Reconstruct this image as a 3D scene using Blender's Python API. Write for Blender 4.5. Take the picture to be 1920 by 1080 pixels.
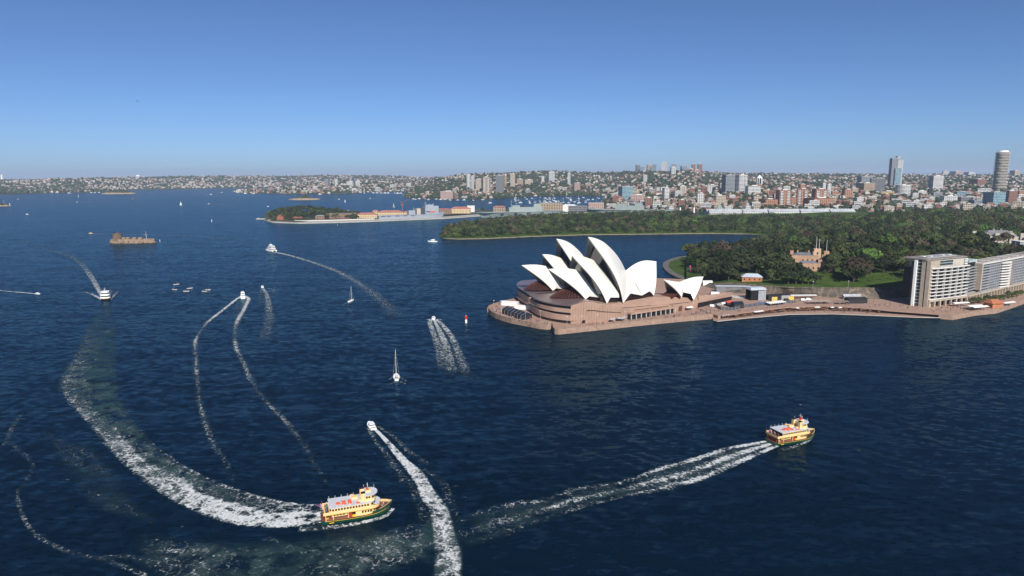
import bpy, bmesh, math, random
from mathutils import Vector, Matrix, noise
for o in list(bpy.data.objects): bpy.data.objects.remove(o)
S = bpy.context.scene
COL = S.collection
rnd = random.Random(7)
R_ = math.radians
# ------------------------------------------------------------------ camera
F, CAMH = 1280.0, 118.0                     # focal length in photo pixels, camera height in metres
PIT = math.atan(213.5 / F); ROLL = 0.0054
cp, sp = math.cos(PIT), math.sin(PIT)
FW = Vector((0, cp, -sp)); U0 = Vector((0, sp, cp)); R0 = Vector((1, 0, 0))
RT = R0 * math.cos(ROLL) - U0 * math.sin(ROLL)
UP = U0 * math.cos(ROLL) + R0 * math.sin(ROLL)
CP = Vector((0, 0, CAMH))
cam = bpy.data.cameras.new('camera'); camo = bpy.data.objects.new('camera', cam); COL.objects.link(camo)
cam.sensor_width = 36.0; cam.lens = 36.0 * F / 1920; cam.clip_start = 1.0; cam.clip_end = 400000
camo.matrix_world = Matrix(((RT.x, UP.x, -FW.x, 0), (RT.y, UP.y, -FW.y, 0), (RT.z, UP.z, -FW.z, CAMH), (0, 0, 0, 1)))
S.camera = camo
S.render.resolution_x, S.render.resolution_y = 1024, 576
S.view_settings.view_transform = 'Standard'; S.view_settings.look = 'None'
S.view_settings.exposure = EXPOSURE = 0.3; S.view_settings.gamma = 1
# ------------------------------------------------------------------ sky and sun
SUN_EL, SUN_AZ = R_(37), R_(166)            # azimuth clockwise from +Y (away from the camera)
wd = bpy.data.worlds.new('World'); S.world = wd; wd.use_nodes = True
nt = wd.node_tree; nt.nodes.clear()
sky = nt.nodes.new('ShaderNodeTexSky'); sky.sky_type = 'NISHITA'; sky.sun_disc = False
sky.sun_elevation = SUN_EL; sky.sun_rotation = SUN_AZ
sky.altitude = 0; sky.air_density = 0.55; sky.dust_density = 0.55; sky.ozone_density = 8.0
bg = nt.nodes.new('ShaderNodeBackground'); bg.inputs['Strength'].default_value = 0.086
wo = nt.nodes.new('ShaderNodeOutputWorld')
nt.links.new(sky.outputs[0], bg.inputs[0]); nt.links.new(bg.outputs[0], wo.inputs[0])
sl = bpy.data.lights.new('sun', 'SUN'); sl.energy = 5.0; sl.angle = R_(0.53); sl.color = (1.0, 0.95, 0.87)
so = bpy.data.objects.new('sun', sl); COL.objects.link(so)
SD = Vector((math.sin(SUN_AZ) * math.cos(SUN_EL), math.cos(SUN_AZ) * math.cos(SUN_EL), math.sin(SUN_EL)))
so.rotation_euler = SD.to_track_quat('Z', 'Y').to_euler()
S.cycles.max_bounces = 5; S.cycles.diffuse_bounces = 2; S.cycles.glossy_bounces = 2
S.cycles.transmission_bounces = 2; S.cycles.volume_bounces = 0; S.cycles.transparent_max_bounces = 8
S.cycles.use_denoising = True

# ------------------------------------------------------------------ helpers: photograph geometry
def ray(x, y):
    return FW + RT * ((x - 960) / F) + UP * ((540 - y) / F)
def at(x, y, z=0.0):                        # point of the horizontal plane at height z
    d = ray(x, y); k = (z - CAMH) / d.z
    return Vector((d.x * k, d.y * k, z))
def hz(x): return 326.5 - (x - 960) * ROLL
def atY(x, y, Y):                           # point at a given distance ahead
    d = ray(x, y); k = Y / d.y
    return Vector((d.x * k, Y, CAMH + d.z * k))
def onplane(x, y, P, n):
    d = ray(x, y); k = (n.x * P.x + n.y * P.y) / (n.x * d.x + n.y * d.y)
    return CP + d * k
def ztop(P, y):                             # height above P that reaches picture row y
    v = (540 - y) / F; q = UP - FW * v
    return CAMH - (P.x * q.x + P.y * q.y) / q.z
def zc(P): return (Vector(P) - CP).dot(FW)
def mpp(P): return zc(P) / F                # metres per photo pixel
def interp(x, pts):
    if x <= pts[0][0]: return pts[0][1]
    for (a, b), (c, d) in zip(pts, pts[1:]):
        if x <= c: return b + (d - b) * (x - a) / (c - a)
    return pts[-1][1]
def sstep(a, b, x):
    t = max(0.0, min(1.0, (x - a) / (b - a))); return t * t * (3 - 2 * t)

# ------------------------------------------------------------------ helpers: objects
def tag(o, label=None, cat=None, group=None, kind=None):
    if label: o['label'] = label
    if cat: o['category'] = cat
    if group: o['group'] = group
    if kind: o['kind'] = kind
    return o
def thing(name, loc, label, cat, group=None, rz=0.0):
    o = bpy.data.objects.new(name, None); COL.objects.link(o)
    o.empty_display_size = 1; o.location = loc; o.rotation_euler = (0, 0, rz)
    return tag(o, label, cat, group)
def dup(o, loc=None, rz=None, scale=None, label=None, parent=None, mats=None):
    c = o.copy(); COL.objects.link(c)
    if parent is not None: c.parent = parent
    if loc is not None: c.location = loc
    if rz is not None: c.rotation_euler = (0, 0, rz)
    if scale is not None: c.scale = scale
    if label: c['label'] = label
    for ch in o.children: dup(ch, parent=c)
    return c

class MB:
    """collects polygons; build() links them as one mesh object with metre UVs"""
    def __init__(self): self.v = []; self.f = []; self.m = []; self.mi = 0
    def vs(self, pts):
        n = len(self.v); self.v += [tuple(p) for p in pts]; return n
    def face(self, idx): self.f.append(tuple(idx)); self.m.append(self.mi)
    def poly(self, pts):
        n = self.vs(pts); self.face(range(n, n + len(pts))); return self
    def box(self, c, s, rz=0.0, rot=None):
        hx, hy, hz_ = s[0] / 2, s[1] / 2, s[2] / 2
        P = [Vector((x, y, z)) for z in (-hz_, hz_) for x, y in ((-hx, -hy), (hx, -hy), (hx, hy), (-hx, hy))]
        M = rot if rot is not None else Matrix.Rotation(rz, 3, 'Z')
        n = self.vs([M @ p + Vector(c) for p in P])
        for q in ((0, 3, 2, 1), (4, 5, 6, 7), (0, 1, 5, 4), (1, 2, 6, 5), (2, 3, 7, 6), (3, 0, 4, 7)): self.face([n + i for i in q])
        return self
    def prism(self, pl, z0, z1, top=None, cap=True, bot=False):      # pl counter-clockwise [(x,y)]
        k = len(pl); tp = top or pl
        n = self.vs([(x, y, z0) for x, y in pl] + [(x, y, z1) for x, y in tp])
        for i in range(k):
            j = (i + 1) % k; self.face((n + i, n + j, n + k + j, n + k + i))
        if cap: self.face(range(n + k, n + 2 * k))
        if bot: self.face(range(n + k - 1, n - 1, -1))
        return self
    def tube(self, p0, p1, r0, r1=None, n=6, cap=True):
        p0, p1 = Vector(p0), Vector(p1); r1 = r0 if r1 is None else r1
        d = (p1 - p0).normalized(); a = d.orthogonal().normalized(); b = d.cross(a)
        k = self.vs([p + (a * math.cos(t) + b * math.sin(t)) * r for p, r in ((p0, r0), (p1, r1)) for t in [2 * math.pi * i / n for i in range(n)]])
        for i in range(n): self.face((k + i, k + (i + 1) % n, k + n + (i + 1) % n, k + n + i))
        if cap: self.face([k + n + i for i in range(n)]); self.face([k + n - 1 - i for i in range(n)])
        return self
    def lathe(self, c, prof, n=16):                                  # prof [(r,z)] bottom to top
        c = Vector(c); k = self.vs([c + Vector((r * math.cos(t), r * math.sin(t), z)) for r, z in prof for t in [2 * math.pi * i / n for i in range(n)]])
        for j in range(len(prof) - 1):
            for i in range(n): self.face((k + j * n + i, k + j * n + (i + 1) % n, k + (j + 1) * n + (i + 1) % n, k + (j + 1) * n + i))
        self.face([k + (len(prof) - 1) * n + i for i in range(n)])
        return self
    def grid(self, rows, flip=False, close=False):
        m = len(rows[0]); k = self.vs([p for r in rows for p in r])
        for j in range(len(rows) - 1):
            for i in range(m if close else m - 1):
                a, b = k + j * m + i, k + j * m + (i + 1) % m
                q = (a, b, b + m, a + m); self.face(q[::-1] if flip else q)
        return self
    def blob(self, c, r, sub=1, jit=0.0, rn=None):
        bm = bmesh.new(); bmesh.ops.create_icosphere(bm, subdivisions=sub, radius=1.0)
        n = len(self.v); rn = rn or rnd
        for q in bm.verts:
            s = 1 + jit * (rn.random() - .5)
            self.v.append((c[0] + q.co.x * r[0] * s, c[1] + q.co.y * r[1] * s, c[2] + q.co.z * r[2] * s))
        for f in bm.faces: self.face([n + w.index for w in f.verts])
        bm.free(); return self
    def mesh(self, name, mats, smooth=False):
        me = bpy.data.meshes.new(name); me.from_pydata(self.v, [], self.f)
        mats = mats if isinstance(mats, (list, tuple)) else [mats]
        for m in mats: me.materials.append(m)
        if len(mats) > 1: me.polygons.foreach_set('material_index', self.m)
        uv = me.uv_layers.new(name='UVMap'); data = [0.0] * (2 * len(me.loops))
        for p in me.polygons:
            nn = p.normal
            if abs(nn.z) > 0.75: t, b = Vector((1, 0, 0)), Vector((0, 1, 0))
            else: t = Vector((-nn.y, nn.x, 0)).normalized(); b = Vector((0, 0, 1))
            for li in p.loop_indices:
                co = me.vertices[me.loops[li].vertex_index].co
                data[2 * li] = co.dot(t); data[2 * li + 1] = co.dot(b)
        uv.data.foreach_set('uv', data)
        if smooth: me.polygons.foreach_set('use_smooth', [True] * len(me.polygons))
        me.update(); return me
    def build(self, name, mats, parent=None, smooth=False, loc=None):
        o = bpy.data.objects.new(name, self.mesh(name, mats, smooth)); COL.objects.link(o)
        if parent is not None: o.parent = parent
        if loc is not None: o.location = loc
        return o
def put(name, me, parent=None, loc=(0, 0, 0), rz=0.0, scale=None):   # another object on shared mesh data
    o = bpy.data.objects.new(name, me); COL.objects.link(o)
    if parent is not None: o.parent = parent
    o.location = loc; o.rotation_euler = (0, 0, rz)
    if scale is not None: o.scale = scale
    return o

# ------------------------------------------------------------------ helpers: materials
MATS = {}
def nodes(name):
    m = bpy.data.materials.new(name); m.use_nodes = True
    t = m.node_tree; b = t.nodes['Principled BSDF']
    def N(ty, **kw):
        n = t.nodes.new(ty)
        for k, v in kw.items():
            if k in n.inputs: n.inputs[k].default_value = v
            else: setattr(n, k, v)
        return n
    return m, t, b, N, t.links.new
def mat(name, col, rough=0.7, var=0.25, scale=0.3, metal=0.0, spec=0.3, bump=0.0, col2=None, obj_var=0.0, emit=None):
    """base colour with a noise mottle (and optional per-object value shift)"""
    if name in MATS: return MATS[name]
    m, t, b, N, L = nodes(name)
    b.inputs['Roughness'].default_value = rough; b.inputs['Metallic'].default_value = metal
    b.inputs['Specular IOR Level'].default_value = spec
    tc = N('ShaderNodeTexCoord'); nz = N('ShaderNodeTexNoise', Scale=scale, Detail=5.0, Roughness=0.65)
    L(tc.outputs['Object'], nz.inputs['Vector'])
    cr = N('ShaderNodeValToRGB'); L(nz.outputs['Fac'], cr.inputs[0])
    c2 = col2 or tuple(min(1, c * (1 + var)) for c in col)
    c1 = tuple(c * (1 - var) for c in col) if not col2 else col
    cr.color_ramp.elements[0].position = 0.32; cr.color_ramp.elements[1].position = 0.68
    cr.color_ramp.elements[0].color = (*c1, 1); cr.color_ramp.elements[1].color = (*c2, 1)
    out = cr.outputs[0]
    if obj_var:
        oi = N('ShaderNodeObjectInfo'); mr = N('ShaderNodeMapRange'); L(oi.outputs['Random'], mr.inputs[0])
        mr.inputs[3].default_value = 1 - obj_var; mr.inputs[4].default_value = 1 + obj_var
        mx = N('ShaderNodeMixRGB', blend_type='MULTIPLY'); mx.inputs[0].default_value = 1
        L(out, mx.inputs[1]); L(mr.outputs[0], mx.inputs[2]); out = mx.outputs[0]
    L(out, b.inputs['Base Color'])
    if bump:
        bp = N('ShaderNodeBump', Strength=bump, Distance=0.3); L(nz.outputs['Fac'], bp.inputs['Height']); L(bp.outputs[0], b.inputs['Normal'])
    MATS[name] = m; return m
def facade(name, wall, glass=(0.03, 0.04, 0.05), fh=3.1, bw=3.6, fv=0.55, fu=0.7, var=0.12, rough=0.7):
    """wall with a grid of recessed-looking dark panes laid out in metre UVs"""
    if name in MATS: return MATS[name]
    m, t, b, N, L = nodes(name)
    uv = N('ShaderNodeTexCoord'); sx = N('ShaderNodeSeparateXYZ'); L(uv.outputs['UV'], sx.inputs[0])
    def band(o, period, fill):
        d = N('ShaderNodeMath', operation='DIVIDE'); L(o, d.inputs[0]); d.inputs[1].default_value = period
        f = N('ShaderNodeMath', operation='FRACT'); L(d.outputs[0], f.inputs[0])
        l = N('ShaderNodeMath', operation='LESS_THAN'); L(f.outputs[0], l.inputs[0]); l.inputs[1].default_value = fill
        fl = N('ShaderNodeMath', operation='FLOOR'); L(d.outputs[0], fl.inputs[0])
        return l.outputs[0], fl.outputs[0]
    a, ia = band(sx.outputs[0], bw, fu); c, ic = band(sx.outputs[1], fh, fv)
    mu = N('ShaderNodeMath', operation='MULTIPLY'); L(a, mu.inputs[0]); L(c, mu.inputs[1])
    ge = N('ShaderNodeNewGeometry'); sn = N('ShaderNodeSeparateXYZ'); L(ge.outputs['True Normal'], sn.inputs[0])
    ab = N('ShaderNodeMath', operation='ABSOLUTE'); L(sn.outputs[2], ab.inputs[0])
    lt = N('ShaderNodeMath', operation='LESS_THAN'); L(ab.outputs[0], lt.inputs[0]); lt.inputs[1].default_value = 0.5
    m2 = N('ShaderNodeMath', operation='MULTIPLY'); L(mu.outputs[0], m2.inputs[0]); L(lt.outputs[0], m2.inputs[1])
    cb = N('ShaderNodeCombineXYZ'); L(ia, cb.inputs[0]); L(ic, cb.inputs[1])
    wn = N('ShaderNodeTexWhiteNoise', noise_dimensions='3D'); L(cb.outputs[0], wn.inputs['Vector'])
    gl = N('ShaderNodeMixRGB'); L(wn.outputs['Value'], gl.inputs[0])
    gl.inputs[1].default_value = (*[g * .5 for g in glass], 1); gl.inputs[2].default_value = (*[g * 2.2 for g in glass], 1)
    nz = N('ShaderNodeTexNoise', Scale=0.15, Detail=3.0); tc2 = N('ShaderNodeTexCoord'); L(tc2.outputs['Object'], nz.inputs['Vector'])
    wl = N('ShaderNodeMixRGB'); L(nz.outputs['Fac'], wl.inputs[0])
    wl.inputs[1].default_value = (*[w * (1 - var) for w in wall], 1); wl.inputs[2].default_value = (*[min(1, w * (1 + var)) for w in wall], 1)
    mx = N('ShaderNodeMixRGB'); L(m2.outputs[0], mx.inputs[0]); L(wl.outputs[0], mx.inputs[1]); L(gl.outputs[0], mx.inputs[2])
    L(mx.outputs[0], b.inputs['Base Color'])
    rr = N('ShaderNodeMapRange'); L(m2.outputs[0], rr.inputs[0]); rr.inputs[3].default_value = rough; rr.inputs[4].default_value = 0.15
    L(rr.outputs[0], b.inputs['Roughness']); b.inputs['Specular IOR Level'].default_value = 0.35
    MATS[name] = m; return m
# ------------------------------------------------------------------ the harbour water
def water_mat():
    m, t, b, N, L = nodes('harbour_water')
    tc = N('ShaderNodeTexCoord')
    def slopes(scale, sx, rot, det, dist=0.0, rough=0.5):
        mp = N('ShaderNodeMapping'); mp.inputs['Scale'].default_value = (scale * sx, scale, scale); mp.inputs['Rotation'].default_value = (0, 0, rot)
        L(tc.outputs['Object'], mp.inputs[0])
        n = N('ShaderNodeTexNoise', Scale=1.0, Detail=det, Roughness=rough, Distortion=dist); L(mp.outputs[0], n.inputs['Vector'])
        s = N('ShaderNodeVectorMath', operation='SUBTRACT'); L(n.outputs['Color'], s.inputs[0]); s.inputs[1].default_value = (.5, .5, .5)
        return s.outputs[0]
    def scl(v, k):
        q = N('ShaderNodeVectorMath', operation='SCALE'); L(v, q.inputs[0])
        if isinstance(k, float): q.inputs['Scale'].default_value = k
        else: L(k, q.inputs['Scale'])
        return q.outputs[0]
    def add(a, c):
        q = N('ShaderNodeVectorMath', operation='ADD'); L(a, q.inputs[0]); L(c, q.inputs[1]); return q.outputs[0]
    a = scl(slopes(1 / 1.7, .42, .22, 3, .3, .62), .88)          # ripples
    c = scl(slopes(1 / 3.9, .36, -.12, 2, .5), 0.50)             # chop
    d = scl(slopes(1 / 17., .26, .30, 2, .4), 0.26)              # crossing wakes and swell
    g = N('ShaderNodeTexNoise', Scale=1 / 160., Detail=3.0, Distortion=0.8); L(tc.outputs['Object'], g.inputs['Vector'])   # gusts
    gr = N('ShaderNodeMapRange'); L(g.outputs['Fac'], gr.inputs[0]); gr.inputs[1].default_value = .35; gr.inputs[2].default_value = .65
    gr.inputs[3].default_value = .86; gr.inputs[4].default_value = 1.1
    v = add(scl(add(a, c), gr.outputs[0]), d)
    def train(rot, wl, amp, seed, dist):
        """a train of long boat waves, fading in and out over the water"""
        mp = N('ShaderNodeMapping'); mp.inputs['Rotation'].default_value = (0, 0, -rot); L(tc.outputs['Object'], mp.inputs[0])
        w = N('ShaderNodeTexWave', wave_type='BANDS', bands_direction='X', Scale=2 * math.pi / (20 * wl), Distortion=dist, Detail=2.0); w.inputs['Detail Scale'].default_value = 1.2
        L(mp.outputs[0], w.inputs['Vector'])
        k = N('ShaderNodeTexNoise', Scale=1 / 120., Detail=2.0); mq = N('ShaderNodeMapping'); mq.inputs['Location'].default_value = (seed, seed * 2, 0); L(tc.outputs['Object'], mq.inputs[0]); L(mq.outputs[0], k.inputs['Vector'])
        kr = N('ShaderNodeMapRange'); L(k.outputs['Fac'], kr.inputs[0]); kr.inputs[1].default_value = .42; kr.inputs[2].default_value = .66; kr.inputs[3].default_value = .15; kr.inputs[4].default_value = 1.0
        h = N('ShaderNodeMath', operation='SUBTRACT'); L(w.outputs['Fac'], h.inputs[0]); h.inputs[1].default_value = .5
        g2_ = N('ShaderNodeMath', operation='MULTIPLY'); L(h.outputs[0], g2_.inputs[0]); L(kr.outputs[0], g2_.inputs[1])
        cv = N('ShaderNodeVectorMath', operation='SCALE'); cv.inputs[0].default_value = (math.cos(rot) * amp, math.sin(rot) * amp, 0); L(g2_.outputs[0], cv.inputs['Scale'])
        return cv.outputs[0]
    for tr in ((R_(-12), 9.0, .15, 40, 7.0), (R_(48), 8.0, .15, 310, 7.0), (R_(100), 13.0, .10, 700, 7.0)): v = add(v, train(*tr))
    mz = N('ShaderNodeVectorMath', operation='MULTIPLY'); L(v, mz.inputs[0]); mz.inputs[1].default_value = (.8, 1.0, 0)
    up = N('ShaderNodeVectorMath', operation='ADD'); L(mz.outputs[0], up.inputs[0]); up.inputs[1].default_value = (0, 0, 1)
    nn = N('ShaderNodeVectorMath', operation='NORMALIZE'); L(up.outputs[0], nn.inputs[0])
    h2 = N('ShaderNodeVectorMath', operation='MULTIPLY'); L(v, h2.inputs[0]); h2.inputs[1].default_value = (.5, .6, 0)
    u2 = N('ShaderNodeVectorMath', operation='ADD'); L(h2.outputs[0], u2.inputs[0]); u2.inputs[1].default_value = (0, 0, 1)
    n2 = N('ShaderNodeVectorMath', operation='NORMALIZE'); L(u2.outputs[0], n2.inputs[0])
    t.nodes.remove(b)
    df = N('ShaderNodeBsdfDiffuse'); df.inputs['Color'].default_value = (0.0010, 0.0076, 0.0182, 1)
    gl = N('ShaderNodeBsdfGlossy', Roughness=0.16); L(nn.outputs[0], gl.inputs['Normal']); gl.inputs["Color"].default_value = (0.43, 0.78, 0.97, 1)
    fr = N('ShaderNodeFresnel', IOR=1.33); L(n2.outputs[0], fr.inputs['Normal'])
    cap = N('ShaderNodeMapRange'); L(fr.outputs[0], cap.inputs[0]); cap.inputs[1].default_value = 0.0; cap.inputs[2].default_value = 0.75
    cap.inputs[3].default_value = 0.0; cap.inputs[4].default_value = 0.38     # a ruffled sea never reaches the mirror's full reflection
    mx = N('ShaderNodeMixShader'); L(cap.outputs[0], mx.inputs[0]); L(df.outputs[0], mx.inputs[1]); L(gl.outputs[0], mx.inputs[2])
    L(mx.outputs[0], t.nodes['Material Output'].inputs['Surface'])
    return m
mb = MB(); B = 160000.0
mb.poly([(-B, -3000, 0), (B, -3000, 0), (B, B, 0), (-B, B, 0)])
tag(mb.build('water', water_mat()), 'dark blue harbour water with small choppy waves', kind='structure')
# ------------------------------------------------------------------ land
M_bush = mat('bushland_ground', (0.030, 0.042, 0.020), 0.95, scale=0.02, col2=(0.085, 0.085, 0.05), spec=0.05)
M_grass = mat('park_grass', (0.030, 0.060, 0.012), 0.95, scale=0.05, col2=(0.070, 0.105, 0.024), spec=0.05)
M_rock = mat('sandstone_shore', (0.20, 0.145, 0.10), 0.9, scale=0.12, col2=(0.36, 0.28, 0.20), spec=0.1)
M_pink = mat('pink_granite_paving', (0.33, 0.215, 0.165), 0.75, var=0.16, scale=0.25, spec=0.25)
M_quay = mat('pink_granite_wall', (0.30, 0.20, 0.15), 0.75, var=0.22, scale=0.4, spec=0.25)
M_conc = mat('pale_concrete', (0.42, 0.39, 0.35), 0.8, var=0.15, scale=0.2)
M_path = mat('asphalt_path', (0.12, 0.11, 0.10), 0.9, var=0.2, scale=0.2)
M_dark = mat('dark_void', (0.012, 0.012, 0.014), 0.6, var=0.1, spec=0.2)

def loft(name, x0, x1, dx, rows, sub, m, label, rough=0.0, skirt=True, wall=None):
    """rows: functions x -> Vector from the water's edge inland; a real height field on the ground"""
    xs = [x0 + (x1 - x0) * i / max(1, round((x1 - x0) / dx)) for i in range(max(1, round((x1 - x0) / dx)) + 1)]
    R = []; n = len(rows)
    ctr = [[r(x) for x in xs] for r in rows]
    if skirt: R.append([Vector((p.x, p.y, -2.0)) for p in ctr[0]])
    R.append(ctr[0])
    for j in range(n - 1):
        for k in range(1, sub + 1):
            t = k / sub; row = []
            for a, b in zip(ctr[j], ctr[j + 1]):
                p = a.lerp(b, t)
                if rough and not (j == n - 2 and k == sub): p.z += rough * noise.noise(Vector((p.x, p.y, 0)) * 0.006) * (max(p.z, 0.0) / (max(p.z, 0.0) + 15.0))
                row.append(p)
            R.append(row)
    R.append([Vector((p.x * 1.15, p.y * 1.15, -4.0)) for p in R[-1]])
    mb = MB()
    if skirt:
        mb.mi = 1; mb.grid(R[:2]); mb.mi = 0; mb.grid(R[1:])
    else: mb.grid(R)
    o = mb.build(name, [m, wall or M_rock], smooth=True); tag(o, label, kind='structure')
    return o, R[1:-1], xs
def sample(L, x, t):
    """point on a lofted land at picture column x, inland fraction t"""
    o, R, xs = L; fx = (x - xs[0]) / (xs[1] - xs[0]); i = max(0, min(len(xs) - 2, int(fx))); fx -= i
    fy = t * (len(R) - 1); j = max(0, min(len(R) - 2, int(fy))); fy -= j
    a = R[j][i].lerp(R[j][i + 1], fx); b = R[j + 1][i].lerp(R[j + 1][i + 1], fx)
    return a.lerp(b, fy)
def edge(pts, z=0.0): return lambda x: at(x, interp(x, pts), z)
def crest(pts, k, base):                    # row seen at picture row pts, k times as far off as the shore
    def f(x):
        s = at(x, interp(x, base), 0); return atY(x, interp(x, pts), s.y * k)
    return f
# far peninsula under the horizon
sA = [(-90, 365), (0, 364.5), (60, 363), (100, 362), (190, 360.5), (265, 356), (330, 355), (440, 353), (520, 351.5), (700, 351), (900, 350)]
LA = loft('far_headland', -90, 900, 9, [edge(sA), crest([(-90, 350), (0, 350), (100, 349), (200, 346), (330, 343), (500, 341), (900, 341)], 1.13, sA),
     crest([(-90, 337), (0, 336.5), (60, 336.5), (100, 334.5), (230, 332.5), (330, 330), (450, 329.5), (560, 329.5), (600, 328), (700, 328.5), (760, 331), (800, 332), (900, 330)], 1.32, sA)], 5, M_bush, 'long low suburban headland along the horizon', 10)
sB = [(436, 360.5), (450, 361.8), (500, 363), (545, 364), (640, 363.5), (690, 361), (740, 359), (800, 357)]
LB = loft('harbour_point', 438, 800, 8, [edge(sB), crest([(438, 357.5), (500, 357), (545, 356), (600, 352), (700, 350), (800, 348)], 1.08, sB),
     crest([(438, 357), (500, 354), (545, 348), (600, 341), (680, 339), (760, 340), (800, 340)], 1.22, sB)], 4, M_bush, 'low built up point running out into the bay', 6)
sC = [(752, 369.5), (775, 372), (830, 373), (925, 373), (960, 370), (1010, 368), (1080, 367), (1140, 368), (1200, 374), (1320, 378)]
LC = loft('wooded_hill', 754, 1330, 8, [edge(sC), crest([(754, 366), (800, 358), (900, 356), (1000, 352), (1100, 352), (1320, 355)], 1.12, sC),
     crest([(754, 364), (800, 349), (870, 340), (1000, 338), (1100, 338), (1320, 338)], 1.3, sC),
     crest([(754, 362), (790, 342), (830, 333), (870, 326.5), (920, 325), (960, 323), (1025, 320.5), (1080, 322), (1130, 323.5), (1200, 321), (1320, 321)], 1.55, sC)], 4, M_bush, 'hillside suburb of houses and trees behind the bay', 12)
sD = [(1130, 392), (1200, 395), (1300, 399), (1500, 400), (1700, 398), (1980, 396)]
LD = loft('city_ridge', 1130, 1985, 9, [edge(sD), crest([(1130, 379), (1200, 378), (1300, 378), (1500, 381), (1700, 384), (1980, 382)], 1.12, sD),
     crest([(1130, 370), (1200, 360), (1300, 352), (1400, 350), (1500, 352), (1700, 356), (1980, 356)], 1.5, sD),
     crest([(1130, 362), (1200, 345), (1300, 336), (1400, 336), (1500, 339), (1700, 341), (1980, 340)], 2.2, sD),
     crest([(1130, 360), (1170, 330), (1240, 322), (1300, 322.5), (1380, 325), (1450, 325.5), (1700, 327), (1850, 328), (1980, 327)], 3.2, sD)], 4, M_bush, 'ridge of inner city suburbs', 8)
# navy island
sE = [(494, 411), (510, 415.5), (560, 417), (620, 416), (700, 413.5), (760, 411), (836, 408), (900, 403.5), (1060, 399), (1150, 397)]
LE = loft('navy_island', 496, 1150, 6, [edge(sE, 3.0), crest([(496, 408.5), (520, 409), (560, 409), (600, 411), (640, 410.5), (700, 409), (760, 407.3), (836, 405), (900, 400.6), (1060, 396), (1150, 394)], 1.04, sE),
     crest([(496, 404), (530, 400), (580, 398), (610, 404), (640, 406.8), (700, 405.5), (760, 403.6), (836, 401), (900, 397.2), (1060, 393), (1150, 391)], 1.09, sE), crest([(496, 402), (530, 397), (580, 395), (620, 399), (660, 403), (700, 402.6), (760, 400.8), (836, 398), (900, 394.5), (1060, 390.6), (1150, 389)], 1.13, sE)], 3, M_bush, 'low navy island with a wooded knoll', wall=M_conc)
mb = MB(); xq = list(range(500, 1000, 8)); mb.grid([[at(x, interp(x, sE), 3.06) for x in xq], [at(x, interp(x, sE), 3.06) * 1.0 + Vector((0, 40, .6)) for x in xq]]); tag(mb.build('navy_quay', M_conc), 'pale concrete quay apron of the navy island', kind='structure')
def islet(name, cx, y, w, h, label):
    c = at(cx, y); k = mpp(c); mb = MB(); mb.blob(tuple(c), (w / 2 * k, w / 3.2 * k, h * k), 3, 0.12); o = mb.build(name, M_rock, smooth=True)
    return tag(o, label, kind='structure'), c, k
I1 = islet('wooded_islet', 223, 363.5, 66, 3.5, 'small wooded islet before the far headland')
I2 = islet('wooded_islet', 571, 374.5, 60, 4, 'little rocky islet with bushes in mid harbour')
I3 = islet('rocky_tip', 2, 386.5, 36, 3, 'rocky tip of land at the left edge')
# the point across the cove
sF = [(824, 442), (832, 446.5), (860, 447.5), (905, 447), (1000, 442.5), (1100, 439.5), (1200, 438.5), (1330, 437), (1400, 438), (1440, 441), (1475, 447.5), (1610, 448)]
def farF(x): s = at(x, interp(x, [(824, 441), (840, 432), (880, 424), (950, 417), (1100, 410), (1475, 405), (1610, 398)]), 2); return s
LF = loft('cove_point', 824, 1608, 6, [edge(sF, 1.2), lambda x: edge(sF)(x) * 1.012 + Vector((0, 0, 3.0)),
     lambda x: edge(sF)(x) .lerp(farF(x), .4) + Vector((0, 0, interp(x, [(824, 2), (850, 7), (1000, 11), (1475, 12)]))),
     lambda x: edge(sF)(x) .lerp(farF(x), .8) + Vector((0, 0, interp(x, [(824, 2), (850, 6), (1000, 11), (1475, 14)]))), lambda x: farF(x)], 3, M_grass, 'grassy point across the cove with a stone sea wall')
# the gardens
wallT = [(1287, 526, 4), (1300, 527, 4.5), (1340, 533, 7), (1365, 531, 10), (1480, 540, 12), (1560, 541, 12), (1650, 541, 12), (1720, 538, 12), (1800, 527, 12), (1985, 503, 12)]
def gnear(x):
    return at(x, interp(x, [(a, b) for a, b, c in wallT]), interp(x, [(a, c) for a, b, c in wallT]))
def g2(x): return at(x, interp(x, [(1287, 510), (1340, 512), (1480, 514), (1560, 513), (1700, 510), (1800, 500), (1985, 486)]), interp(x, [(1287, 6), (1400, 13), (1560, 17), (1700, 17), (1985, 17)]))
def g3(x): return at(x, interp(x, [(1287, 488), (1400, 492), (1560, 488), (1700, 484), (1985, 472)]), interp(x, [(1287, 6), (1400, 15), (1560, 23), (1700, 22), (1985, 18)]))
def g4(x): return at(x, interp(x, [(1287, 480), (1380, 470), (1480, 455), (1700, 448), (1985, 445)]), interp(x, [(1287, 2), (1400, 4), (1480, 8), (1560, 20), (1700, 22), (1985, 20)]))
def g5(x): return at(x, interp(x, [(1287, 479), (1380, 468), (1480, 448), (1560, 418), (1985, 412)]), interp(x, [(1287, 1), (1480, 4), (1560, 18), (1700, 24), (1985, 24)]))
def g6(x): return at(x, interp(x, [(1287, 478), (1380, 466), (1480, 438), (1560, 398), (1985, 395)]), interp(x, [(1287, 1), (1480, 8), (1560, 10), (1700, 18), (1985, 18)]))
LG = loft('garden_ground', 1287, 1985, 7, [gnear, g2, g3, g4, g5, g6], 4, M_grass, 'sloping lawns of the harbourside park', skirt=False)
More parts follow.
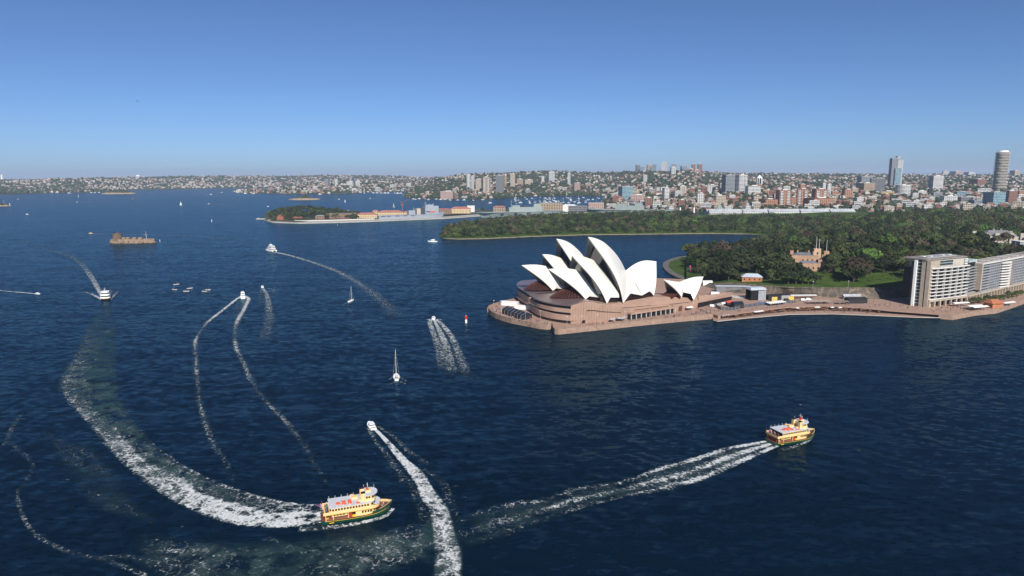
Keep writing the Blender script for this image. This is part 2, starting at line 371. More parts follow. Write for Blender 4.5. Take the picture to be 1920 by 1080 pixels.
# curved sea wall walk at the west side of the cove
Wn = [(1284, 525), (1268, 519), (1256, 513), (1247, 506), (1242.5, 499), (1243, 493), (1248, 489), (1258, 485), (1274, 481), (1300, 478)]
In = [(1292, 525), (1280, 518), (1268, 512), (1258, 505), (1253, 499), (1254, 494), (1258, 490), (1266, 487), (1280, 483), (1304, 480)]
In2 = [(1300, 524), (1296, 516), (1290, 508), (1284, 501), (1280, 497), (1280, 494), (1282, 491), (1284, 488), (1290, 485), (1306, 482)]
mb = MB(); r0 = [at(x, y, 1.6) for x, y in Wn]; r1 = [at(x, y, 1.7) for x, y in In]; r2 = [at(x, y, 3.0) for x, y in In2]
mb.mi = 1; mb.grid([[Vector((p.x, p.y, -2)) for p in r0], r0]); mb.mi = 2; mb.grid([r0, r1]); mb.mi = 0; mb.grid([r1, r2]); mb.grid([r2, [p + Vector((30, 10, -3)) for p in r2]])
tag(mb.build('cove_path', [M_grass, M_rock, M_path]), 'curved sea wall path with a strip of lawn beside the cove', kind='structure')
# forecourt and quay in front of the sandstone cliff (cliff itself is a wall of its own)
FC = [(1296, 574), (1335, 588), (1346, 592), (1400, 584), (1470, 575.5), (1540, 572.5), (1600, 575), (1660, 581), (1740, 587), (1787, 591), (1830, 583), (1870, 579), (1900, 569), (1985, 540)]
FB = [(1985, 505), (1720, 556), (1650, 561), (1560, 558), (1480, 554), (1365, 549), (1310, 534), (1287, 528), (1280, 524)]
poly = [at(x, y, 4.0) for x, y in FC] + [at(x, y, 4.0) for x, y in FB]
mb = MB(); k = len(FC)
mb.mi = 1; mb.grid([[Vector((p.x, p.y, -2)) for p in poly[:k]], poly[:k]]); mb.mi = 0; mb.poly(poly)
tag(mb.build('forecourt', [M_pink, M_quay]), 'pink paved forecourt beside the quay', kind='structure')
CW = [(1337, 600), (1345, 602), (1400, 596), (1480, 589), (1560, 588), (1650, 591.5), (1720, 594.5), (1787, 595.5)]
low = [at(x, y, 1.3) for x, y in CW]; inn = [at(x, y, 1.3) for x, y in [(1337, 592), (1346, 594), (1400, 587), (1470, 577.5), (1540, 574), (1650, 580), (1740, 588), (1787, 592)]]
mb = MB(); mb.mi = 1; mb.grid([[Vector((p.x, p.y, -2)) for p in low], [p - Vector((0, 0, .5)) for p in low]]); mb.mi = 2; mb.grid([[p - Vector((0, 0, .5)) for p in low], low]); mb.mi = 0; mb.grid([low, inn])
tag(mb.build('lower_concourse', [M_pink, M_dark, M_conc]), 'lower waterside terrace of the quay', kind='structure')
# ------------------------------------------------------------------ the opera house on its point
def tile_mat():
    m, t, b, N, L = nodes('cream_roof_tile')
    uv = N('ShaderNodeUVMap', uv_map='Ribs'); sx = N('ShaderNodeSeparateXYZ'); L(uv.outputs[0], sx.inputs[0])
    mu = N('ShaderNodeMath', operation='MULTIPLY'); L(sx.outputs[0], mu.inputs[0]); mu.inputs[1].default_value = 26.0
    fr = N('ShaderNodeMath', operation='FRACT'); L(mu.outputs[0], fr.inputs[0])
    ls = N('ShaderNodeMath', operation='LESS_THAN'); L(fr.outputs[0], ls.inputs[0]); ls.inputs[1].default_value = 0.14
    nz = N('ShaderNodeTexNoise', Scale=0.06, Detail=4.0); tc = N('ShaderNodeTexCoord'); L(tc.outputs['Object'], nz.inputs['Vector'])
    c = N('ShaderNodeMixRGB'); L(nz.outputs['Fac'], c.inputs[0]); c.inputs[1].default_value = (.61, .585, .535, 1); c.inputs[2].default_value = (.70, .675, .625, 1)
    d = N('ShaderNodeMixRGB', blend_type='MULTIPLY'); L(ls.outputs[0], d.inputs[0]); L(c.outputs[0], d.inputs[1]); d.inputs[2].default_value = (.90, .89, .87, 1)
    L(d.outputs[0], b.inputs['Base Color']); b.inputs['Roughness'].default_value = 0.32; b.inputs['Specular IOR Level'].default_value = 0.4
    return m
M_tile = tile_mat()
M_rim = mat('ribbed_concrete', (0.36, 0.33, 0.28), 0.8, var=0.15, scale=0.2)
M_bronze = mat('bronze_glass', (0.018, 0.009, 0.009), 0.25, var=0.3, scale=0.3, spec=0.25)
M_mull = mat('bronze_mullion', (0.115, 0.040, 0.030), 0.5, var=0.2, scale=0.4)
M_glassd = mat('dark_glass', (0.012, 0.016, 0.022), 0.12, var=0.4, scale=0.2, spec=0.6)
M_mauve = mat('tinted_roof_glass', (0.14, 0.100, 0.10), 0.35, var=0.2, scale=0.3, spec=0.6)
M_panel = mat('pink_granite_panel', (0.365, 0.235, 0.175), 0.7, var=0.10, scale=0.15, spec=0.3)
M_white = mat('white_paint', (0.78, 0.77, 0.74), 0.5, var=0.06, scale=0.5)
M_grey = mat('grey_metal', (0.30, 0.31, 0.32), 0.5, var=0.15, scale=0.5)
opera = thing('opera_house', at(1180, 590, 4.0), 'opera house with clustered white sail shaped roofs on a pink podium by the water', 'opera house')
OI = opera.location.copy()
PA = at(1102.7, 444, 67.0)
AX = Vector((-.92, -.3919, 0)).normalized(); AW = Vector((-AX.y, AX.x, 0))
def catmull(P, n):
    P = [Vector(p) for p in P]; Q = [P[0] * 2 - P[1]] + P + [P[-1] * 2 - P[-2]]; out = []
    m = len(P) - 1
    for i in range(n + 1):
        t = min(m - 1e-6, m * i / n); k = int(t); u = t - k; a, b, c, d = Q[k:k + 4]
        out.append(0.5 * ((2 * b) + (c - a) * u + (2 * a - 5 * b + 4 * c - d) * u * u + (3 * b - a - 3 * c + d) * u ** 3))
    return out
class Hall:                                  # local frame: s along the axis, w across it, z up
    def __init__(s, O, ax, k=1.0, z0=14.0): s.O = Vector((O.x, O.y, 0)); s.ax = ax; s.aw = Vector((-ax.y, ax.x, 0)); s.k = k; s.z0 = z0
    def P(s, a, w, z): return s.O + s.ax * (a * s.k) + s.aw * (w * s.k) + Vector((0, 0, s.z0 + (z - s.z0) * s.k)) - OI
WEST = Hall(PA, AX)
_n = AW
def sw(q): d = q - PA; return (d.dot(AX), d.dot(AW), q.z)
def rpx(L):                                   # ridge pixels -> (s, z) in the plane of symmetry
    return [(a, c) for a, b, c in (sw(onplane(x, y, PA, AW)) for x, y in L)]
def bpx(x, y, w): return sw(onplane(x, y, PA + AW * w, AW))
def half_shell(H, ridge, base, R, side, parent, n=26, m=14, th=1.1, name='roof_shell'):
    """ribs fan from the pedestal to the ridge; base = [(t, (s,w,z))]"""
    rd = catmull([(s, 0, z) for s, z in ridge], n); rows = []
    F0 = Vector((base[0][1][0], base[0][1][1] * side, base[0][1][2]))
    nrm = (rd[0] - F0).cross(rd[n // 2] - F0).normalized()
    if nrm.y * side < 0: nrm = -nrm
    for i, q in enumerate(rd):
        t = i / n; bs = [base[0][1]] * 1
        for (t0, b0), (t1, b1) in zip(base, base[1:]):
            if t0 <= t <= t1: u = (t - t0) / (t1 - t0) if t1 > t0 else 0; bs = [tuple(x + (y - x) * u for x, y in zip(b0, b1))]
        if t >= base[-1][0]: bs = [base[-1][1]]
        f = Vector((bs[0][0], bs[0][1] * side, bs[0][2])); ch = q - f; L_ = ch.length
        o = (nrm - ch * (nrm.dot(ch) / max(1e-6, L_ * L_))).normalized(); h = L_ * L_ / (8 * R)
        rows.append([f.lerp(q, j / m) + o * (h * (1.6 * (j / m) * (1 - j / m) + 4.0 * (j / m) * (1 - j / m) ** 2)) for j in range(m + 1)])
    def nr(i, j):
        a = rows[min(n, i + 1)][j] - rows[max(0, i - 1)][j]; b = rows[i][min(m, j + 1)] - rows[i][max(0, j - 1)]
        c = a.cross(b)
        if c.length < 1e-6: return nrm
        c.normalize(); return c if c.dot(nrm) > 0 else -c
    inner = [[rows[i][j] - nr(i, j) * th * (0.35 + 0.65 * (j / m)) for j in range(m + 1)] for i in range(n + 1)]
    for r in inner: r[m].y = 0
    W = lambda rr: [[H.P(*p) for p in r] for r in rr]
    mb = MB(); fl = side > 0
    mb.mi = 0; mb.grid(W(rows), flip=not fl); nf = len(mb.f)
    mb.mi = 1; mb.grid(W(inner), flip=fl)
    for k in (0, n): mb.grid(W([rows[k], inner[k]]))
    mb.grid(W([[r[0] for r in rows], [r[0] for r in inner]]))
    me = mb.mesh(name, [M_tile, M_rim]); uv = me.uv_layers.new(name='Ribs')
    cols = m + 1; k = 0
    for p in me.polygons:
        for li in p.loop_indices:
            vi = me.loops[li].vertex_index
            if vi < cols * (n + 1): uv.data[li].uv = ((vi // cols) / n, (vi % cols) / m)
    sm = [i < nf * 2 for i in range(len(me.polygons))]; me.polygons.foreach_set('use_smooth', sm)
    o = bpy.data.objects.new(name, me); COL.objects.link(o); o.parent = parent
    return rows
def mouth(H, rows, back, name, m_, parent, zmin=None):
    """glass screen hung inside the open end of a pair of shells"""
    w = [Vector((p.x, p.y, p.z)) for p in rows[max(2, len(rows) // 6)]]; mb = MB(); L1 = []; L2 = []
    for p in w:
        k = 0.90
        L1.append(H.P(p.x, p.y * k, p.z - 1.3)); L2.append(H.P(p.x, -p.y * k, p.z - 1.3))
    mid = [(a + b) / 2 for a, b in zip(L1, L2)]
    mb.grid([L1, mid, L2]); return mb.build(name, m_, parent)
# ridge lines and pedestals, west hall (read from the photograph in its plane of symmetry)
R1 = rpx([(1027.7, 504.5), (1050, 502.7), (1068.8, 503.8), (1085, 507.8), (1101.6, 519), (1115.6, 537.8)])
R2 = rpx([(1072.3, 479.2), (1087.5, 479.7), (1101.6, 483.4), (1115.6, 489.8), (1134.4, 507.3), (1150, 534)])
R3 = rpx([(1102.7, 444), (1116.8, 446.9), (1130.9, 453.4), (1143.7, 464), (1155.5, 476.9), (1164.8, 490.9), (1173, 507.3)])
R4 = rpx([(1230.7, 490.1), (1213.3, 488.3), (1199.4, 490.8), (1185.6, 497.8), (1173, 507.5)])
F1 = sw(at(1098, 561.5, 17.8)); F2 = sw(at(1138, 569.5, 16.8)); F3 = sw(at(1168.4, 568.5, 16.4)); FS = sw(at(1226, 554.3, 17.0))
b1, b1b = bpx(1104, 555.5, F1[1] - 1.5), bpx(1123, 557.7, F1[1] + 8)
b2, b2b = bpx(1143.8, 557.7, F2[1] - 2), bpx(1161, 557.7, F2[1])
l1, G = bpx(1182, 550, F3[1] - 6), bpx(1203.6, 554, F3[1] - 10)
s1 = bpx(1219, 545.7, FS[1])
SH = [(R1, [(0, F1), (.5, F1), (.52, b1), (.95, b1b), (1, b1b)], 66), (R2, [(0, F2), (.5, F2), (.52, b2), (.9, b2b), (1, b2b)], 84),
      (R3, [(0, F3), (1, F3)], 88), (R4, [(0, FS), (.45, FS), (.47, s1), (1, G)], 62)]
Vv = R3[-1]
LV = ([(Vv[0], Vv[1]), (Vv[0] - .6, Vv[1] + .3), (Vv[0] - 1.2, Vv[1] + .5)], [(0, F3), (.35, l1), (1, G)], 75)
d_ = Vector((0, 0, 0))
def east_hall():
    ang = R_(-4); ax = (Matrix.Rotation(ang, 3, 'Z') @ AX).normalized(); aw = Vector((-ax.y, ax.x, 0))
    q = onplane(1043.4, 447.6, PA + AW * -46 - AX * 30, aw); k = (q.z - 14) / (67.0 - 14)
    return Hall(q, ax, k)
EAST = east_hall()
for H in (WEST, EAST):
    allrows = []
    for si, (rg, bs, R) in enumerate(SH):
        for side in (1, -1):
            rows = half_shell(H, rg, bs, R, side, opera)
            if side == 1: allrows.append(rows)
    for side in (1, -1): half_shell(H, LV[0], LV[1], LV[2], side, opera, n=16, name='louvre_shell')
    # screens in the open ends
    mouth(H, allrows[0], -7.0, 'glass_wall', M_glassd, opera); mouth(H, allrows[1], -6.0, 'louvre_wall', M_glassd, opera)
    mouth(H, allrows[2], -7.0, 'louvre_wall', M_glassd, opera); mouth(H, allrows[3], 5.0, 'glass_wall', M_glassd, opera)
    # dark louvres closing the low openings between the pedestals
    for A_, B_ in ((b1, b1b), (b2, b2b), (F3, l1), (l1, G), (G, s1), (s1, FS)):
        for side in (1, -1):
            mb = MB(); dz = 0.4; i_ = 0.93
            mb.poly([H.P(A_[0], A_[1] * side * i_, A_[2] + dz), H.P(B_[0], B_[1] * side * i_, B_[2] + dz), H.P(B_[0], B_[1] * side * i_, 12), H.P(A_[0], A_[1] * side * i_, 12)])
            mb.build('louvre_wall', M_bronze, opera)
    # flared bronze glass foyer under the first shell
    def ring(s0, rs, rw, z, n=22): return [H.P(s0 + rs * math.cos(f), rw * math.sin(f), z) for f in [R_(-96) + R_(192) * i / n for i in range(n + 1)]]
    f0 = F1[0]
    c0, c1, c2 = ring(f0 + 4, 9.0, 5.0, 25.0), ring(f0 + 4, 14, 8.0, 22.8), ring(f0 + 4, 21, 12.0, 18.7)
    mb = MB(); mb.grid([c2, c1, c0]); mb.poly(c0); mb.build('foyer_glass', M_bronze, opera, smooth=False)
    mb = MB()
    for i in range(len(c0)):
        mb.tube(c2[i], c1[i], .22, n=4, cap=False); mb.tube(c1[i], c0[i], .22, n=4, cap=False)
    for fr in (0, .33, .66): 
        rr = [a.lerp(b, fr) for a, b in zip(c2, c1)]
        for a, b in zip(rr, rr[1:]): mb.tube(a, b, .13, n=4, cap=False)
    mb.build('mullions', M_mull, opera)
# ---- podium
def P_(x, y, z): return at(x, y, z) - OI
def vert(x, yb, yt, zb=4.0):                   # top of a vertical wall standing at (x,yb)
    q = at(x, yb, zb); return Vector((q.x, q.y, ztop(q, yt))) - OI
WL = [(1070, 607, 573), (1097, 605.5, 566), (1112, 604.8, 566), (1125, 604, 569.8), (1139, 603.3, 572), (1165, 600.5, 576.5), (1184, 597.5, 575.5), (1220, 591.8, 572), (1268, 584, 567.3), (1294, 579.7, 564.3), (1310.5, 577, 566)]
bot = [P_(x, y, 3.6) for x, y, t in WL]; top = [vert(x, y, t) for x, y, t in WL]
inn_ = [WEST.P(*sw_) for sw_ in ((F1[0] + 12, 16, 18.2), (F1[0] + 3, F1[1] + 3, 17.9), (F1[0], F1[1] + 4, 17.6), (F2[0] + 8, F2[1] - 3, 17.2), (F2[0], F2[1] - 2, 16.9), (F3[0], F3[1] - 3, 16.6), (F3[0] - 10, F3[1] - 8, 16.4), (FS[0] + 3, FS[1] + 2, 16.2), (FS[0] - 18, FS[1] + 2, 14.8), (FS[0] - 34, FS[1], 13.0), (FS[0] - 46, FS[1] - 2, 11.5))]
far = [WEST.P(a, -78, z) for a, z in ((12, 15), (10, 15), (8, 15), (4, 15), (-4, 15), (-12, 15), (-25, 15), (-50, 14), (-72, 13), (-88, 12), (-100, 11))]
mb = MB(); mb.grid([bot, top]); mb.build('podium_wall', M_panel, opera)
mb = MB(); mb.grid([top, inn_, [a.lerp(b, .5) for a, b in zip(inn_, far)], far, [p - Vector((0, 0, 16)) for p in far]]); mb.build('podium_roof', M_panel, opera)
# monumental steps at the south end
mb = MB(); rt, r0_ = top[-1], far[-1]
for i in range(14):
    f = i / 14; z1 = (13.0 - 3.6) * (1 - f) + 3.6 - OI.z; d = -AX * (1.0 + 1.35 * i)
    a, b = Vector((top[-1].x, top[-1].y, 0)), Vector((far[-1].x, far[-1].y, 0))
    q = [a + (b - a) * .06, b, b + d, a + (b - a) * .06 + d]
    mb.prism([(p.x, p.y) for p in q], 3.5 - OI.z, min(z1, top[-1].z - .1))
mb.build('grand_steps', M_panel, opera)
# rounded, banded ends (foyers) towards the harbour
def prow(L, z0, bands, m_roof, inset=None):
    base = [at(x, y, 4.0) - OI for x, y in L]; k = len(base)
    cen = sum(base, Vector()) / k
    back = [p + (-AX) * 26 + Vector((0, 0, 0)) for p in (base[-1], base[0])]
    for name, a, b, m_, ins in bands:
        pl = [p + (cen - p).normalized() * ins - AX * ins * .6 for p in base]
        mb = MB(); z1, z2 = a - OI.z, b - OI.z
        mb.grid([[Vector((p.x, p.y, z1)) for p in pl], [Vector((p.x, p.y, z2)) for p in pl]], flip=True)
        full = pl + back
        mb.poly([Vector((p.x, p.y, z2)) for p in full][::-1]); mb.poly([Vector((p.x, p.y, z1)) for p in full])
        for u, v in ((pl[0], back[1]), (back[0], pl[-1])): mb.grid([[Vector((u.x, u.y, z1)), Vector((v.x, v.y, z1))], [Vector((u.x, u.y, z2)), Vector((v.x, v.y, z2))]])
        mb.build(name, m_, opera)
WP = [(tuple(p)[0], tuple(p)[1]) for p in catmull([(1069.6, 606.9, 0), (1051, 604.8, 0), (1033, 602, 0), (1012, 596.3, 0), (1000, 590, 0), (992.5, 584.6, 0)], 18)]
prow(WP, 4, [('dark_window_band', 3.7, 6.1, M_glassd, 1.6), ('granite_band', 6.1, 10.4, M_panel, 0.0), ('dark_window_band', 10.4, 12.3, M_glassd, 1.2), ('granite_band', 12.3, 15.3, M_panel, 0.2),
             ('dark_window_band', 15.3, 17.6, M_glassd, 1.6), ('foyer_roof', 17.6, 18.5, M_mauve, -0.3)], M_mauve)
EP = [(tuple(p)[0], tuple(p)[1]) for p in catmull([(1008, 577.5, 0), (993, 578.3, 0), (985, 573.5, 0), (976, 567.5, 0), (970.5, 562, 0), (969.5, 557.5, 0), (972, 553.5, 0), (979, 550, 0)], 20)]
prow(EP, 4, [('dark_window_band', 3.7, 6.0, M_glassd, 1.6), ('granite_band', 6.0, 7.6, M_panel, -0.8), ('granite_band', 7.6, 13.6, M_panel, 0.3), ('dark_window_band', 13.6, 15.6, M_glassd, 1.2), ('foyer_roof', 15.6, 16.6, M_mauve, -0.4)], M_mauve)
# long dark slots, doors, shopfront colonnade on the west wall
def wl(x): return tuple(interp(x, [(a, c) for a, *_r in WL for c in [_r[i]]]) for i in (0, 1))
out = AW * 0.06
def slot(x0, x1, f0, f1, name, m_, n=6, d=.06, z=None):
    mb = MB(); A_, B_ = [], []
    for i in range(n + 1):
        x = x0 + (x1 - x0) * i / n; yb, yt = wl(x); q = P_(x, yb, 4.0) + AW * d; t = vert(x, yb, yt) ; h = t.z - (4 - OI.z)
        A_.append(Vector((q.x, q.y, q.z + h * f0))); B_.append(Vector((q.x, q.y, q.z + h * f1)))
    mb.grid([A_, B_]); return mb.build(name, m_, opera)
slot(1100, 1164, .585, .61, 'wall_slot', M_dark, 10); slot(1166, 1219, .955, .985, 'wall_slot', M_dark, 8); slot(1188, 1262, .70, .73, 'wall_slot', M_dark, 8); slot(1255, 1292, .86, .90, 'wall_slot', M_dark, 6)
slot(1092, 1097, .0, .14, 'doorway', M_dark, 1, .07); slot(1155.5, 1165, .0, .2, 'doorway', M_dark, 1, .07)
slot(1273.5, 1279, .0, .55, 'doorway', mat('brown_door', (.10, .055, .04), .6), 1, .07)
for x in range(1074, 1182, 5): slot(x, x + .45, .05, .97, 'panel_joint', mat('panel_joint', (.29, .185, .135), .8), 1, .05)
a, b = at(1184, 600, 4.0) - OI, at(1266, 587.2, 4.0) - OI
n_ = (b - a).normalized(); pn = Vector((n_.y, -n_.x, 0)); L_ = (b - a).length
if pn.dot(AW) < 0: pn = -pn
rzz = math.atan2(n_.y, n_.x); cm = (a + b) / 2
mb = MB(); mb.box(cm - pn * 2.5 + Vector((0, 0, 4.9)), (L_ + 1.5, 5.6, 1.3), rzz); mb.build('shopfront_canopy', M_panel, opera)
mb = MB(); mb.box(cm - pn * 3.6 + Vector((0, 0, 2.1)), (L_, 3.0, 4.2), rzz); mb.build('shopfront_glass', M_glassd, opera)
cmsh = None
for i in range(10):
    q = a.lerp(b, i / 9) - pn * .35
    if cmsh is None: mb = MB(); mb.box((0, 0, 2.1), (.75, .5, 4.2)); cmsh = mb.mesh('column', M_conc)
    put('column', cmsh, opera, q, rzz)
# ---- the small restaurant pair at the south-west corner
RO = at(1283, 566, 13.2)
rest_ax = (at(1319, 560, 14) - at(1244.5, 552, 14)); rest_ax = (Matrix.Rotation(R_(3), 3, 'Z') @ AX).normalized(); rest_w = Vector((-rest_ax.y, rest_ax.x, 0))
RP = RO + rest_w * -19.0
RH = Hall(RP, rest_ax, 1.0); RH.z0 = 0
def rsw(q): d = q - RP; return (d.dot(rest_ax), d.dot(RH.aw), q.z)
def rr(L): return [(a_, c_) for a_, b_, c_ in (rsw(onplane(x, y, RP, RH.aw)) for x, y in L)]
N_ = rr([(1244.5, 523.7), (1252, 525.4), (1260, 526.8), (1268, 528), (1275, 528.4)]); S_ = rr([(1319, 518.4), (1306, 518.9), (1295, 521), (1284, 524.6), (1275, 528.4)])
fa, fb = rsw(at(1278, 557.5, 15.0)), rsw(at(1300.5, 562, 12.6))
def rb(x, y, w): return rsw(onplane(x, y, RP + RH.aw * w, RH.aw))
sgn = 1 if fa[1] > 0 else -1
fa = (fa[0], abs(fa[1]), fa[2]); fb = (fb[0], abs(fb[1]), fb[2])
m1, m2 = rb(1281, 548, fa[1] * sgn), rb(1295.5, 551, fa[1] * sgn); m1 = (m1[0], abs(m1[1]), m1[2]); m2 = (m2[0], abs(m2[1]), m2[2])
for side in (1, -1):
    r_a = half_shell(RH, N_, [(0, fa), (.8, fa), (1, m1)], 40, side, opera, 18, 10, .8)
    r_b = half_shell(RH, S_, [(0, fb), (.7, fb), (.72, m2), (1, m1)], 40, side, opera, 18, 10, .8)
    if side == 1: mouth(RH, r_a, -2.5, 'glass_wall', M_bronze, opera); mouth(RH, r_b, 2.5, 'glass_wall', M_bronze, opera)
mb = MB()
for i in range(9):
    w = -8 + 2 * i; p0 = RH.P(N_[0][0] - 13, w * .75, 19.5); p1 = RH.P(N_[0][0] - 3.0, w, 14.6); mb.tube(p0, p1, .25, n=4)
mb.build('mullions', M_mull, opera)
mb = MB(); q0, q1 = [RH.P(N_[0][0] - 12.9, x * .75, 19.3) for x in (-8, 8)], [RH.P(N_[0][0] - 2.9, x, 14.3) for x in (-8, 8)]
mb.grid([q0, q1]); mb.build('foyer_glass', M_bronze, opera)
# dark undercroft where cars go below the steps
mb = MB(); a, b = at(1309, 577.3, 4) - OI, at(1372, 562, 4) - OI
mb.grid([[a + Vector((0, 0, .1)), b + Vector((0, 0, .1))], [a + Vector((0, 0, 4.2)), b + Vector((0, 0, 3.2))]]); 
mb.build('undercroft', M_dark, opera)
mb = MB(); o_ = Vector((4, 14, 0)); mb.grid([[a + Vector((0, 0, 4.3)), b + Vector((0, 0, 3.3))], [a + Vector((0, 0, 5.0)), b + Vector((0, 0, 4.0))], [a + o_ + Vector((0, 0, 8)), b + o_ + Vector((0, 0, 4.6))]])
mb.build('undercroft_roof', M_panel, opera)
# ---- the promenade that rings the building
WLn = [(1337, 598), (1270, 604), (1200, 611), (1130, 618.6), (1061, 626), (1046, 627.4), (1040, 626.5), (1036.5, 622.5), (1036, 617), (1034.5, 615.5), (1033, 617.5), (1024.6, 618.2), (1010, 616.6), (987, 612), (960, 606.7), (941, 601.5), (928.8, 596.8), (920, 591.5), (915.5, 586)]
top4 = [at(x, y, 0) for x, y in WLn] + [at(x, y, 4.0) for x, y in [(913.7, 577.5), (916, 573), (925.6, 569), (941, 565), (957, 561), (967, 558), (985, 549), (1060, 533), (1235, 522), (1290, 524), (1296, 540), (1330, 560)]]
z4 = 3.6
mb = MB(); mb.mi = 1; k = len(top4); mb.grid([[Vector((p.x, p.y, -2)) for p in top4], [Vector((p.x, p.y, z4 + .55)) for p in top4]]); 
mb.mi = 0; mb.poly([Vector((p.x, p.y, z4)) for p in top4])
ins = [p + (sum(top4, Vector()) / k - p).normalized() * .9 for p in top4]
mb.mi = 1; mb.grid([[Vector((p.x, p.y, z4 + .55)) for p in top4[:28]], [Vector((p.x, p.y, z4 + .55)) for p in ins[:28]], [Vector((p.x, p.y, z4)) for p in ins[:28]]])
tag(mb.build('promenade', [M_pink, M_quay]), 'pink granite promenade ringing the opera house', kind='structure')
# ------------------------------------------------------------------ waterfront apartment building at the right
M_cream = mat('cream_render', (0.43, 0.385, 0.33), 0.7, var=0.10, scale=0.15)
M_sand = mat('sandstone_cladding', (0.37, 0.31, 0.245), 0.75, var=0.14, scale=0.3)
M_slab = mat('balcony_white', (0.62, 0.60, 0.57), 0.6, var=0.08, scale=0.3)
M_teal = mat('teal_glass', (0.03, 0.055, 0.065), 0.12, var=0.4, scale=0.25, spec=0.6)
M_roofg = mat('roof_gravel', (0.22, 0.19, 0.17), 0.9, var=0.3, scale=0.2)
M_bluemet = mat('blue_grey_panel', (0.285, 0.295, 0.31), 0.5, var=0.12, scale=0.2)
apt = thing('apartment_building', at(1760, 576, 4.0), 'long curved waterfront apartment building with white balcony bands and a ground arcade', 'building')
AO = apt.location.copy()
A0 = at(1741, 577.0, 4.0); A1 = at(1812, 567.5, 4.0); A2 = at(1835, 562, 4.0); A3 = at(1985, 525.0, 4.0)
def adir(p, q): d = (q - p); d.z = 0; return d.normalized()
u1 = adir(A0, A1); n1 = Vector((u1.y, -u1.x, 0)); u3 = adir(A2, A3); n3 = Vector((u3.y, -u3.x, 0))
def za(p, yt): return ztop(p, yt)
M_glassd = mat('recessed_glass', (0.010, 0.012, 0.015), 0.35, var=0.4, scale=0.25, spec=0.2)
Z0 = 4.0; ZP = za(A0, 562.5)                    # top of the arcade
ZT1 = za(A0, 505); ZT1b = za(A0, 489.5); NF = 9
fh = (ZT1 - ZP) / NF
def rel(p, z): return Vector((p.x, p.y, z)) - AO
def quadbox(mb, p, q, nrm, d0, d1, z0, z1):
    """box along p->q between offsets d0 and d1 of the facade line"""
    a, b = p + nrm * d1, q + nrm * d1; c, d = q + nrm * d0, p + nrm * d0
    mb.prism([(v.x - AO.x, v.y - AO.y) for v in (a, b, c, d)], z0 - AO.z, z1 - AO.z, bot=True)
DEP = 24.0
# first block: bowed front
def bow(t): return A0.lerp(A1, t) + n1 * (3.2 * 4 * t * (1 - t) * .5)
bl = [bow(i / 12) for i in range(13)]
mb = MB(); pl = [(p.x - AO.x, p.y - AO.y) for p in [A0 - u1 * 1.5 - n1 * 2.5] + [p - n1 * 2.4 for p in bl] + [A1 + u1 * 1 - n1 * DEP, A0 - u1 * 1.5 - n1 * DEP]]
mb.prism(pl, ZP - AO.z, ZT1 - AO.z); mb.build('core_glass', M_glassd, apt)
bal = None
for k in range(NF + 1):
    z = ZP + fh * k; mb = MB()
    o = [(p.x - AO.x, p.y - AO.y) for p in bl]; i_ = [((p - n1 * 3.2).x - AO.x, (p - n1 * 3.2).y - AO.y) for p in bl]
    hh = .26 if k < NF else .6
    mb.prism(o + i_[::-1], z - AO.z - .05, z - AO.z + hh, bot=True)
    mb.build('balcony' if k < NF else 'balcony_roof', M_slab, apt)
    if k < NF:
        mb = MB(); mb.grid([[Vector((x, y, z - AO.z + hh)) for x, y in o], [Vector((x, y, z - AO.z + hh + .36)) for x, y in o]]); mb.build('balustrade', M_slab if k % 1 == 0 else M_teal, apt)
for i in (2, 4, 6, 8, 10):                       # party walls between balconies
    mb = MB(); p = bl[i] - n1 * .5; quadbox(mb, p - u1 * .15, p + u1 * .15, n1, -2.2, 0, ZP, ZT1); mb.build('party_wall', M_slab, apt)
# set back penthouse with blank wall and grilles
mb = MB(); quadbox(mb, A0 + u1 * 4.5, A1 - u1 * 1, n1, -DEP, -4.5, ZT1, ZT1b); mb.build('penthouse_wall', M_cream, apt)
for k, (f0, f1) in enumerate(((.22, .48), (.56, .80))):
    mb = MB(); zz0, zz1 = ZT1 + (ZT1b - ZT1) * f0, ZT1 + (ZT1b - ZT1) * f1
    quadbox(mb, A0.lerp(A1, .22), A0.lerp(A1, .66), n1, -4.4, -4.35, zz0, zz1); mb.build('grille', M_teal, apt)
mb = MB(); quadbox(mb, A0 - u1 * 3.2, A1 + u1 * 1.0, n1, -DEP - 1, -3.5, ZT1b, ZT1b + 1.0); mb.build('roof', M_roofg, apt)
mb = MB(); quadbox(mb, A0 + u1 * 6, A1 - u1 * 6, n1, -DEP + 5, -9, ZT1b + 1.0, ZT1b + 1.7); mb.build('plant_room', M_grey, apt)
for f in (.12, .3, .62, .8):
    mb = MB(); c = A0.lerp(A1, f) - n1 * 14; quadbox(mb, c, c + u1 * 3, n1, -1.5, 1.5, ZT1b + 1.0, ZT1b + 2.2); mb.build('roof_vent', M_slab, apt)
for k in range(3):                               # corner balconies of the penthouse
    for e, s_ in ((A0 + u1 * 1.0, 1), (A1 - u1 * 2.5, -1)):
        mb = MB(); z = ZT1 + 1.2 + (ZT1b - ZT1 - 1) * k / 3; quadbox(mb, e, e + u1 * 4, n1, -7, -3.2, z, z + .9); mb.build('balcony', M_slab, apt)
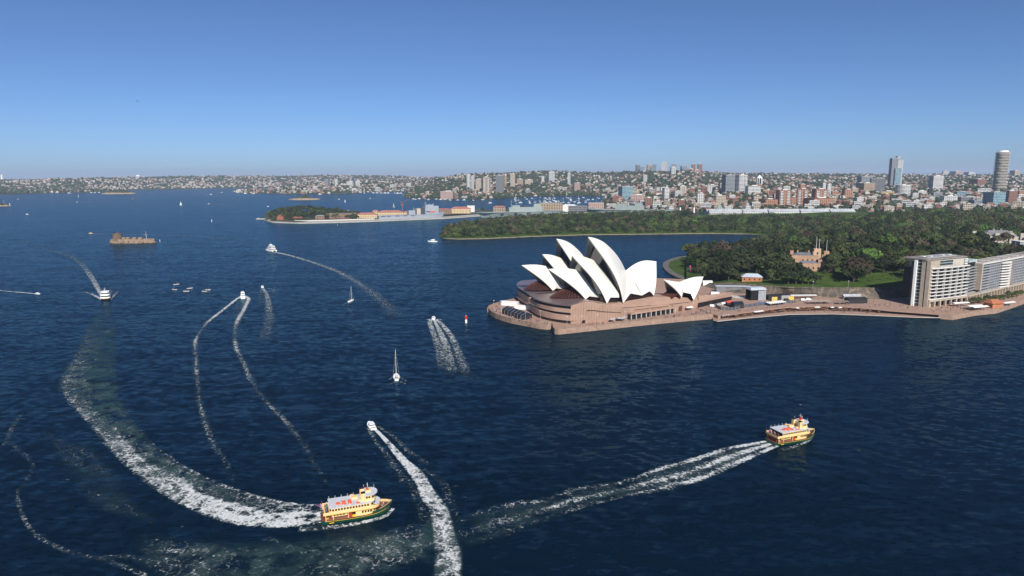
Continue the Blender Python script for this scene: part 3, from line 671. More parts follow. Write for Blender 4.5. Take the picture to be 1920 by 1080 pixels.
# end elevation: fins and glass slots, facing left
E0 = A0 - u1 * 1.2 - n1 * 0.5
e_dir = (at(1706, 572.5, 4.0) - E0); e_dir.z = 0; EL = e_dir.length; e_dir.normalize(); en = Vector((e_dir.y, -e_dir.x, 0))
if en.y > 0: en = -en
for f0, f1, d0, d1, m_, nm, up_ in ((.0, .22, -3, .6, M_sand, 'end_fin', 1), (.22, .30, -3, -.4, M_teal, 'stair_glass', 1), (.30, .50, -3, .5, M_sand, 'end_fin', 1), (.50, .78, -3, -.6, M_teal, 'stair_glass', 1), (.78, .93, -3.5, 1.2, M_white, 'end_fin', 1), (.93, 1.12, -DEP + 6, -.8, M_teal, 'end_glass', .98)):
    mb = MB(); a, b = E0 + e_dir * EL * f0, E0 + e_dir * EL * f1
    quadbox(mb, a, b, en if (Vector((0, 0, 1)).cross(e_dir)).dot(en) < 0 else en, d0, d1, Z0, ZT1b - .3 if nm != 'end_glass' else ZT1b - 1.5); mb.build(nm, m_, apt)
for k in range(NF + 4):
    mb = MB(); z = ZP - 4 + fh * k; a, b = E0 + e_dir * EL * .5, E0 + e_dir * EL * .78
    quadbox(mb, a, b, en, -.6, -.35, z, z + .35); mb.build('stair_landing', M_slab, apt)
mb = MB(); quadbox(mb, E0 + e_dir * EL * .02, E0 + e_dir * EL * 1.0, en, -DEP, -2.8, Z0, ZT1b - .4); mb.build('end_wall', M_sand, apt)
# recessed link between the blocks
ZT3 = za(A2, 496.5); NF3 = 10; fh3 = (ZT3 - ZP) / NF3
mb = MB(); quadbox(mb, A1 + u1 * .5, A2 + u3 * 1, n1, -DEP, -6.5, ZP, ZT3 + 2); mb.build('link_glass', M_glassd, apt)
for k in range(NF3):
    mb = MB(); z = ZP + fh3 * k; quadbox(mb, A1 + u1 * .5, A2 - u3 * .2, n1, -8, -3.5, z, z + .6); mb.build('balcony', M_bluemet, apt)
mb = MB(); quadbox(mb, A2 - u3 * .4, A2 + u3 * 2.2, n3, -6, .3, ZP + 2, ZT3 + 1); mb.build('party_wall', M_sand, apt)
# second block running away to the right
LB3 = (A3 - A2).length
mb = MB(); quadbox(mb, A2 + u3 * 2, A3, n3, -16, -3.4, ZP, ZT3); mb.build('core_glass', M_glassd, apt)
for k in range(NF3):
    z = ZP + fh3 * k; mb = MB()
    segs = [(2, 19, 0.0, M_bluemet), (19, 44, -.6, M_bluemet), (44, 66, 1.5, M_slab), (66, LB3, -.6, M_bluemet)]
    for a_, b_, off, m_ in segs:
        mb = MB()
        if m_ is M_slab:
            pts = [A2 + u3 * (a_ + (b_ - a_) * i / 8) + n3 * (2.6 * math.sin(math.pi * i / 8)) for i in range(9)]
            ii = [A2 + u3 * (a_ + (b_ - a_) * i / 8) - n3 * 2 for i in range(9)]
            mb.prism([(p.x - AO.x, p.y - AO.y) for p in pts + ii[::-1]], z - AO.z, z - AO.z + 1.05, bot=True)
        else: quadbox(mb, A2 + u3 * a_, A2 + u3 * b_, n3, -3.5, off, z, z + (1.0 if a_ < 10 else .75))
        mb.build('balcony', m_, apt)
x = 19.5
while x < LB3:
    if not 43 < x < 66:
        mb = MB(); p = A2 + u3 * x; quadbox(mb, p, p + u3 * .7, n3, -2.2, -.45, ZP, ZT3); mb.build('pier', M_bluemet, apt)
    x += 4.2
mb = MB(); quadbox(mb, A2 + u3 * 66, A2 + u3 * 70, n3, -4, .2, ZP, ZT3 + .5); mb.build('lift_core', M_roofg, apt)
mb = MB(); quadbox(mb, A2 + u3 * .5, A3, n3, -16.8, .4, ZT3, ZT3 + .8); mb.build('roof', M_slab, apt)
mb = MB(); quadbox(mb, A2 + u3 * 10, A3, n3, -15, -3, ZT3 + .8, ZT3 + 1.2); mb.build('roof', M_roofg, apt)
for i in range(9):
    mb = MB(); p = A2 + u3 * (12 + i * 11); quadbox(mb, p, p + u3 * 3.5, n3, -14, -4, ZT3 + 1.2, ZT3 + 1.5); mb.build('roof_panel', M_slab if i % 2 else M_conc, apt)
mb = MB(); quadbox(mb, A2 - u3 * 10, A2 + u3 * 6, n3, -16, -7, ZT3, ZT3 + 4.0); mb.build('lift_overrun', mat('pale_green_metal', (.36, .42, .42), .5), apt)
# arcade of square columns at the foot
mb = MB(); quadbox(mb, A0 - u1 * .5, A1 + u1 * .2, n1, -6, -2.8, Z0, ZP - .8); quadbox(mb, A1 + u1 * .4, A3, n3, -7, -3, Z0, ZP - .8); mb.build('arcade_glass', M_glassd, apt)
mb = MB(); quadbox(mb, A0 - u1 * .5, A1, n1, -6, .6, ZP - 1.9, ZP - .1); mb.build('arcade_beam', M_sand, apt)
mb = MB(); quadbox(mb, A1 + u3 * .3, A3, n3, -6, .9, ZP - 1.7, ZP - .1); mb.build('arcade_beam', M_sand, apt)
cb = MB(); cb.box((0, 0, (ZP - Z0 - 1.9) / 2), (1.5, 1.5, ZP - Z0 - 1.9)); cme = cb.mesh('arcade_column', M_sand)
L1 = (A1 - A0).length
for i in range(8): put('arcade_column', cme, apt, rel(A0 + u1 * (L1 * i / 7) - n1 * .3, Z0), math.atan2(u1.y, u1.x))
for i in range(1, 22): put('arcade_column', cme, apt, rel(A1 + u3 * (i * 6.2) - n3 * .1, Z0), math.atan2(u3.y, u3.x))
# ------------------------------------------------------------------ the city beyond
M_terra = mat('terracotta_roof', (0.16, 0.075, 0.052), 0.85, scale=0.05, col2=(0.25, 0.13, 0.095))
M_slate = mat('grey_roof', (0.13, 0.13, 0.14), 0.8, scale=0.05, col2=(0.26, 0.26, 0.27))
M_hw = mat('white_house_wall', (0.36, 0.345, 0.315), 0.8, scale=0.03, col2=(0.56, 0.54, 0.50))
M_hb = mat('brick_house_wall', (0.21, 0.12, 0.085), 0.85, scale=0.03, col2=(0.34, 0.24, 0.18))
FS_ = {
    'white': facade('white_facade', (0.56, 0.55, 0.53), (.05, .06, .075), 4.8, 6.3, .52, .72),
    'wband': facade('white_banded_facade', (0.60, 0.59, 0.57), (.04, .05, .065), 5.0, 13.5, .52, .95),
    'beige': facade('beige_facade', (0.42, 0.35, 0.27), (.045, .045, .05), 4.8, 6.0, .5, .66),
    'tan': facade('tan_facade', (0.36, 0.27, 0.19), (.04, .035, .03), 4.8, 7.5, .5, .7),
    'brick': facade('brick_facade', (0.22, 0.105, 0.075), (.04, .035, .035), 4.8, 5.4, .5, .6),
    'orange': facade('orange_facade', (0.36, 0.185, 0.115), (.055, .04, .035), 4.8, 6.9, .55, .62),
    'grey': facade('grey_facade', (0.27, 0.28, 0.30), (.03, .04, .05), 5.1, 4.5, .6, .8),
    'dgrid': facade('dark_grid_facade', (0.19, 0.19, 0.20), (.02, .025, .03), 5.3, 3.9, .62, .66),
    'teal': facade('teal_glass_facade', (0.26, 0.36, 0.40), (.05, .10, .13), 5.1, 5.1, .66, .86),
    'pink': facade('pink_facade', (0.42, 0.29, 0.25), (.05, .045, .05), 4.8, 6.0, .5, .6),
    'frame': facade('framed_facade', (0.66, 0.65, 0.62), (.035, .04, .05), 5.3, 4.8, .62, .78),
    'yellow': facade('yellow_facade', (0.50, 0.36, 0.13), (.06, .05, .04), 5.0, 6.0, .5, .6),
}
def ground_at(L, x, y):
    best = None
    for i in range(41):
        p = sample(L, x, i / 40); d = p - CP; yy = 540 - F * d.dot(UP) / d.dot(FW)
        if best is None or abs(yy - y) < best[0]: best = (abs(yy - y), p)
    return best[1]
KW = {'white': 'white', 'wband': 'white banded', 'beige': 'beige', 'tan': 'tan', 'brick': 'red brick', 'orange': 'orange', 'grey': 'grey', 'dgrid': 'dark grey gridded', 'teal': 'blue green glass', 'pink': 'pinkish', 'frame': 'white framed', 'yellow': 'yellow'}
CG = 'city and suburban blocks beyond the park'
def block(L, x0, x1, yt, yb, st, label, name='apartment_block', cat='building', rz=None, dep=.8, step=0, cap=True, group=None):
    c = ground_at(L, (x0 + x1) / 2, yb); k = mpp(c); w = (x1 - x0) * k; h = ztop(c, yt) - c.z
    rz = rnd.uniform(-.35, .35) if rz is None else rz; w = w / (abs(math.cos(rz)) + dep * abs(math.sin(rz))); d = max(8.0, w * dep)
    t = thing(name, (c.x, c.y + d * .3, c.z - 3), label, cat, group, rz); h += 3
    mb = MB(); mb.box((0, 0, h / 2), (w, d, h)); mb.build('wall', FS_[st], t)
    mb = MB(); mb.box((0, 0, h + .5), (w + .8, d + .8, 1.0)); mb.build('roof', M_conc if st != 'orange' else M_terra, t)
    if cap:
        mb = MB(); mb.box((w * .1, d * .05, h + 2.2), (w * .4, d * .4, 2.6)); mb.build('plant_room', M_grey if st in ('grey', 'dgrid', 'teal') else M_slab, t)
    if step:                                      # balcony stacks standing proud of the wall
        mb = MB(); mb.box((-w * .3, -d / 2 - .8, h * .48), (w * .22, 1.8, h * .92)); mb.box((w * .26, -d / 2 - .8, h * .48), (w * .2, 1.8, h * .92)); mb.build('balcony_stack', FS_['wband'], t)
    return t
T = [  # land, x0, x1, top, base, style, label
 (LC, 874.5, 882.5, 327.8, 355, 'white', 'taller white slab tower, left of a close pair on the wooded bay hill', 1), (LC, 883.5, 890.5, 329.5, 355, 'wband', 'white slab tower, right of a close pair on the wooded bay hill', 0),
 (LC, 891, 902, 336, 356, 'beige', 'grey beige tower squeezed between the white pair and the tan tower', 0), (LC, 903, 918, 332, 361, 'tan', 'broad tan tower low on the bay hill right of the white pair', 1),
 (LC, 930, 945, 329, 360, 'dgrid', 'dark balconied tower on the bay hill with a tan neighbour', 0), (LC, 945.5, 950, 330, 349, 'tan', 'thin tan tower just behind the dark balconied tower', 0),
 (LC, 957, 966, 325.5, 350, 'beige', 'slim pale beige tower standing alone on the bay hill', 0), (LC, 968, 981, 336, 347, 'tan', 'low tan block right of the slim beige tower', 0), (LC, 982, 999, 337, 346, 'beige', 'wide low beige block halfway up the hill', 0),
 (LC, 1015, 1020.5, 331, 343.5, 'white', 'small white tower left of the white twin slab', 0), (LC, 1028, 1040, 322, 341, 'wband', 'white twin slab tower high on the hillside', 1), (LC, 1064.5, 1070, 323, 345, 'white', 'thin white tower on the hillside above the moored boats', 0),
 (LC, 1077, 1089, 343, 358, 'pink', 'pinkish brick block near the head of the boat bay', 0), (LC, 1206, 1214, 329, 343.5, 'wband', 'white tower below the ridge with the skyline cluster', 0),
 (LD, 1192, 1200, 309.5, 324, 'dgrid', 'leftmost dark tower of the skyline cluster on the ridge', 0), (LD, 1201, 1208, 313, 324, 'grey', 'shorter grey tower beside the leftmost dark skyline tower', 0), (LD, 1213, 1221, 309, 322, 'tan', 'brownish skyline tower on the ridge', 0),
 (LD, 1222.5, 1231, 308.5, 322, 'grey', 'blue grey skyline tower left of the white one', 0), (LD, 1240, 1252, 304, 323, 'frame', 'bright white skyline tower, tallest of the ridge cluster', 0), (LD, 1259, 1268, 308, 323, 'grey', 'pale grey skyline tower behind the tall white balconied tower', 0),
 (LD, 1257, 1266, 313, 342, 'white', 'tall white balconied tower below the skyline cluster', 1), (LD, 1267.5, 1278, 325, 342, 'beige', 'cream tower beside the tall white balconied tower', 0), (LD, 1276.5, 1287, 311.6, 325, 'grey', 'square grey skyline tower left of the red brick pair', 0),
 (LD, 1296, 1304, 308, 327, 'brick', 'left of the two red brick skyline towers', 0), (LD, 1308, 1316, 308, 327, 'brick', 'right of the two red brick skyline towers', 0), (LD, 1290, 1300, 316, 328, 'pink', 'low brick block at the foot of the brick skyline pair', 0), (LD, 1302, 1311, 318, 329, 'pink', 'pink block between the brick skyline pair', 0),
 (LD, 1223, 1234, 324, 336, 'brick', 'brick block on the slope beneath the white skyline tower', 0),
 (LD, 1160.6, 1187, 350, 374, 'teal', 'blue green glass office block at the head of the boat bay', 0), (LD, 1182, 1212, 366, 381, 'pink', 'long pinkish block in front of the glass office', 0), (LD, 1242, 1255, 352.5, 374.6, 'white', 'white tower with a blank side among red roofs', 0), (LD, 1270.5, 1287, 349, 368, 'beige', 'beige balconied tower right of the white blank tower', 1),
 (LD, 1223.6, 1242, 378, 390, 'frame', 'bright white low block behind the grey warship', 0), (LD, 1209, 1222, 371, 389, 'brick', 'dark red block behind the warship superstructure', 0),
 (LD, 1355, 1377, 328.5, 363, 'grey', 'dark glass half of the large twin hospital block', 0), (LD, 1378, 1400.5, 328.5, 363, 'wband', 'white banded half of the large twin hospital block', 1),
 (LD, 1401, 1425, 349, 366, 'frame', 'open grey framed block right of the hospital block', 0), (LD, 1307, 1320, 363, 384, 'white', 'white block with an orange roofed neighbour above the naval wharf', 0), (LD, 1272, 1285, 375, 387, 'brick', 'bright red and white low block above the wharf', 0),
 (LD, 1335, 1360, 367, 385, 'beige', 'wide cream block above the wharf trees', 0), (LD, 1326, 1343, 347, 361, 'white', 'white and grey block left of the dark hospital half', 0),
 (LD, 1458, 1481, 357, 386, 'orange', 'leftmost orange tower of the orange brick complex', 1), (LD, 1494, 1516, 354.6, 386, 'orange', 'middle orange tower of the orange brick complex', 1), (LD, 1526, 1548.6, 355, 386, 'orange', 'rightmost orange tower of the orange brick complex', 1), (LD, 1426, 1458, 374, 388, 'orange', 'low orange terrace left of the orange towers', 0), (LD, 1481, 1494, 370, 387, 'orange', 'low orange link left of the middle orange tower', 0), (LD, 1516, 1560, 372, 388, 'orange', 'low orange terrace at the right foot of the orange towers', 0),
 (LD, 1582, 1597, 355.6, 373, 'orange', 'lone orange brick block right of the orange complex', 0), (LD, 1540, 1548, 344, 360, 'white', 'left of two narrow white slabs above the orange complex', 0), (LD, 1549.5, 1558, 346, 360, 'white', 'right of two narrow white slabs above the orange complex', 0), (LD, 1584, 1590, 344.5, 357, 'grey', 'thin grey white tower behind the lone orange block', 0),
 (LD, 1610, 1640, 343.6, 360, 'tan', 'wide tan block in front of the dark gridded slab', 0), (LD, 1613, 1634, 331, 344, 'grey', 'dark glass framed block high behind the tan one', 0), (LD, 1632.6, 1661, 334.6, 360, 'dgrid', 'wide dark gridded slab left of the tall twin tower', 0),
 (LD, 1655, 1679, 359, 365, 'yellow', 'low yellow building at the foot of the tall twin tower', 0), (LD, 1746.6, 1766, 330, 356, 'frame', 'white framed office slab standing alone right of the twin tower', 0), (LD, 1720, 1736, 358, 367, 'white', 'small white block below the white framed slab', 0),
 (LD, 1749, 1766, 361, 373, 'grey', 'grey frame block beneath the white framed slab', 0), (LD, 1794, 1817, 360, 369, 'teal', 'low block with a blue metal front', 0), (LD, 1799, 1838, 369.5, 381, 'dgrid', 'long dark low block behind the park trees', 0), (LD, 1768, 1794, 368, 379, 'white', 'bright white stepped low block beside the long dark block', 0),
 (LD, 1850.5, 1883, 360.5, 388, 'teal', 'teal glass office block below the round tower', 0), (LD, 1839, 1850, 364, 382, 'wband', 'narrow white banded block left of the teal office', 0), (LD, 1884, 1905, 358, 384, 'brick', 'brown brick block right of the teal office', 0),
 (LD, 1897, 1912, 320, 331, 'beige', 'far beige block on the horizon right of the round tower', 0), (LD, 1768, 1778, 320.7, 329, 'white', 'far pale block on the horizon left of the round tower', 0), (LD, 1785, 1804, 321.5, 329, 'pink', 'far long pinkish block on the horizon', 0), (LD, 1812, 1828, 323, 329, 'white', 'far low white block on the horizon', 0), (LD, 1823, 1849, 336, 348, 'brick', 'brown brick warehouse left of the round tower', 0),
 (LB, 609, 617, 337, 352, 'grey', 'grey tower on the low built up point', 0), (LB, 628, 634, 336.5, 349, 'white', 'slim white tower on the low built up point', 0), (LB, 650, 663, 340, 349, 'white', 'white block on the crest of the point', 0), (LB, 665, 675, 339, 348, 'frame', 'square white block at the right of the point', 0),
 (LB, 443, 452, 356, 361, 'frame', 'bright white building at the tip of the point', 0), (LC, 826, 851, 359, 373, 'pink', 'pinkish waterfront block at the foot of the bay hill', 0), (LC, 852, 856.5, 361, 373, 'brick', 'small brick waterfront block beside the pinkish one', 0),
]
for L, x0, x1, yt, yb, st, lab, sp_ in T: block(L, x0, x1, yt, yb, st, lab, step=sp_, name='office_tower' if 'tower' in lab else 'apartment_block')
# the tall stepped twin tower
c = ground_at(LD, 1677, 352); k = mpp(c); h = ztop(c, 297) - c.z
t = thing('twin_tower', (c.x, c.y, c.z), 'tall stepped grey twin tower with a mast, left of the round tower', 'building', rz=.1)
mb = MB(); mb.box((-6 * k, 0, h / 2), (11 * k, 20, h)); mb.build('wall', FS_['grey'], t)
mb = MB(); mb.box((6 * k, 2, h * .485), (11 * k, 20, h * .97)); mb.build('wall', FS_['wband'], t)
mb = MB(); mb.box((0, -13, h * .33), (12 * k, 12, h * .66)); mb.build('glass_bay', FS_['teal'], t)
mb = MB(); mb.prism([(-11.5 * k, -10), (1 * k, -10), (1 * k, 10), (-11.5 * k, 10)], h, h + 1.5); mb.prism([(-2 * k, -9), (5 * k, -9), (5 * k, 9), (-2 * k, 9)], h, h + 11, top=[(0, -9), (5 * k, -9), (5 * k, 9), (0, 9)]); mb.build('roof_crown', M_grey, t)
mb = MB(); mb.tube((4.6 * k, 0, h + 8), (4.6 * k, 0, h + 24), .9, .4); mb.build('mast', M_grey, t)
# the round tower with stacked balconies
c = ground_at(LD, 1873, 357); k = mpp(c); h = ztop(c, 286) - c.z; r = 12.0 * k
t = thing('round_tower', (c.x, c.y, c.z), 'tall round white residential tower of stacked balconies at the right', 'building')
mb = MB(); mb.lathe((0, 0, 0), [(r * .9, 0), (r * .86, h)], 24); mb.build('wall', mat('shaded_glazing', (.05, .042, .036), .4, var=.3, scale=.3), t)
nf = 24
for i in range(nf):
    z = h * (i + .2) / nf; rr_ = r * (1.0 - .05 * i / nf) * (1.02 if i % 2 else .97); mb = MB()
    pts = []
    for a in range(28):
        f = 2 * math.pi * a / 28; q = rr_ * (1 + .05 * math.sin(5 * f + (i % 4) * .8)); pts.append((q * math.cos(f), q * math.sin(f)))
    mb.prism(pts, z, z + h / nf * .38, bot=True); mb.build('balcony', mat('cream_balcony', (.52, .47, .39), .7, var=.1, scale=.1), t)
mb = MB(); mb.lathe((0, 0, h), [(r * .99, 0), (r * 1.0, 1.2), (r * .7, 3), (r * .68, 8), (r * .3, 9)], 24); mb.build('roof_crown', M_white, t)
# round white banded block, pyramid capped hotel tower
c = ground_at(LD, 1692, 364); k = mpp(c); h = ztop(c, 347) - c.z
t = thing('round_block', c, 'squat round white gridded block right of the twin tower', 'building'); mb = MB(); mb.lathe((0, 0, 0), [(13 * k, 0), (13 * k, h)], 20); mb.build('wall', FS_['frame'], t); mb = MB(); mb.lathe((0, 0, h), [(13.3 * k, 0), (13.3 * k, 1.2), (4 * k, 1.4), (4 * k, 4)], 20); mb.build('roof', M_slab, t)
c = ground_at(LD, 1423.5, 347); k = mpp(c); h = ztop(c, 334) - c.z
t = thing('capped_tower', c, 'white ribbed tower with a pointed cap right of the hospital block', 'building')
mb = MB(); mb.lathe((0, 0, 0), [(5.4 * k, 0), (5.4 * k, h)], 8); mb.build('wall', M_glassd, t)
for i in range(8):
    f = 2 * math.pi * (i + .5) / 8; mb = MB(); mb.box((5.2 * k * math.cos(f), 5.2 * k * math.sin(f), h / 2), (1.1 * k, 1.1 * k, h), f); mb.build('rib', M_white, t)
mb = MB(); mb.lathe((0, 0, h), [(5.8 * k, 0), (5 * k, 2), (.5 * k, ztop(c, 328) - c.z - h)], 8); mb.build('roof_cap', M_white, t)
# mid-rise blocks: several kinds, each one its own thing
PR = {}
def mid_proto(st, w, d, h, hip):
    t = thing('city_block', (0, 0, 0), '', 'building')
    mb = MB(); mb.box((0, 0, h / 2 - 2), (w, d, h + 4)); mb.build('wall', FS_[st], t)
    mb = MB()
    if hip: mb.prism([(-w / 2 - .5, -d / 2 - .5), (w / 2 + .5, -d / 2 - .5), (w / 2 + .5, d / 2 + .5), (-w / 2 - .5, d / 2 + .5)], h, h + 4, top=[(-w * .25, -.3), (w * .25, -.3), (w * .25, .3), (-w * .25, .3)])
    else: mb.box((0, 0, h + .4), (w + .6, d + .6, .8)); mb.box((w * .15, 0, h + 1.6), (w * .3, d * .35, 2.2))
    mb.build('roof', M_terra if hip else (M_conc if st not in ('grey', 'dgrid') else M_slate), t)
    return t
kinds = [('white', 22, 14, 14, 0, 'white flat roofed block'), ('beige', 26, 15, 17, 0, 'beige flat roofed block'), ('brick', 20, 14, 13, 1, 'brick block with a red hipped roof'), ('tan', 24, 16, 15, 0, 'tan flat roofed block'), ('pink', 22, 13, 12, 1, 'pinkish block with a red hipped roof'), ('wband', 28, 14, 20, 0, 'white banded taller block'), ('grey', 26, 18, 16, 0, 'grey office block'), ('orange', 22, 14, 14, 0, 'orange brick block'), ('white', 34, 16, 9, 0, 'long low white block'), ('beige', 18, 14, 24, 0, 'slim beige block')]
protos = [mid_proto(*k_[:5]) for k_ in kinds]; used = [0] * len(kinds)
occ = [((x0 + x1) / 2, yb) for L, x0, x1, yt, yb, *_ in T]
def place_mid(L, n, xr, tr, where, smin=.7, smax=1.15, wts=None):
    got = 0; tries = 0
    while got < n and tries < n * 30:
        tries += 1; x = rnd.uniform(*xr); tt = rnd.uniform(*tr) ** 1.2 if tr[1] < 1 else rnd.uniform(*tr); p = sample(L, x, tt)
        if p.z < 1.0 or any((p - q).length < 24 for q in spots): continue
        d = p - CP; yy = 540 - F * d.dot(UP) / d.dot(FW)
        if any(abs(x - a) < 9 and -9 < yy - b < 9 for a, b in occ): continue
        i = rnd.choices(range(len(kinds)), wts or [3, 3, 3, 2, 2, 2, 1, 1, 2, 1])[0]; s = rnd.uniform(smin, smax)
        lab = '%s %s' % (kinds[i][5], where)
        if not used[i]: o = protos[i]; used[i] = 1; o['label'] = lab
        else: o = dup(protos[i], label=lab)
        o.location = p; o.rotation_euler = (0, 0, rnd.uniform(-.6, .6)); o.scale = (s, s, s * rnd.uniform(.8, 1.2)); o['group'] = 'mid rise blocks ' + where
        spots.append(p); got += 1
spots = []
place_mid(LD, 85, (1140, 1960), (.02, .22), 'on the near slope above the wharf', .7, 1.1)
place_mid(LD, 95, (1150, 1960), (.22, .55), 'on the middle inner slope', .8, 1.25)
place_mid(LC, 50, (790, 1310), (.03, .45), 'on the hill behind the boat bay', .8, 1.2)
place_mid(LB, 22, (450, 790), (.05, .7), 'on the low point across the harbour', .9, 1.4)
for i, u in enumerate(used):
    if not u:
        for ch in list(protos[i].children): bpy.data.objects.remove(ch)
        bpy.data.objects.remove(protos[i])
# the mass of far houses and of far suburban trees
hm_ = MB(); rn = random.Random(3)
def house(p, w, d, h, rz, wall, roof):
    M = Matrix.Rotation(rz, 3, 'Z'); hm_.mi = wall; hm_.box((p.x, p.y, p.z + h / 2 - 2), (w, d, h + 4), rz)
    hm_.mi = roof; a, b = w / 2 + .4, d / 2 + .4
    B4 = [M @ Vector(q) + p for q in ((-a, -b, h), (a, -b, h), (a, b, h), (-a, b, h))]; r1_, r2_ = M @ Vector((-w * .22, 0, h + d * .28)) + p, M @ Vector((w * .22, 0, h + d * .28)) + p
    n = hm_.vs(B4 + [r1_, r2_])
    for q in ((0, 1, 5, 4), (1, 2, 5), (2, 3, 4, 5), (3, 0, 4)): hm_.face([n + i for i in q])
tm_ = MB()
def crown(p, r, h):
    tm_.mi = rn.choice((0, 0, 1, 2)); tm_.blob((p.x, p.y, p.z + h * .5), (r, r, h * .62), 1, .55, rn)
def far_fill(L, n, xr, tr, tree, big=1.0, wht=.5, dens=None):
    for _ in range(n):
        x = rn.uniform(*xr); t = rn.uniform(*tr); p = sample(L, x, t)
        if p.z < .6: continue
        nz = noise.noise(Vector((p.x * .004, p.y * .0016, 3.1)))
        if rn.random() < tree + nz * .7: s = big * rn.uniform(5, 11); crown(p, s, s * rn.uniform(1.0, 1.5))
        elif not any((p - q).length < 20 for q in spots):
            wv = 0 if rn.random() < wht else 1
            house(p, big * rn.uniform(10, 19), big * rn.uniform(8, 12), big * rn.uniform(4.5, 9), rn.uniform(-.7, .7), wv, rn.choice((2, 2, 3, 4)))
far_fill(LA, 3400, (-60, 860), (.06, .99), .36, 1.15, .55)
far_fill(LA, 500, (-60, 190), (.02, .5), 1.0, 1.3)
far_fill(LB, 800, (440, 800), (.02, .98), .38, 1.0, .45)
far_fill(LC, 3300, (756, 1320), (.02, .99), .58, .92, .42)
far_fill(LC, 300, (756, 830), (.02, .6), 1.0, 1.0)
far_fill(LC, 260, (880, 1150), (.01, .1), 1.0, 1.0)
far_fill(LD, 2900, (1135, 1980), (.20, .74), .52, .92, .40)
far_fill(LD, 2300, (1170, 1980), (.72, 1.0), .60, 1.1, .45)
far_fill(LD, 1300, (1140, 1980), (.0, .3), .74, .8, .5)
tag(hm_.build('suburban_houses', [M_hw, M_hb, M_terra, M_slate, M_conc]), 'thousands of small houses with red and grey roofs covering the far suburbs', kind='stuff')
M_ft = [mat('far_foliage_dark', (0.022, 0.032, 0.016), .95, scale=.03, col2=(.042, .058, .028), spec=.05), mat('far_foliage_olive', (0.036, 0.044, 0.022), .95, scale=.03, col2=(.062, .070, .036), spec=.05), mat('far_foliage_green', (0.028, 0.045, 0.018), .95, scale=.03, col2=(.055, .080, .032), spec=.05)]
# islets and the rocky tip carry bushes
for (o_, c_, k_), n_, w_, h_ in ((I1, 60, 27, 9), (I2, 60, 24, 7), (I3, 24, 14, 5)):
    for _ in range(n_):
        a = rn.uniform(0, 6.28); q = rn.random() ** .5; x = c_.x + math.cos(a) * w_ * k_ * q * .95; y = c_.y + math.sin(a) * w_ * k_ * q * .5
        crown(Vector((x, y, 2 + (1 - q) * 3 * k_)), k_ * rn.uniform(1.6, 3.2), k_ * (h_ * (1 - q * .55)) * rn.uniform(.5, .9))
tag(tm_.build('suburban_trees', M_ft, smooth=False), 'far mass of trees between the suburban houses', kind='stuff')
# ------------------------------------------------------------------ trees of the park
def leaf_mat(name, c1, c2):
    m, t, b, N, L = nodes(name)
    tc = N('ShaderNodeTexCoord'); nz = N('ShaderNodeTexNoise', Scale=0.35, Detail=3.0); L(tc.outputs['Object'], nz.inputs['Vector'])
    r = N('ShaderNodeMapRange'); L(nz.outputs['Fac'], r.inputs[0]); r.inputs[1].default_value = .34; r.inputs[2].default_value = .66
    mx = N('ShaderNodeMixRGB'); L(r.outputs[0], mx.inputs[0]); mx.inputs[1].default_value = (*c1, 1); mx.inputs[2].default_value = (*c2, 1)
    oi = N('ShaderNodeObjectInfo'); hs = N('ShaderNodeHueSaturation'); mr = N('ShaderNodeMapRange'); L(oi.outputs['Random'], mr.inputs[0])
    mr.inputs[3].default_value = .75; mr.inputs[4].default_value = 1.3; L(mr.outputs[0], hs.inputs['Value'])
    m2 = N('ShaderNodeMapRange'); wn = N('ShaderNodeMath', operation='MULTIPLY'); wn.inputs[1].default_value = 7.31; L(oi.outputs['Random'], wn.inputs[0])
    fr = N('ShaderNodeMath', operation='FRACT'); L(wn.outputs[0], fr.inputs[0]); L(fr.outputs[0], m2.inputs[0]); m2.inputs[3].default_value = .482; m2.inputs[4].default_value = .515
    L(m2.outputs[0], hs.inputs['Hue']); L(mx.outputs[0], hs.inputs['Color']); L(hs.outputs[0], b.inputs['Base Color'])
    b.inputs['Roughness'].default_value = .75; b.inputs['Specular IOR Level'].default_value = .15
    return m
LM = {'fig': leaf_mat('fig_leaves', (.018, .026, .010), (.044, .053, .020)), 'dark': leaf_mat('dark_leaves', (.012, .020, .009), (.030, .041, .016)),
      'bright': leaf_mat('bright_leaves', (.045, .085, .018), (.085, .14, .030)), 'brown': leaf_mat('bronze_leaves', (.042, .034, .022), (.078, .062, .038)),
      'pine': leaf_mat('pine_needles', (.012, .022, .012), (.028, .042, .020)), 'olive': leaf_mat('olive_leaves', (.034, .046, .016), (.070, .084, .028)), 'palm': leaf_mat('palm_fronds', (.035, .05, .02), (.07, .085, .03))}
M_trunk = mat('tree_bark', (.075, .058, .045), .95, var=.3, scale=.8)
def card(mb, c, n, s, rn):
    n = n.normalized(); a = n.orthogonal().normalized(); a.rotate(Matrix.Rotation(rn.uniform(0, 6.28), 3, n)); b = n.cross(a)
    w, h = s * rn.uniform(.6, 1.0), s * rn.uniform(.5, .9)
    mb.poly([c - a * w, c - b * h * .9 + a * w * .1, c + a * w, c + b * h])
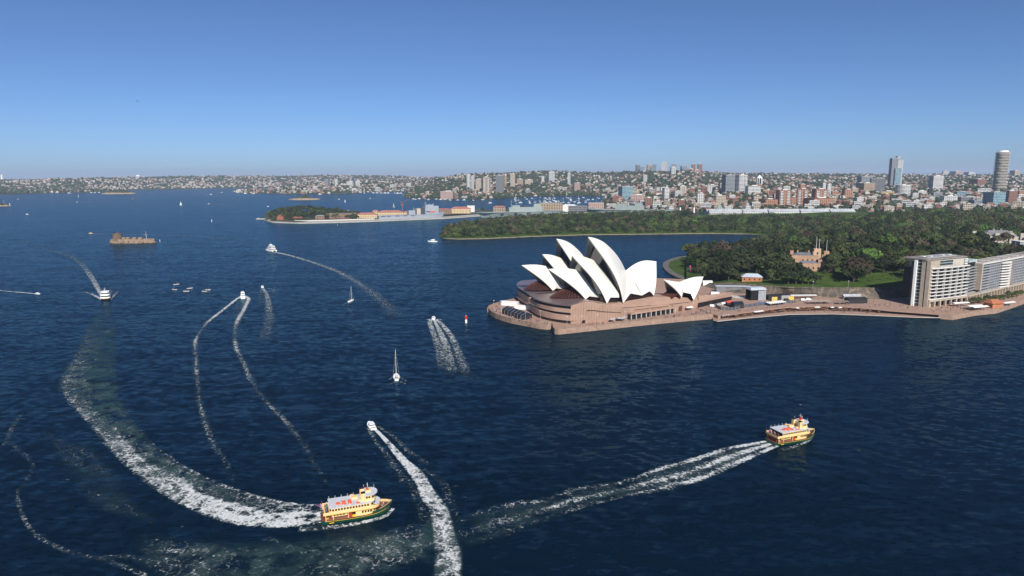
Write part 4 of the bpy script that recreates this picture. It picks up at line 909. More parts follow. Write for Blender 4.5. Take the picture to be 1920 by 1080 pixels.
def crown_dome(seed, R, Hc, base, nl, nc, s):
    """lobed dome: clusters of leaf cards spread through overlapping lobes, gaps between them"""
    rn = random.Random(seed); mb = MB(); lobes = []
    for i in range(nl):
        a = 2.4 * i + rn.uniform(-.5, .5); q = (i / nl) ** .55 * R * .78; z = base + Hc * (.82 - .55 * (q / R) ** 1.5) * rn.uniform(.8, 1.1)
        lobes.append((Vector((q * math.cos(a), q * math.sin(a), z)), rn.uniform(.26, .42) * R))
    for c, r in lobes:
        for _ in range(nc):
            d = Vector((rn.gauss(0, 1), rn.gauss(0, 1), rn.gauss(.25, .9))).normalized()
            if d.z < -.45: continue
            p = c + Vector((d.x * r, d.y * r, d.z * r * .72)) * rn.uniform(.72, 1.06)
            if p.z < base * .75: continue
            card(mb, p, d + Vector((rn.uniform(-.42, .42), rn.uniform(-.42, .42), rn.uniform(-.2, .55))), s * rn.uniform(.7, 1.3), rn)
    return mb
def trunk_mesh(seed, Ht, r, R):
    rn = random.Random(seed); mb = MB(); mb.tube((0, 0, -1.5), (0, 0, Ht * .55), r, r * .75, 7, False)
    for i in range(5):
        a = i * 1.26 + rn.uniform(-.3, .3); mb.tube((0, 0, Ht * .45), (R * .5 * math.cos(a), R * .5 * math.sin(a), Ht * rn.uniform(.85, 1.1)), r * .55, r * .2, 5, False)
    return mb.mesh('trunk', M_trunk)
TREES = []                                        # kind, crown mesh, trunk mesh, radius
for i, (R, Hc, base) in enumerate(((8.5, 8.5, 3.5), (7.0, 8.5, 4.0), (10.0, 9.0, 3.5), (6.0, 9.0, 4.0), (7.5, 10, 3.5))):
    TREES.append((crown_dome(20 + i, R, Hc, base, 15, 78, .95).mesh('crown', LM['fig']), trunk_mesh(i, base + 4, .55, R), R))
def pine_mesh(seed, Hh, R):
    rn = random.Random(seed); mb = MB(); z = 3.0
    while z < Hh:
        f = 1 - (z - 3) / (Hh - 3); L_ = R * (f ** .8) + .4
        for k in range(9):
            a = k * .7 + z + rn.uniform(-.2, .2)
            for q in (.35, .65, .95): card(mb, Vector((L_ * q * math.cos(a), L_ * q * math.sin(a), z - L_ * q * .12 + rn.uniform(-.3, .3))), Vector((math.cos(a) * .4, math.sin(a) * .4, 1)), .95 * (.5 + f * .6), rn)
        z += 1.15
    return mb.mesh('crown', LM['pine'])
PINES = [(pine_mesh(3, 25, 4.2), None), (pine_mesh(4, 19, 3.6), None)]
pt = MB(); pt.tube((0, 0, -1.5), (0, 0, 18), .45, .1, 6); pine_trunk = pt.mesh('trunk', M_trunk)
def palm_mesh():
    rn = random.Random(9); mb = MB()
    for k in range(22):
        a = k * 2.399; up_ = rn.uniform(-.2, .9); pr = Vector((0, 0, 7.2)); d = Vector((math.cos(a), math.sin(a), up_)).normalized(); sd = Vector((-math.sin(a), math.cos(a), 0))
        for j in range(4):
            q = pr + d * .95; w0, w1 = .42 * (1 - j * .18), .42 * (1 - (j + 1) * .18); mb.poly([pr - sd * w0, pr + sd * w0, q + sd * w1, q - sd * w1]); pr = q; d = (d + Vector((0, 0, -.38))).normalized()
    return mb.mesh('crown', LM['palm'])
palm_crown = palm_mesh(); pt = MB(); pt.tube((0, 0, -1), (0, 0, 7.2), .3, .22, 6); palm_trunk = pt.mesh('trunk', M_trunk)
def tree(kind, p, label, group, s=1.0, var=0, mat_=None):
    nm = {'pine': 'pine_tree', 'palm': 'palm_tree'}.get(kind, 'park_tree')
    t = thing(nm, p, label, 'tree', group, rnd.uniform(0, 6.28)); t.scale = (s * rnd.uniform(.9, 1.1), s * rnd.uniform(.9, 1.1), s * rnd.uniform(.88, 1.12))
    cm, tm = {'pine': (PINES[var % 2][0], pine_trunk), 'palm': (palm_crown, palm_trunk)}.get(kind, (TREES[var % 5][0], TREES[var % 5][1]))
    c = put('crown', cm, t); put('trunk', tm, t)
    if mat_: c.material_slots[0].link = 'OBJECT'; c.material_slots[0].material = LM[mat_]
    return t
def inpoly(x, y, P):
    r = False
    for (a, b), (c, d) in zip(P, P[1:] + P[:1]):
        if (b > y) != (d > y) and x < (c - a) * (y - b) / (d - b) + a: r = not r
    return r
CLEAR = [[(1488, 546), (1500, 527), (1530, 518), (1566, 521), (1572, 532), (1634, 533), (1638, 516), (1690, 511), (1720, 524), (1722, 546)],   # lawn
         [(1448, 542), (1452, 524), (1478, 524), (1482, 542)], [(1384, 536), (1386, 516), (1434, 516), (1434, 536)],                          # shed
         [(1486, 530), (1484, 478), (1558, 478), (1560, 524)], [(1606, 494), (1606, 482), (1648, 482), (1648, 494)],                          # sandstone house, red roofed cottage
         [(1820, 462), (1820, 436), (1925, 436), (1925, 462)], [(1836, 482), (1836, 464), (1940, 462), (1940, 484)],
         [(1287, 530), (1287, 505), (1310, 500), (1322, 520), (1340, 536)]]
cands = []; rt = random.Random(11)
def pxy(p): d = p - CP; z = d.dot(FW); return 960 + F * d.dot(RT) / z, 540 - F * d.dot(UP) / z
grid_ = {}
def far_enough(p, r):
    gx, gy = int(p.x // 20), int(p.y // 20)
    for i in (-1, 0, 1):
        for j in (-1, 0, 1):
            for q, r2 in grid_.get((gx + i, gy + j), ()):
                if (p.x - q.x) ** 2 + (p.y - q.y) ** 2 < ((r + r2) * .5) ** 2: return False
    grid_.setdefault((gx, gy), []).append((p, r)); return True
def scatter(L, n, xr, tr, area, rmul=1.0):
    for _ in range(n):
        x = rt.uniform(*xr); t = rt.uniform(*tr); p = sample(L, x, t)
        if p.z < .9: continue
        X, Y = pxy(p)
        if any(inpoly(X, Y, P) for P in CLEAR): continue
        if Y - 17 / mpp(p) < interp(X, [(1285, 380), (1300, 397.5), (1610, 397.5), (1660, 393), (1750, 388), (1990, 386)]) : continue
        r = rt.uniform(11, 20) * rmul * (1.18 if p.y < 850 else 1.0)
        if far_enough(p, r): cands.append((p, r / 15 * 1.15, area))
scatter(LG, 9000, (1292, 1982), (.03, .97), 'g'); scatter(LF, 5000, (834, 1470), (.12, .9), 'f', .95); scatter(LF, 900, (1470, 1606), (.2, .95), 'f')
cands.sort(key=lambda c: c[0].y)
KIND = [('fig', 'fig', 'broad dark olive'), ('fig', 'dark', 'deep green rounded'), ('fig', 'olive', 'pale olive'), ('fig', 'brown', 'brownish bronze'), ('fig', 'bright', 'bright fresh green'), ('pine', None, 'tall dark conical pine')]
def area_name(p, a):
    X, Y = pxy(p)
    if a == 'f': return 'on the point across the cove', 'trees on the far cove point'
    if X < 1420: return 'in the grove behind the opera house', 'trees in the grove behind the opera house'
    if X < 1660: return 'around the sandstone mansion and lawn', 'trees around the mansion lawn'
    return 'in the park behind the apartment building', 'park trees behind the apartment building'
NB = 285; rest = MB()
for i, (p, s, a) in enumerate(cands):
    hue = noise.noise(Vector((p.x * .02, p.y * .02, 5))); u = rt.random()
    w = [5, 2.6, 3.2 + hue * 2, 1.6 + max(0, hue * 3), .9 if a == 'g' else .3, .6]
    k, m_, desc = KIND[rt.choices(range(6), [max(.05, q) for q in w])[0]]
    if i < NB:
        wh, gr = area_name(p, a); tree(k, p, '%s tree %s' % (desc, wh) if k != 'pine' else '%s %s' % (desc, wh), gr, s if k != 'pine' else rt.uniform(.6, 1.0), rt.randrange(5), m_)
    else:
        R = 8.6 * s * rt.uniform(.8, 1.15); rest.mi = {'fig': 0, 'dark': 1, 'olive': 2, 'brown': 3, 'bright': 4, None: 1}[m_] + (5 if rt.random() < .4 else 0); H_ = R * rt.uniform(.95, 1.3)
        if k == 'pine': R *= .5; H_ = 17
        for q in range(7):
            aa = q * 2.4; lr = R * (.62 if k != 'pine' else .5 * (1 - q / 9)); c = p + Vector((R * .5 * (q / 7) ** .5 * math.cos(aa), R * .5 * (q / 7) ** .5 * math.sin(aa), H_ * (.75 - .35 * (q / 7)) if k != 'pine' else 3 + H_ * q / 8))
            for _ in range(26):
                d = Vector((rt.gauss(0, 1), rt.gauss(0, 1), rt.gauss(.3, .9))).normalized()
                if d.z < -.5: continue
                card(rest, c + Vector((d.x * lr, d.y * lr, d.z * lr * .8)) * rt.uniform(.8, 1.05), d + Vector((rt.uniform(-.35, .35), rt.uniform(-.35, .35), rt.uniform(-.15, .4))), 1.5, rt)
ntree = len(cands)
# wooded knoll of the navy island and other far clumps go with the same mass
def clump(p, R, H_, mi):
    rest.mi = mi
    for q in range(6):
        aa = q * 2.4; lr = R * .62; c = p + Vector((R * .5 * (q / 6) ** .5 * math.cos(aa), R * .5 * (q / 6) ** .5 * math.sin(aa), H_ * (.72 - .3 * (q / 6))))
        for _ in range(22):
            d = Vector((rt.gauss(0, 1), rt.gauss(0, 1), rt.gauss(.3, .9))).normalized()
            if d.z < -.5: continue
            card(rest, c + Vector((d.x * lr, d.y * lr, d.z * lr * .8)) * rt.uniform(.8, 1.05), d + Vector((rt.uniform(-.6, .6), rt.uniform(-.6, .6), rt.uniform(-.2, .6))), 1.8, rt)
for _ in range(210):
    x = rt.uniform(508, 672); p = sample(LE, x, rt.uniform(.15 if x < 600 or x > 650 else .3, .95))
    hgt = interp(x, [(508, 9), (540, 16), (580, 20), (640, 19), (672, 12)]); clump(p, rt.uniform(6.5, 10), hgt * rt.uniform(.8, 1.2), rt.choice((0, 0, 1, 1, 2)))
for x in (505, 506, 690, 760, 770, 862, 898, 905, 700, 725): clump(sample(LE, x, .75), 6, 11, rt.choice((0, 1, 4)))
tag(rest.build('woodland', [LM['fig'], LM['dark'], LM['olive'], LM['brown'], LM['bright'], leaf_mat('fig_leaves_light', (.034, .046, .016), (.062, .074, .028)), leaf_mat('dark_leaves_deep', (.008, .015, .007), (.022, .032, .013)), leaf_mat('olive_leaves_light', (.05, .06, .022), (.088, .10, .036)), leaf_mat('bronze_leaves_light', (.06, .048, .03), (.10, .08, .05)), LM['bright']]), 'far canopy of park trees merging into one wood', kind='stuff')
# particular trees
for x, y, s in ((1637, 537, .75), (1655, 534, .75), (1673, 534, .8), (1690, 529, .85)): tree('palm', sample(LG, x, 0) .lerp(sample(LG, x, .2), (541 - y) / 28), 'young palm in the row along the cliff edge of the lawn', 'palms along the lawn edge', s * .85)
for x, y, s, var, m_, lab in ((1600, 530, 1.25, 2, 'fig', 'big spreading fig in the middle of the mansion lawn'), (1545, 520, .55, 3, 'olive', 'small olive tree on the left part of the lawn'), (1528, 533, .8, 1, 'dark', 'dark tree overhanging the cliff at the left lawn edge'), (1504, 536, 1.3, 0, 'dark', 'large dark tree on the cliff edge left of the lawn'), (1492, 538, 1.1, 4, 'fig', 'dark rounded tree beside the lawn strip above the cliff'),
        (1316, 524, 1.2, 1, 'fig', 'dark fig between the sea wall lawn and the rocks'), (1356, 520, 1.25, 2, 'fig', 'tall dark fig in the grove above the rocks'), (1402, 508, 1.2, 0, 'fig', 'dark fig behind the pale roofed kiosk'), (1478, 533, 1.15, 2, 'dark', 'broad dark fig hanging over the cliff right of the lawn strip'), (1515, 538, 1.0, 3, 'dark', 'dark fig on the cliff edge below the mansion'), (1344, 537, 1.3, 0, 'fig', 'large fig leaning over the rocks behind the restaurant shells'), (1330, 531, 1.25, 2, 'dark', 'dark fig at the cliff foot behind the restaurant shells'), (1366, 532, 1.2, 4, 'fig', 'dark fig on the rocks left of the kiosk'), (1448, 538, .75, 1, 'olive', 'olive tree on the cliff edge right of the kiosk'), (1462, 522, .9, 0, 'brown', 'bronze leaved tree above the lawn strip'), (1503, 520, .8, 3, 'dark', 'dark tree hiding the left foot of the mansion'), (1556, 512, .8, 2, 'fig', 'fig at the right foot of the mansion'),
        (1424, 512, .8, 3, 'bright', 'bright lime green tree behind the pale roofed shed'), (1386, 526, .5, 1, 'brown', 'thin brownish tree beside the pale roofed shed'), (1445, 524, .8, 4, 'olive', 'olive tree right of the pale roofed shed'), (1618, 474, 1.0, 1, 'bright', 'vivid green tree behind the red roofed cottage'),
        (1342, 480, 1.1, 0, None, 'tallest pine in the grove beside the cove'), (1432, 468, .9, 1, None, 'pine at the head of the cove'), (1450, 466, .75, 0, None, 'shorter pine at the head of the cove'), (1476, 478, 1.1, 0, None, 'tall pine left of the sandstone mansion'), (1300, 512, .7, 1, None, 'broad dark conifer on the sea wall lawn'), (1310, 510, .8, 2, 'fig', 'spreading tree above the sea wall lawn')):
    p = ground_at(LG, x, y); tree('pine' if m_ is None else 'fig', p, lab, None, s, var, m_)
# ------------------------------------------------------------------ cliff, mansion, sheds and the forecourt
def box_at(x, y, z, w, d, h, rz, name, m_, parent=None, dz=0):
    mb = MB(); mb.box((0, 0, h / 2 + dz), (w, d, h), rz); o = mb.build(name, m_, parent); 
    if parent is None: o.location = at(x, y, z)
    return o
m, t_, b_, N, L_ = nodes('stained_sandstone')
tc = N('ShaderNodeTexCoord'); mp = N('ShaderNodeMapping'); mp.inputs['Scale'].default_value = (.22, .22, .06); L_(tc.outputs['Object'], mp.inputs[0])
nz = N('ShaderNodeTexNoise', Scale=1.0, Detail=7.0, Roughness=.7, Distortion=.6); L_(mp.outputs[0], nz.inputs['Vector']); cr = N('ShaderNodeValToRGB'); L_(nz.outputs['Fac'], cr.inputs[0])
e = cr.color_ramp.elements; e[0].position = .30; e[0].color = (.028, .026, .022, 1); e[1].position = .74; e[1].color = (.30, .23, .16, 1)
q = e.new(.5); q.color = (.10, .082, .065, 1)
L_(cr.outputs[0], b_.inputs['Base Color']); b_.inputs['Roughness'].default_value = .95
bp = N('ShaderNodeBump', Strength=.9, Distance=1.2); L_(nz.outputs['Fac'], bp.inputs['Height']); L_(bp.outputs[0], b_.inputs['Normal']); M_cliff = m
xs = [1300 + 6 * i for i in range(112)]; lo, hi = [], []
for x in xs:
    a = at(x, interp(x, [(c, d) for c, d in ((1287, 528), (1310, 534), (1365, 549), (1480, 554.5), (1560, 558.5), (1650, 561), (1720, 556), (1985, 505))]), 3.9); g = gnear(x)
    r_ = noise.noise(Vector((x * .05, 0, 0))) * 1.2; lo.append(Vector((a.x, a.y + r_, 3.5))); hi.append(Vector((g.x, g.y + .3, g.z + .15)))
rows = []
for j in range(7):
    f = j / 6; rows.append([p.lerp(q, f) + Vector((0, 0 if j in (0, 6) else noise.noise(Vector((p.x * .08, f * 3, 1))) * 1.4, 0)) for p, q in zip(lo, hi)])
rows.append([p + Vector((0, 1.0, .7 + .4 * noise.noise(Vector((p.x * .2, 0, 7))))) for p in hi]); rows.append([p + Vector((0, 6, -.6)) for p in hi])
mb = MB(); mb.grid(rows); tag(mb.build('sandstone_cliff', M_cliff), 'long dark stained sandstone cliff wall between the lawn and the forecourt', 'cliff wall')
# --- sandstone mansion among the trees
M_ss = mat('mansion_sandstone', (.38, .24, .155), .85, var=.18, scale=.25); M_ssd = mat('mansion_trim', (.50, .34, .22), .85, var=.1, scale=.3); M_lead = mat('slate_mansion_roof', (.13, .14, .17), .6, var=.25, scale=.2)
GH = ground_at(LG, 1522, 506); gk = mpp(GH)
man = thing('mansion', (GH.x, GH.y, GH.z), 'castle like sandstone mansion with battlements and flagpoles among the trees', 'mansion', rz=-.28); man.scale = (1.12, 1.12, 1.12)
def mbox(name, cx, cy, w, d, z0, z1, m_, merl=True, win=0, wz=()):
    mb = MB(); mb.box((cx, cy, (z0 + z1) / 2), (w, d, z1 - z0))
    if merl:
        n = max(2, int(w / 1.6))
        for i in range(n): mb.box((cx - w / 2 + (i + .5) * w / n, cy - d / 2 + .25, z1 + .35), (w / n * .5, .5, .7)); mb.box((cx - w / 2 + (i + .5) * w / n, cy + d / 2 - .25, z1 + .35), (w / n * .5, .5, .7))
        n = max(2, int(d / 1.6))
        for i in range(n): mb.box((cx - w / 2 + .25, cy - d / 2 + (i + .5) * d / n, z1 + .35), (.5, d / n * .5, .7)); mb.box((cx + w / 2 - .25, cy - d / 2 + (i + .5) * d / n, z1 + .35), (.5, d / n * .5, .7))
    o = mb.build(name, m_, man)
    for z in wz:
        for i in range(win):
            mb = MB(); mb.box((cx - w / 2 + (i + .5) * w / win, cy - d / 2 - .03, z), (1.1, .12, 2.2)); wi = mb.build('window', M_glassd, man)
            mb = MB(); mb.box((cx - w / 2 + (i + .5) * w / win, cy - d / 2 - .05, z - 1.25), (1.5, .3, .25)); mb.build('sill', M_ssd, wi)
def hip(name, cx, cy, w, d, z0, h, m_, parent):
    mb = MB(); mb.prism([(cx - w / 2, cy - d / 2), (cx + w / 2, cy - d / 2), (cx + w / 2, cy + d / 2), (cx - w / 2, cy + d / 2)], z0, z0 + h, top=[(cx - w * .28, cy - d * .05), (cx + w * .28, cy - d * .05), (cx + w * .28, cy + d * .05), (cx - w * .28, cy + d * .05)]); return mb.build(name, m_, parent)
mbox('main_wing', -6, 8, 24, 14, -2, 12.5, M_ss, True, 6, (3.5, 8.2)); hip('roof', -6, 8, 22, 12, 12.4, 2.6, M_lead, man)
mbox('front_wing', -4, -4, 20, 11, -2, 6.5, M_ss, True, 5, (2.6,)); hip('roof', -4, -4, 18, 9, 6.4, 2.2, M_lead, man)
mbox('side_wing', 11, 3, 13, 15, -2, 9.5, M_ss, True, 3, (2.6, 6.4)); hip('roof', 11, 3, 11, 13, 9.4, 2.2, M_lead, man)
mbox('tower', 4.5, 6, 6, 6, 0, 18.5, M_ssd, True, 1, (15.0,)); mbox('tower', -13.5, -2, 4, 4, -1, 9.5, M_ss, True); mbox('tower', 13, 9, 4.5, 4.5, 0, 16.0, M_ss, True, 1, (13,)); mbox('turret', -17, 12, 3, 3, 0, 15.5, M_ss, True)
mbox('porch', 13, -8, 10, 9, -2, 4.8, mat('dark_red_stucco', (.11, .06, .055), .8), True); hip('roof', 13, -8, 9, 8, 4.7, 1.6, M_lead, man)
for cx, cy, z in ((-12, 10, 13.5), (-2, 12, 13.5), (8, 12, 13.2), (1, 3, 13.4), (9.5, 5, 10.2)):
    mb = MB(); mb.box((cx, cy, z + 1.4), (1.3, 1.0, 3.0)); mb.tube((cx - .3, cy, z + 2.8), (cx - .3, cy, z + 3.6), .18); mb.tube((cx + .3, cy, z + 2.8), (cx + .3, cy, z + 3.6), .18); mb.build('chimney', M_ss, man)
for cx, cy, z0, z1 in ((3.5, 6, 18.5, 30), (6.2, 7, 18.5, 28), (13, 9, 16, 27)):
    mb = MB(); mb.tube((cx, cy, z0), (cx, cy, z1), .16, .09, 6); mb.blob((cx, cy, z1), (.2, .2, .2), 1); mb.build('flagpole', M_white, man)
# --- red roofed cottage, pale roofed shed, conservatory building, small park roofs
def cottage(x, y, w, d, h, rh, wallm, roofm, label, rz, cat='building', nwin=3, name='cottage', L=None):
    p = ground_at(L or LG, x, y); t = thing(name, p, label, cat, rz=rz)
    mb = MB(); mb.box((0, 0, h / 2 - 1), (w, d, h + 2)); mb.build('wall', wallm, t); hip('roof', 0, 0, w + 1.4, d + 1.4, h, rh, roofm, t)
    for i in range(nwin): mb = MB(); mb.box((-w / 2 + (i + .5) * w / nwin, -d / 2 - .03, h * .5), (1.2, .1, 1.5)); mb.build('window', M_glassd, t)
    return t
M_redr = mat('red_tile_roof', (.33, .085, .055), .8, var=.2, scale=.3)
cottage(1620, 492, 15, 9, 5, 3.4, M_hw, M_redr, 'red roofed white cottage behind the big lawn fig', .2); cottage(1634, 491, 10, 8, 4.5, 3, M_hw, M_redr, 'small red roofed wing right of the cottage', -.1)
sh = cottage(1409, 526, 19, 11, 4.2, 3.0, mat('shed_brick', (.40, .16, .075), .85, var=.2, scale=.4), mat('pale_blue_roof', (.42, .46, .53), .5, var=.15, scale=.5), 'brick kiosk with a pale blue grey roof at the grove edge', -.25, name='kiosk', nwin=4)
cn = thing('conservatory_hall', ground_at(LG, 1868, 452), 'low castle like white hall with a broad grey hipped roof among park trees', 'building', rz=-.2)
mb = MB(); mb.box((0, 0, 3), (46, 34, 12)); mb.build('wall', M_cream, cn); hip('roof', 0, 0, 42, 30, 9.5, 6.5, mat('grey_slate_roof', (.19, .18, .185), .7, var=.15, scale=.1), cn)
mb = MB(); mb.box((0, 0, 8.2), (43, 31, 2.6)); mb.build('clerestory', M_glassd, cn)
for sx, sy in ((-23, -17), (23, -17), (-8, -17), (10, -17), (-23, 16), (23, 16)):
    mb = MB(); mb.box((sx, sy, 4.5), (5, 5, 17)); 
    for i in range(3): mb.box((sx - 1.7 + 1.7 * i, sy - 2.2, 13.4), (.9, .6, .9))
    mb.build('turret', M_cream, cn)
for sx in (-5, 4): mb = MB(); mb.lathe((sx, 0, 15.4), [(1.6, 0), (1.6, 1.6), (.3, 3.2)], 8); mb.build('roof_vent', M_slate, cn)
# road and open car park deck behind the apartment block
rd = [at(x, y, 20) for x, y in ((1838, 476), (1930, 470), (1985, 466), (1985, 474), (1930, 480), (1846, 482))]
mb = MB(); mb.poly([p + Vector((0, 0, 1.6)) for p in rd]); tag(mb.build('road', mat('pale_asphalt', (.17, .16, .155), .9, var=.15, scale=.1)), 'grey road deck behind the apartment building', kind='structure')
def lamp(p, h, label, group):
    t = thing('street_lamp', p, label, 'street lamp', group); mb = MB(); mb.tube((0, 0, 0), (0, 0, h), .16, .1, 6); mb.build('pole', M_grey, t); mb = MB(); mb.box((0, 0, h), (1.2, .4, .25)); mb.build('lamp_head', M_slab, t); return t
l0 = lamp(at(1877, 479, 21.6), 13, 'tall grey lamp mast beside the road behind the apartments', 'lamp masts by the road')
for x, y in ((1902, 476), (1916, 474)): dup(l0, at(x, y, 21.6))
box = thing('office_pavilion', at(1916, 478, 20), 'dark glass office block at the right edge behind the apartments', 'building'); mb = MB(); mb.box((0, 0, 8), (18, 14, 16)); mb.build('wall', FS_['grey'], box); mb = MB(); mb.box((0, 0, 16.4), (19, 15, .8)); mb.build('roof', M_slab, box)
# --- forecourt: stage, seats, marquees, fences, vehicles
st = thing('concert_stage', at(1416, 561, 4), 'grey roofed outdoor stage with dark sides on the forecourt', 'stage', rz=.15); st.scale = (.82, .82, .80)
mb = MB(); mb.box((4.5, 0, 5.5), (9, 13, 11)); mb.build('back_wall', mat('stage_sheet', (.27, .29, .31), .5, var=.25, scale=.3), st); [MB().box((-4.5, y_, 6), (8, 1.2, 12)).build('side_scaffold', M_dark, st) for y_ in (5.5, -5.5)]
mb = MB(); mb.prism([(-9.5, -7.5), (9.5, -7.5), (9.5, 7.5), (-9.5, 7.5)], 11.8, 14.2, top=[(-8, -4), (8, -4), (8, 4), (-8, 4)], bot=True); mb.build('roof', mat('pale_stage_roof', (.40, .43, .48), .5, var=.1, scale=.3), st); mb = MB(); mb.box((-5, 0, .8), (9, 12, 1.6)); mb.build('stage_floor', M_dark, st)
sb = thing('site_shed', at(1392, 547, 4), 'long low pale blue roofed shed along the cliff foot', 'shed', rz=-.1)
mb = MB(); mb.box((0, 0, 5.6), (52, 5, .6)); mb.build('roof', MATS['pale_blue_roof'], sb); mb = MB(); mb.box((0, .4, 2.7), (50, 4, 5.4)); mb.build('wall', mat('shed_panel', (.16, .16, .17), .7), sb)
mb = MB(); mb.box((0, 0, .45), (.5, .5, .08)); mb.box((0, .22, .72), (.5, .06, .5)); 
for a in (-.2, .2):
    for c in (-.2, .2): mb.box((a, c, .21), (.05, .05, .42))
seat_me = mb.mesh('event_chair', M_white); nseat = 0
for blk, (x0, y0, nx, ny) in enumerate(((1358, 557, 9, 7), (1378, 558.5, 12, 8))):
    o_ = at(x0, y0, 4.02)
    for i in range(nx):
        for j in range(ny):
            c = put('event_chair', seat_me, None, o_ + Vector((i * 1.25 - j * .1, j * 1.7 + i * .15 - 4, 0)), -1.2)
            tag(c, 'white audience chair in the %s block of rows before the stage' % ('left' if blk == 0 else 'right'), 'chair', 'audience chairs before the stage')
def marquee(x, y, w, d, h, rz, roofm, wallm, label, ribs=0, z=4.0, ridge=1.6):
    t = thing('marquee', at(x, y, z), label, 'marquee', rz=rz)
    if wallm: mb = MB(); mb.box((0, 0, h / 2), (w * .96, d * .96, h)); mb.build('wall', wallm, t)
    else:
        for i in range(5):
            for y_ in (-d * .46, d * .46): mb = MB(); mb.tube((-w * .48 + w * .24 * i, y_, 0), (-w * .48 + w * .24 * i, y_, h), .07, n=5); mb.build('post', M_grey, t)
    mb = MB(); n = mb.vs([(-w / 2, -d / 2, h), (w / 2, -d / 2, h), (w / 2, d / 2, h), (-w / 2, d / 2, h), (-w / 2, 0, h + ridge), (w / 2, 0, h + ridge)])
    for f in ((0, 1, 5, 4), (2, 3, 4, 5), (1, 2, 5), (3, 0, 4)): mb.face([n + i for i in f])
    mb.build('roof', roofm, t)
    for i in range(ribs):
        x_ = -w / 2 + w * i / (ribs - 1); mb = MB(); mb.tube((x_, -d / 2 - .02, h + .05), (x_, 0, h + ridge + .06), .035, n=4); mb.tube((x_, d / 2 + .02, h + .05), (x_, 0, h + ridge + .06), .035, n=4); mb.tube((x_, -d / 2, 0), (x_, -d / 2, h), .05, n=4); mb.build('frame', M_white, t)
    return t
M_navy = mat('navy_canvas', (.009, .014, .032), .85, var=.2, scale=.3); M_wtent = mat('white_canvas', (.72, .71, .69), .6, var=.05, scale=.3); M_blk = mat('black_mesh', (.022, .022, .026), .7, var=.2, scale=.5)
p1, p2 = at(950, 584, 3.7), at(988, 597, 3.7); rz_m = math.atan2(p2.y - p1.y, p2.x - p1.x)
marquee(969, 592.5, (p2 - p1).length * .95, 11, 3.6, rz_m, M_navy, M_blk, 'navy blue marquee with white ribs on the rounded promenade', 7, 3.7, 2.4)
marquee(957, 572, 15, 7, 3, -.25, M_wtent, M_wtent, 'white tent beside the railings at the back of the rounded promenade', 0, 3.7, .6); marquee(981, 579.5, 15, 6, 3, -.3, M_wtent, M_wtent, 'long white tent against the foyer wall', 0, 3.7, .5)
marquee(944, 571, 6, 6, 3, .2, mat('grey_canvas', (.35, .37, .40), .6), M_wtent, 'small grey roofed tent left of the white promenade tent', 0, 3.7, .8); marquee(1027, 594.5, 12, 2.2, 1.7, -.22, M_wtent, M_wtent, 'low white hoarding box at the foot of the banded foyer', 0, 3.7, .1)
marquee(1382, 577, 9, 7, 4, .15, M_navy, M_blk, 'dark blue tent behind the fence on the forecourt', 0); marquee(1368, 573.5, 6, 4, 3, .1, mat('red_canvas', (.45, .06, .05), .6), M_blk, 'red roofed stall near the undercroft', 0); marquee(1340, 553, 8, 5, 3.2, -.1, MATS['grey_canvas'], M_wtent, 'grey site cabin behind the restaurant shells', 0, 4, .3)
marquee(1326, 535, 10, 4, 3.4, 0, M_wtent, M_wtent, 'white tent between restaurant shells and grove', 0); marquee(1449, 561.5, 13, 8, 4, .1, M_blk, M_blk, 'black equipment tent right of the stage', 0, 4, 1.0); marquee(1466, 560.5, 13, 8, 4, .1, M_blk, M_grey, 'second black equipment tent, farther from the stage', 0, 4, 1.0)
marquee(1495, 560, 34, 6, 3.2, .02, M_wtent, None, 'long white awning along the cliff foot', 0, 4, .5); marquee(1604, 567.5, 17, 9, 4.0, .0, M_blk, M_blk, 'black tent standing alone on the forecourt before the cliff', 0, 4, 1.2); marquee(1596, 560.5, 16, 4, 3, 0, MATS['grey_canvas'], M_grey, 'grey roofed stall at the cliff foot', 0)
for i, (x, y, col, dsc) in enumerate(((1452, 565, 'yellow_sign', 'yellow banner'), (1483, 564, 'yellow_sign', 'yellow banner'), (1429, 571, 'blue_sign', 'blue hoarding'))):
    m_ = mat(col, (.55, .42, .10) if 'y' in col[:2] else (.06, .16, .36), .6); o = box_at(x, y, 4, 5 if i < 2 else 9, .3, 4 if i < 2 else 2.4, .05, 'banner', m_); tag(o, '%s %s' % (dsc, ('near the stage', 'beside the white awning', 'inside the fence before the stage')[i]), 'banner')
def fence(pts, h, label):
    L = [at(x, y, 4.0) for x, y in pts]; t = thing('fence', L[0], label, 'fence')
    mb = MB()
    for a, b in zip(L, L[1:]):
        d = b - a; n = max(1, int(d.length / 2.5))
        for i in range(n):
            p = a + d * ((i + .5) / n) - L[0]; mb.box((p.x, p.y, h / 2), (d.length / n * .86, .08, h), math.atan2(d.y, d.x))
    mb.build('mesh_panel', mat('blue_grey_mesh', (.075, .085, .105), .7, var=.3, scale=.6), t)
    for a, b in zip(L, L[1:]):
        d = b - a; n = max(1, int(d.length / 5))
        for i in range(n): p = a + d * (i / n) - L[0]; mb = MB(); mb.tube((p.x, p.y, 0), (p.x, p.y, h + .2), .1, n=5); mb.build('post', M_grey, t)
fence([(1333, 573), (1352, 581), (1372, 582), (1392, 577), (1420, 573.5), (1455, 570), (1492, 567.5)], 2.6, 'blue grey mesh fence around the concert area')
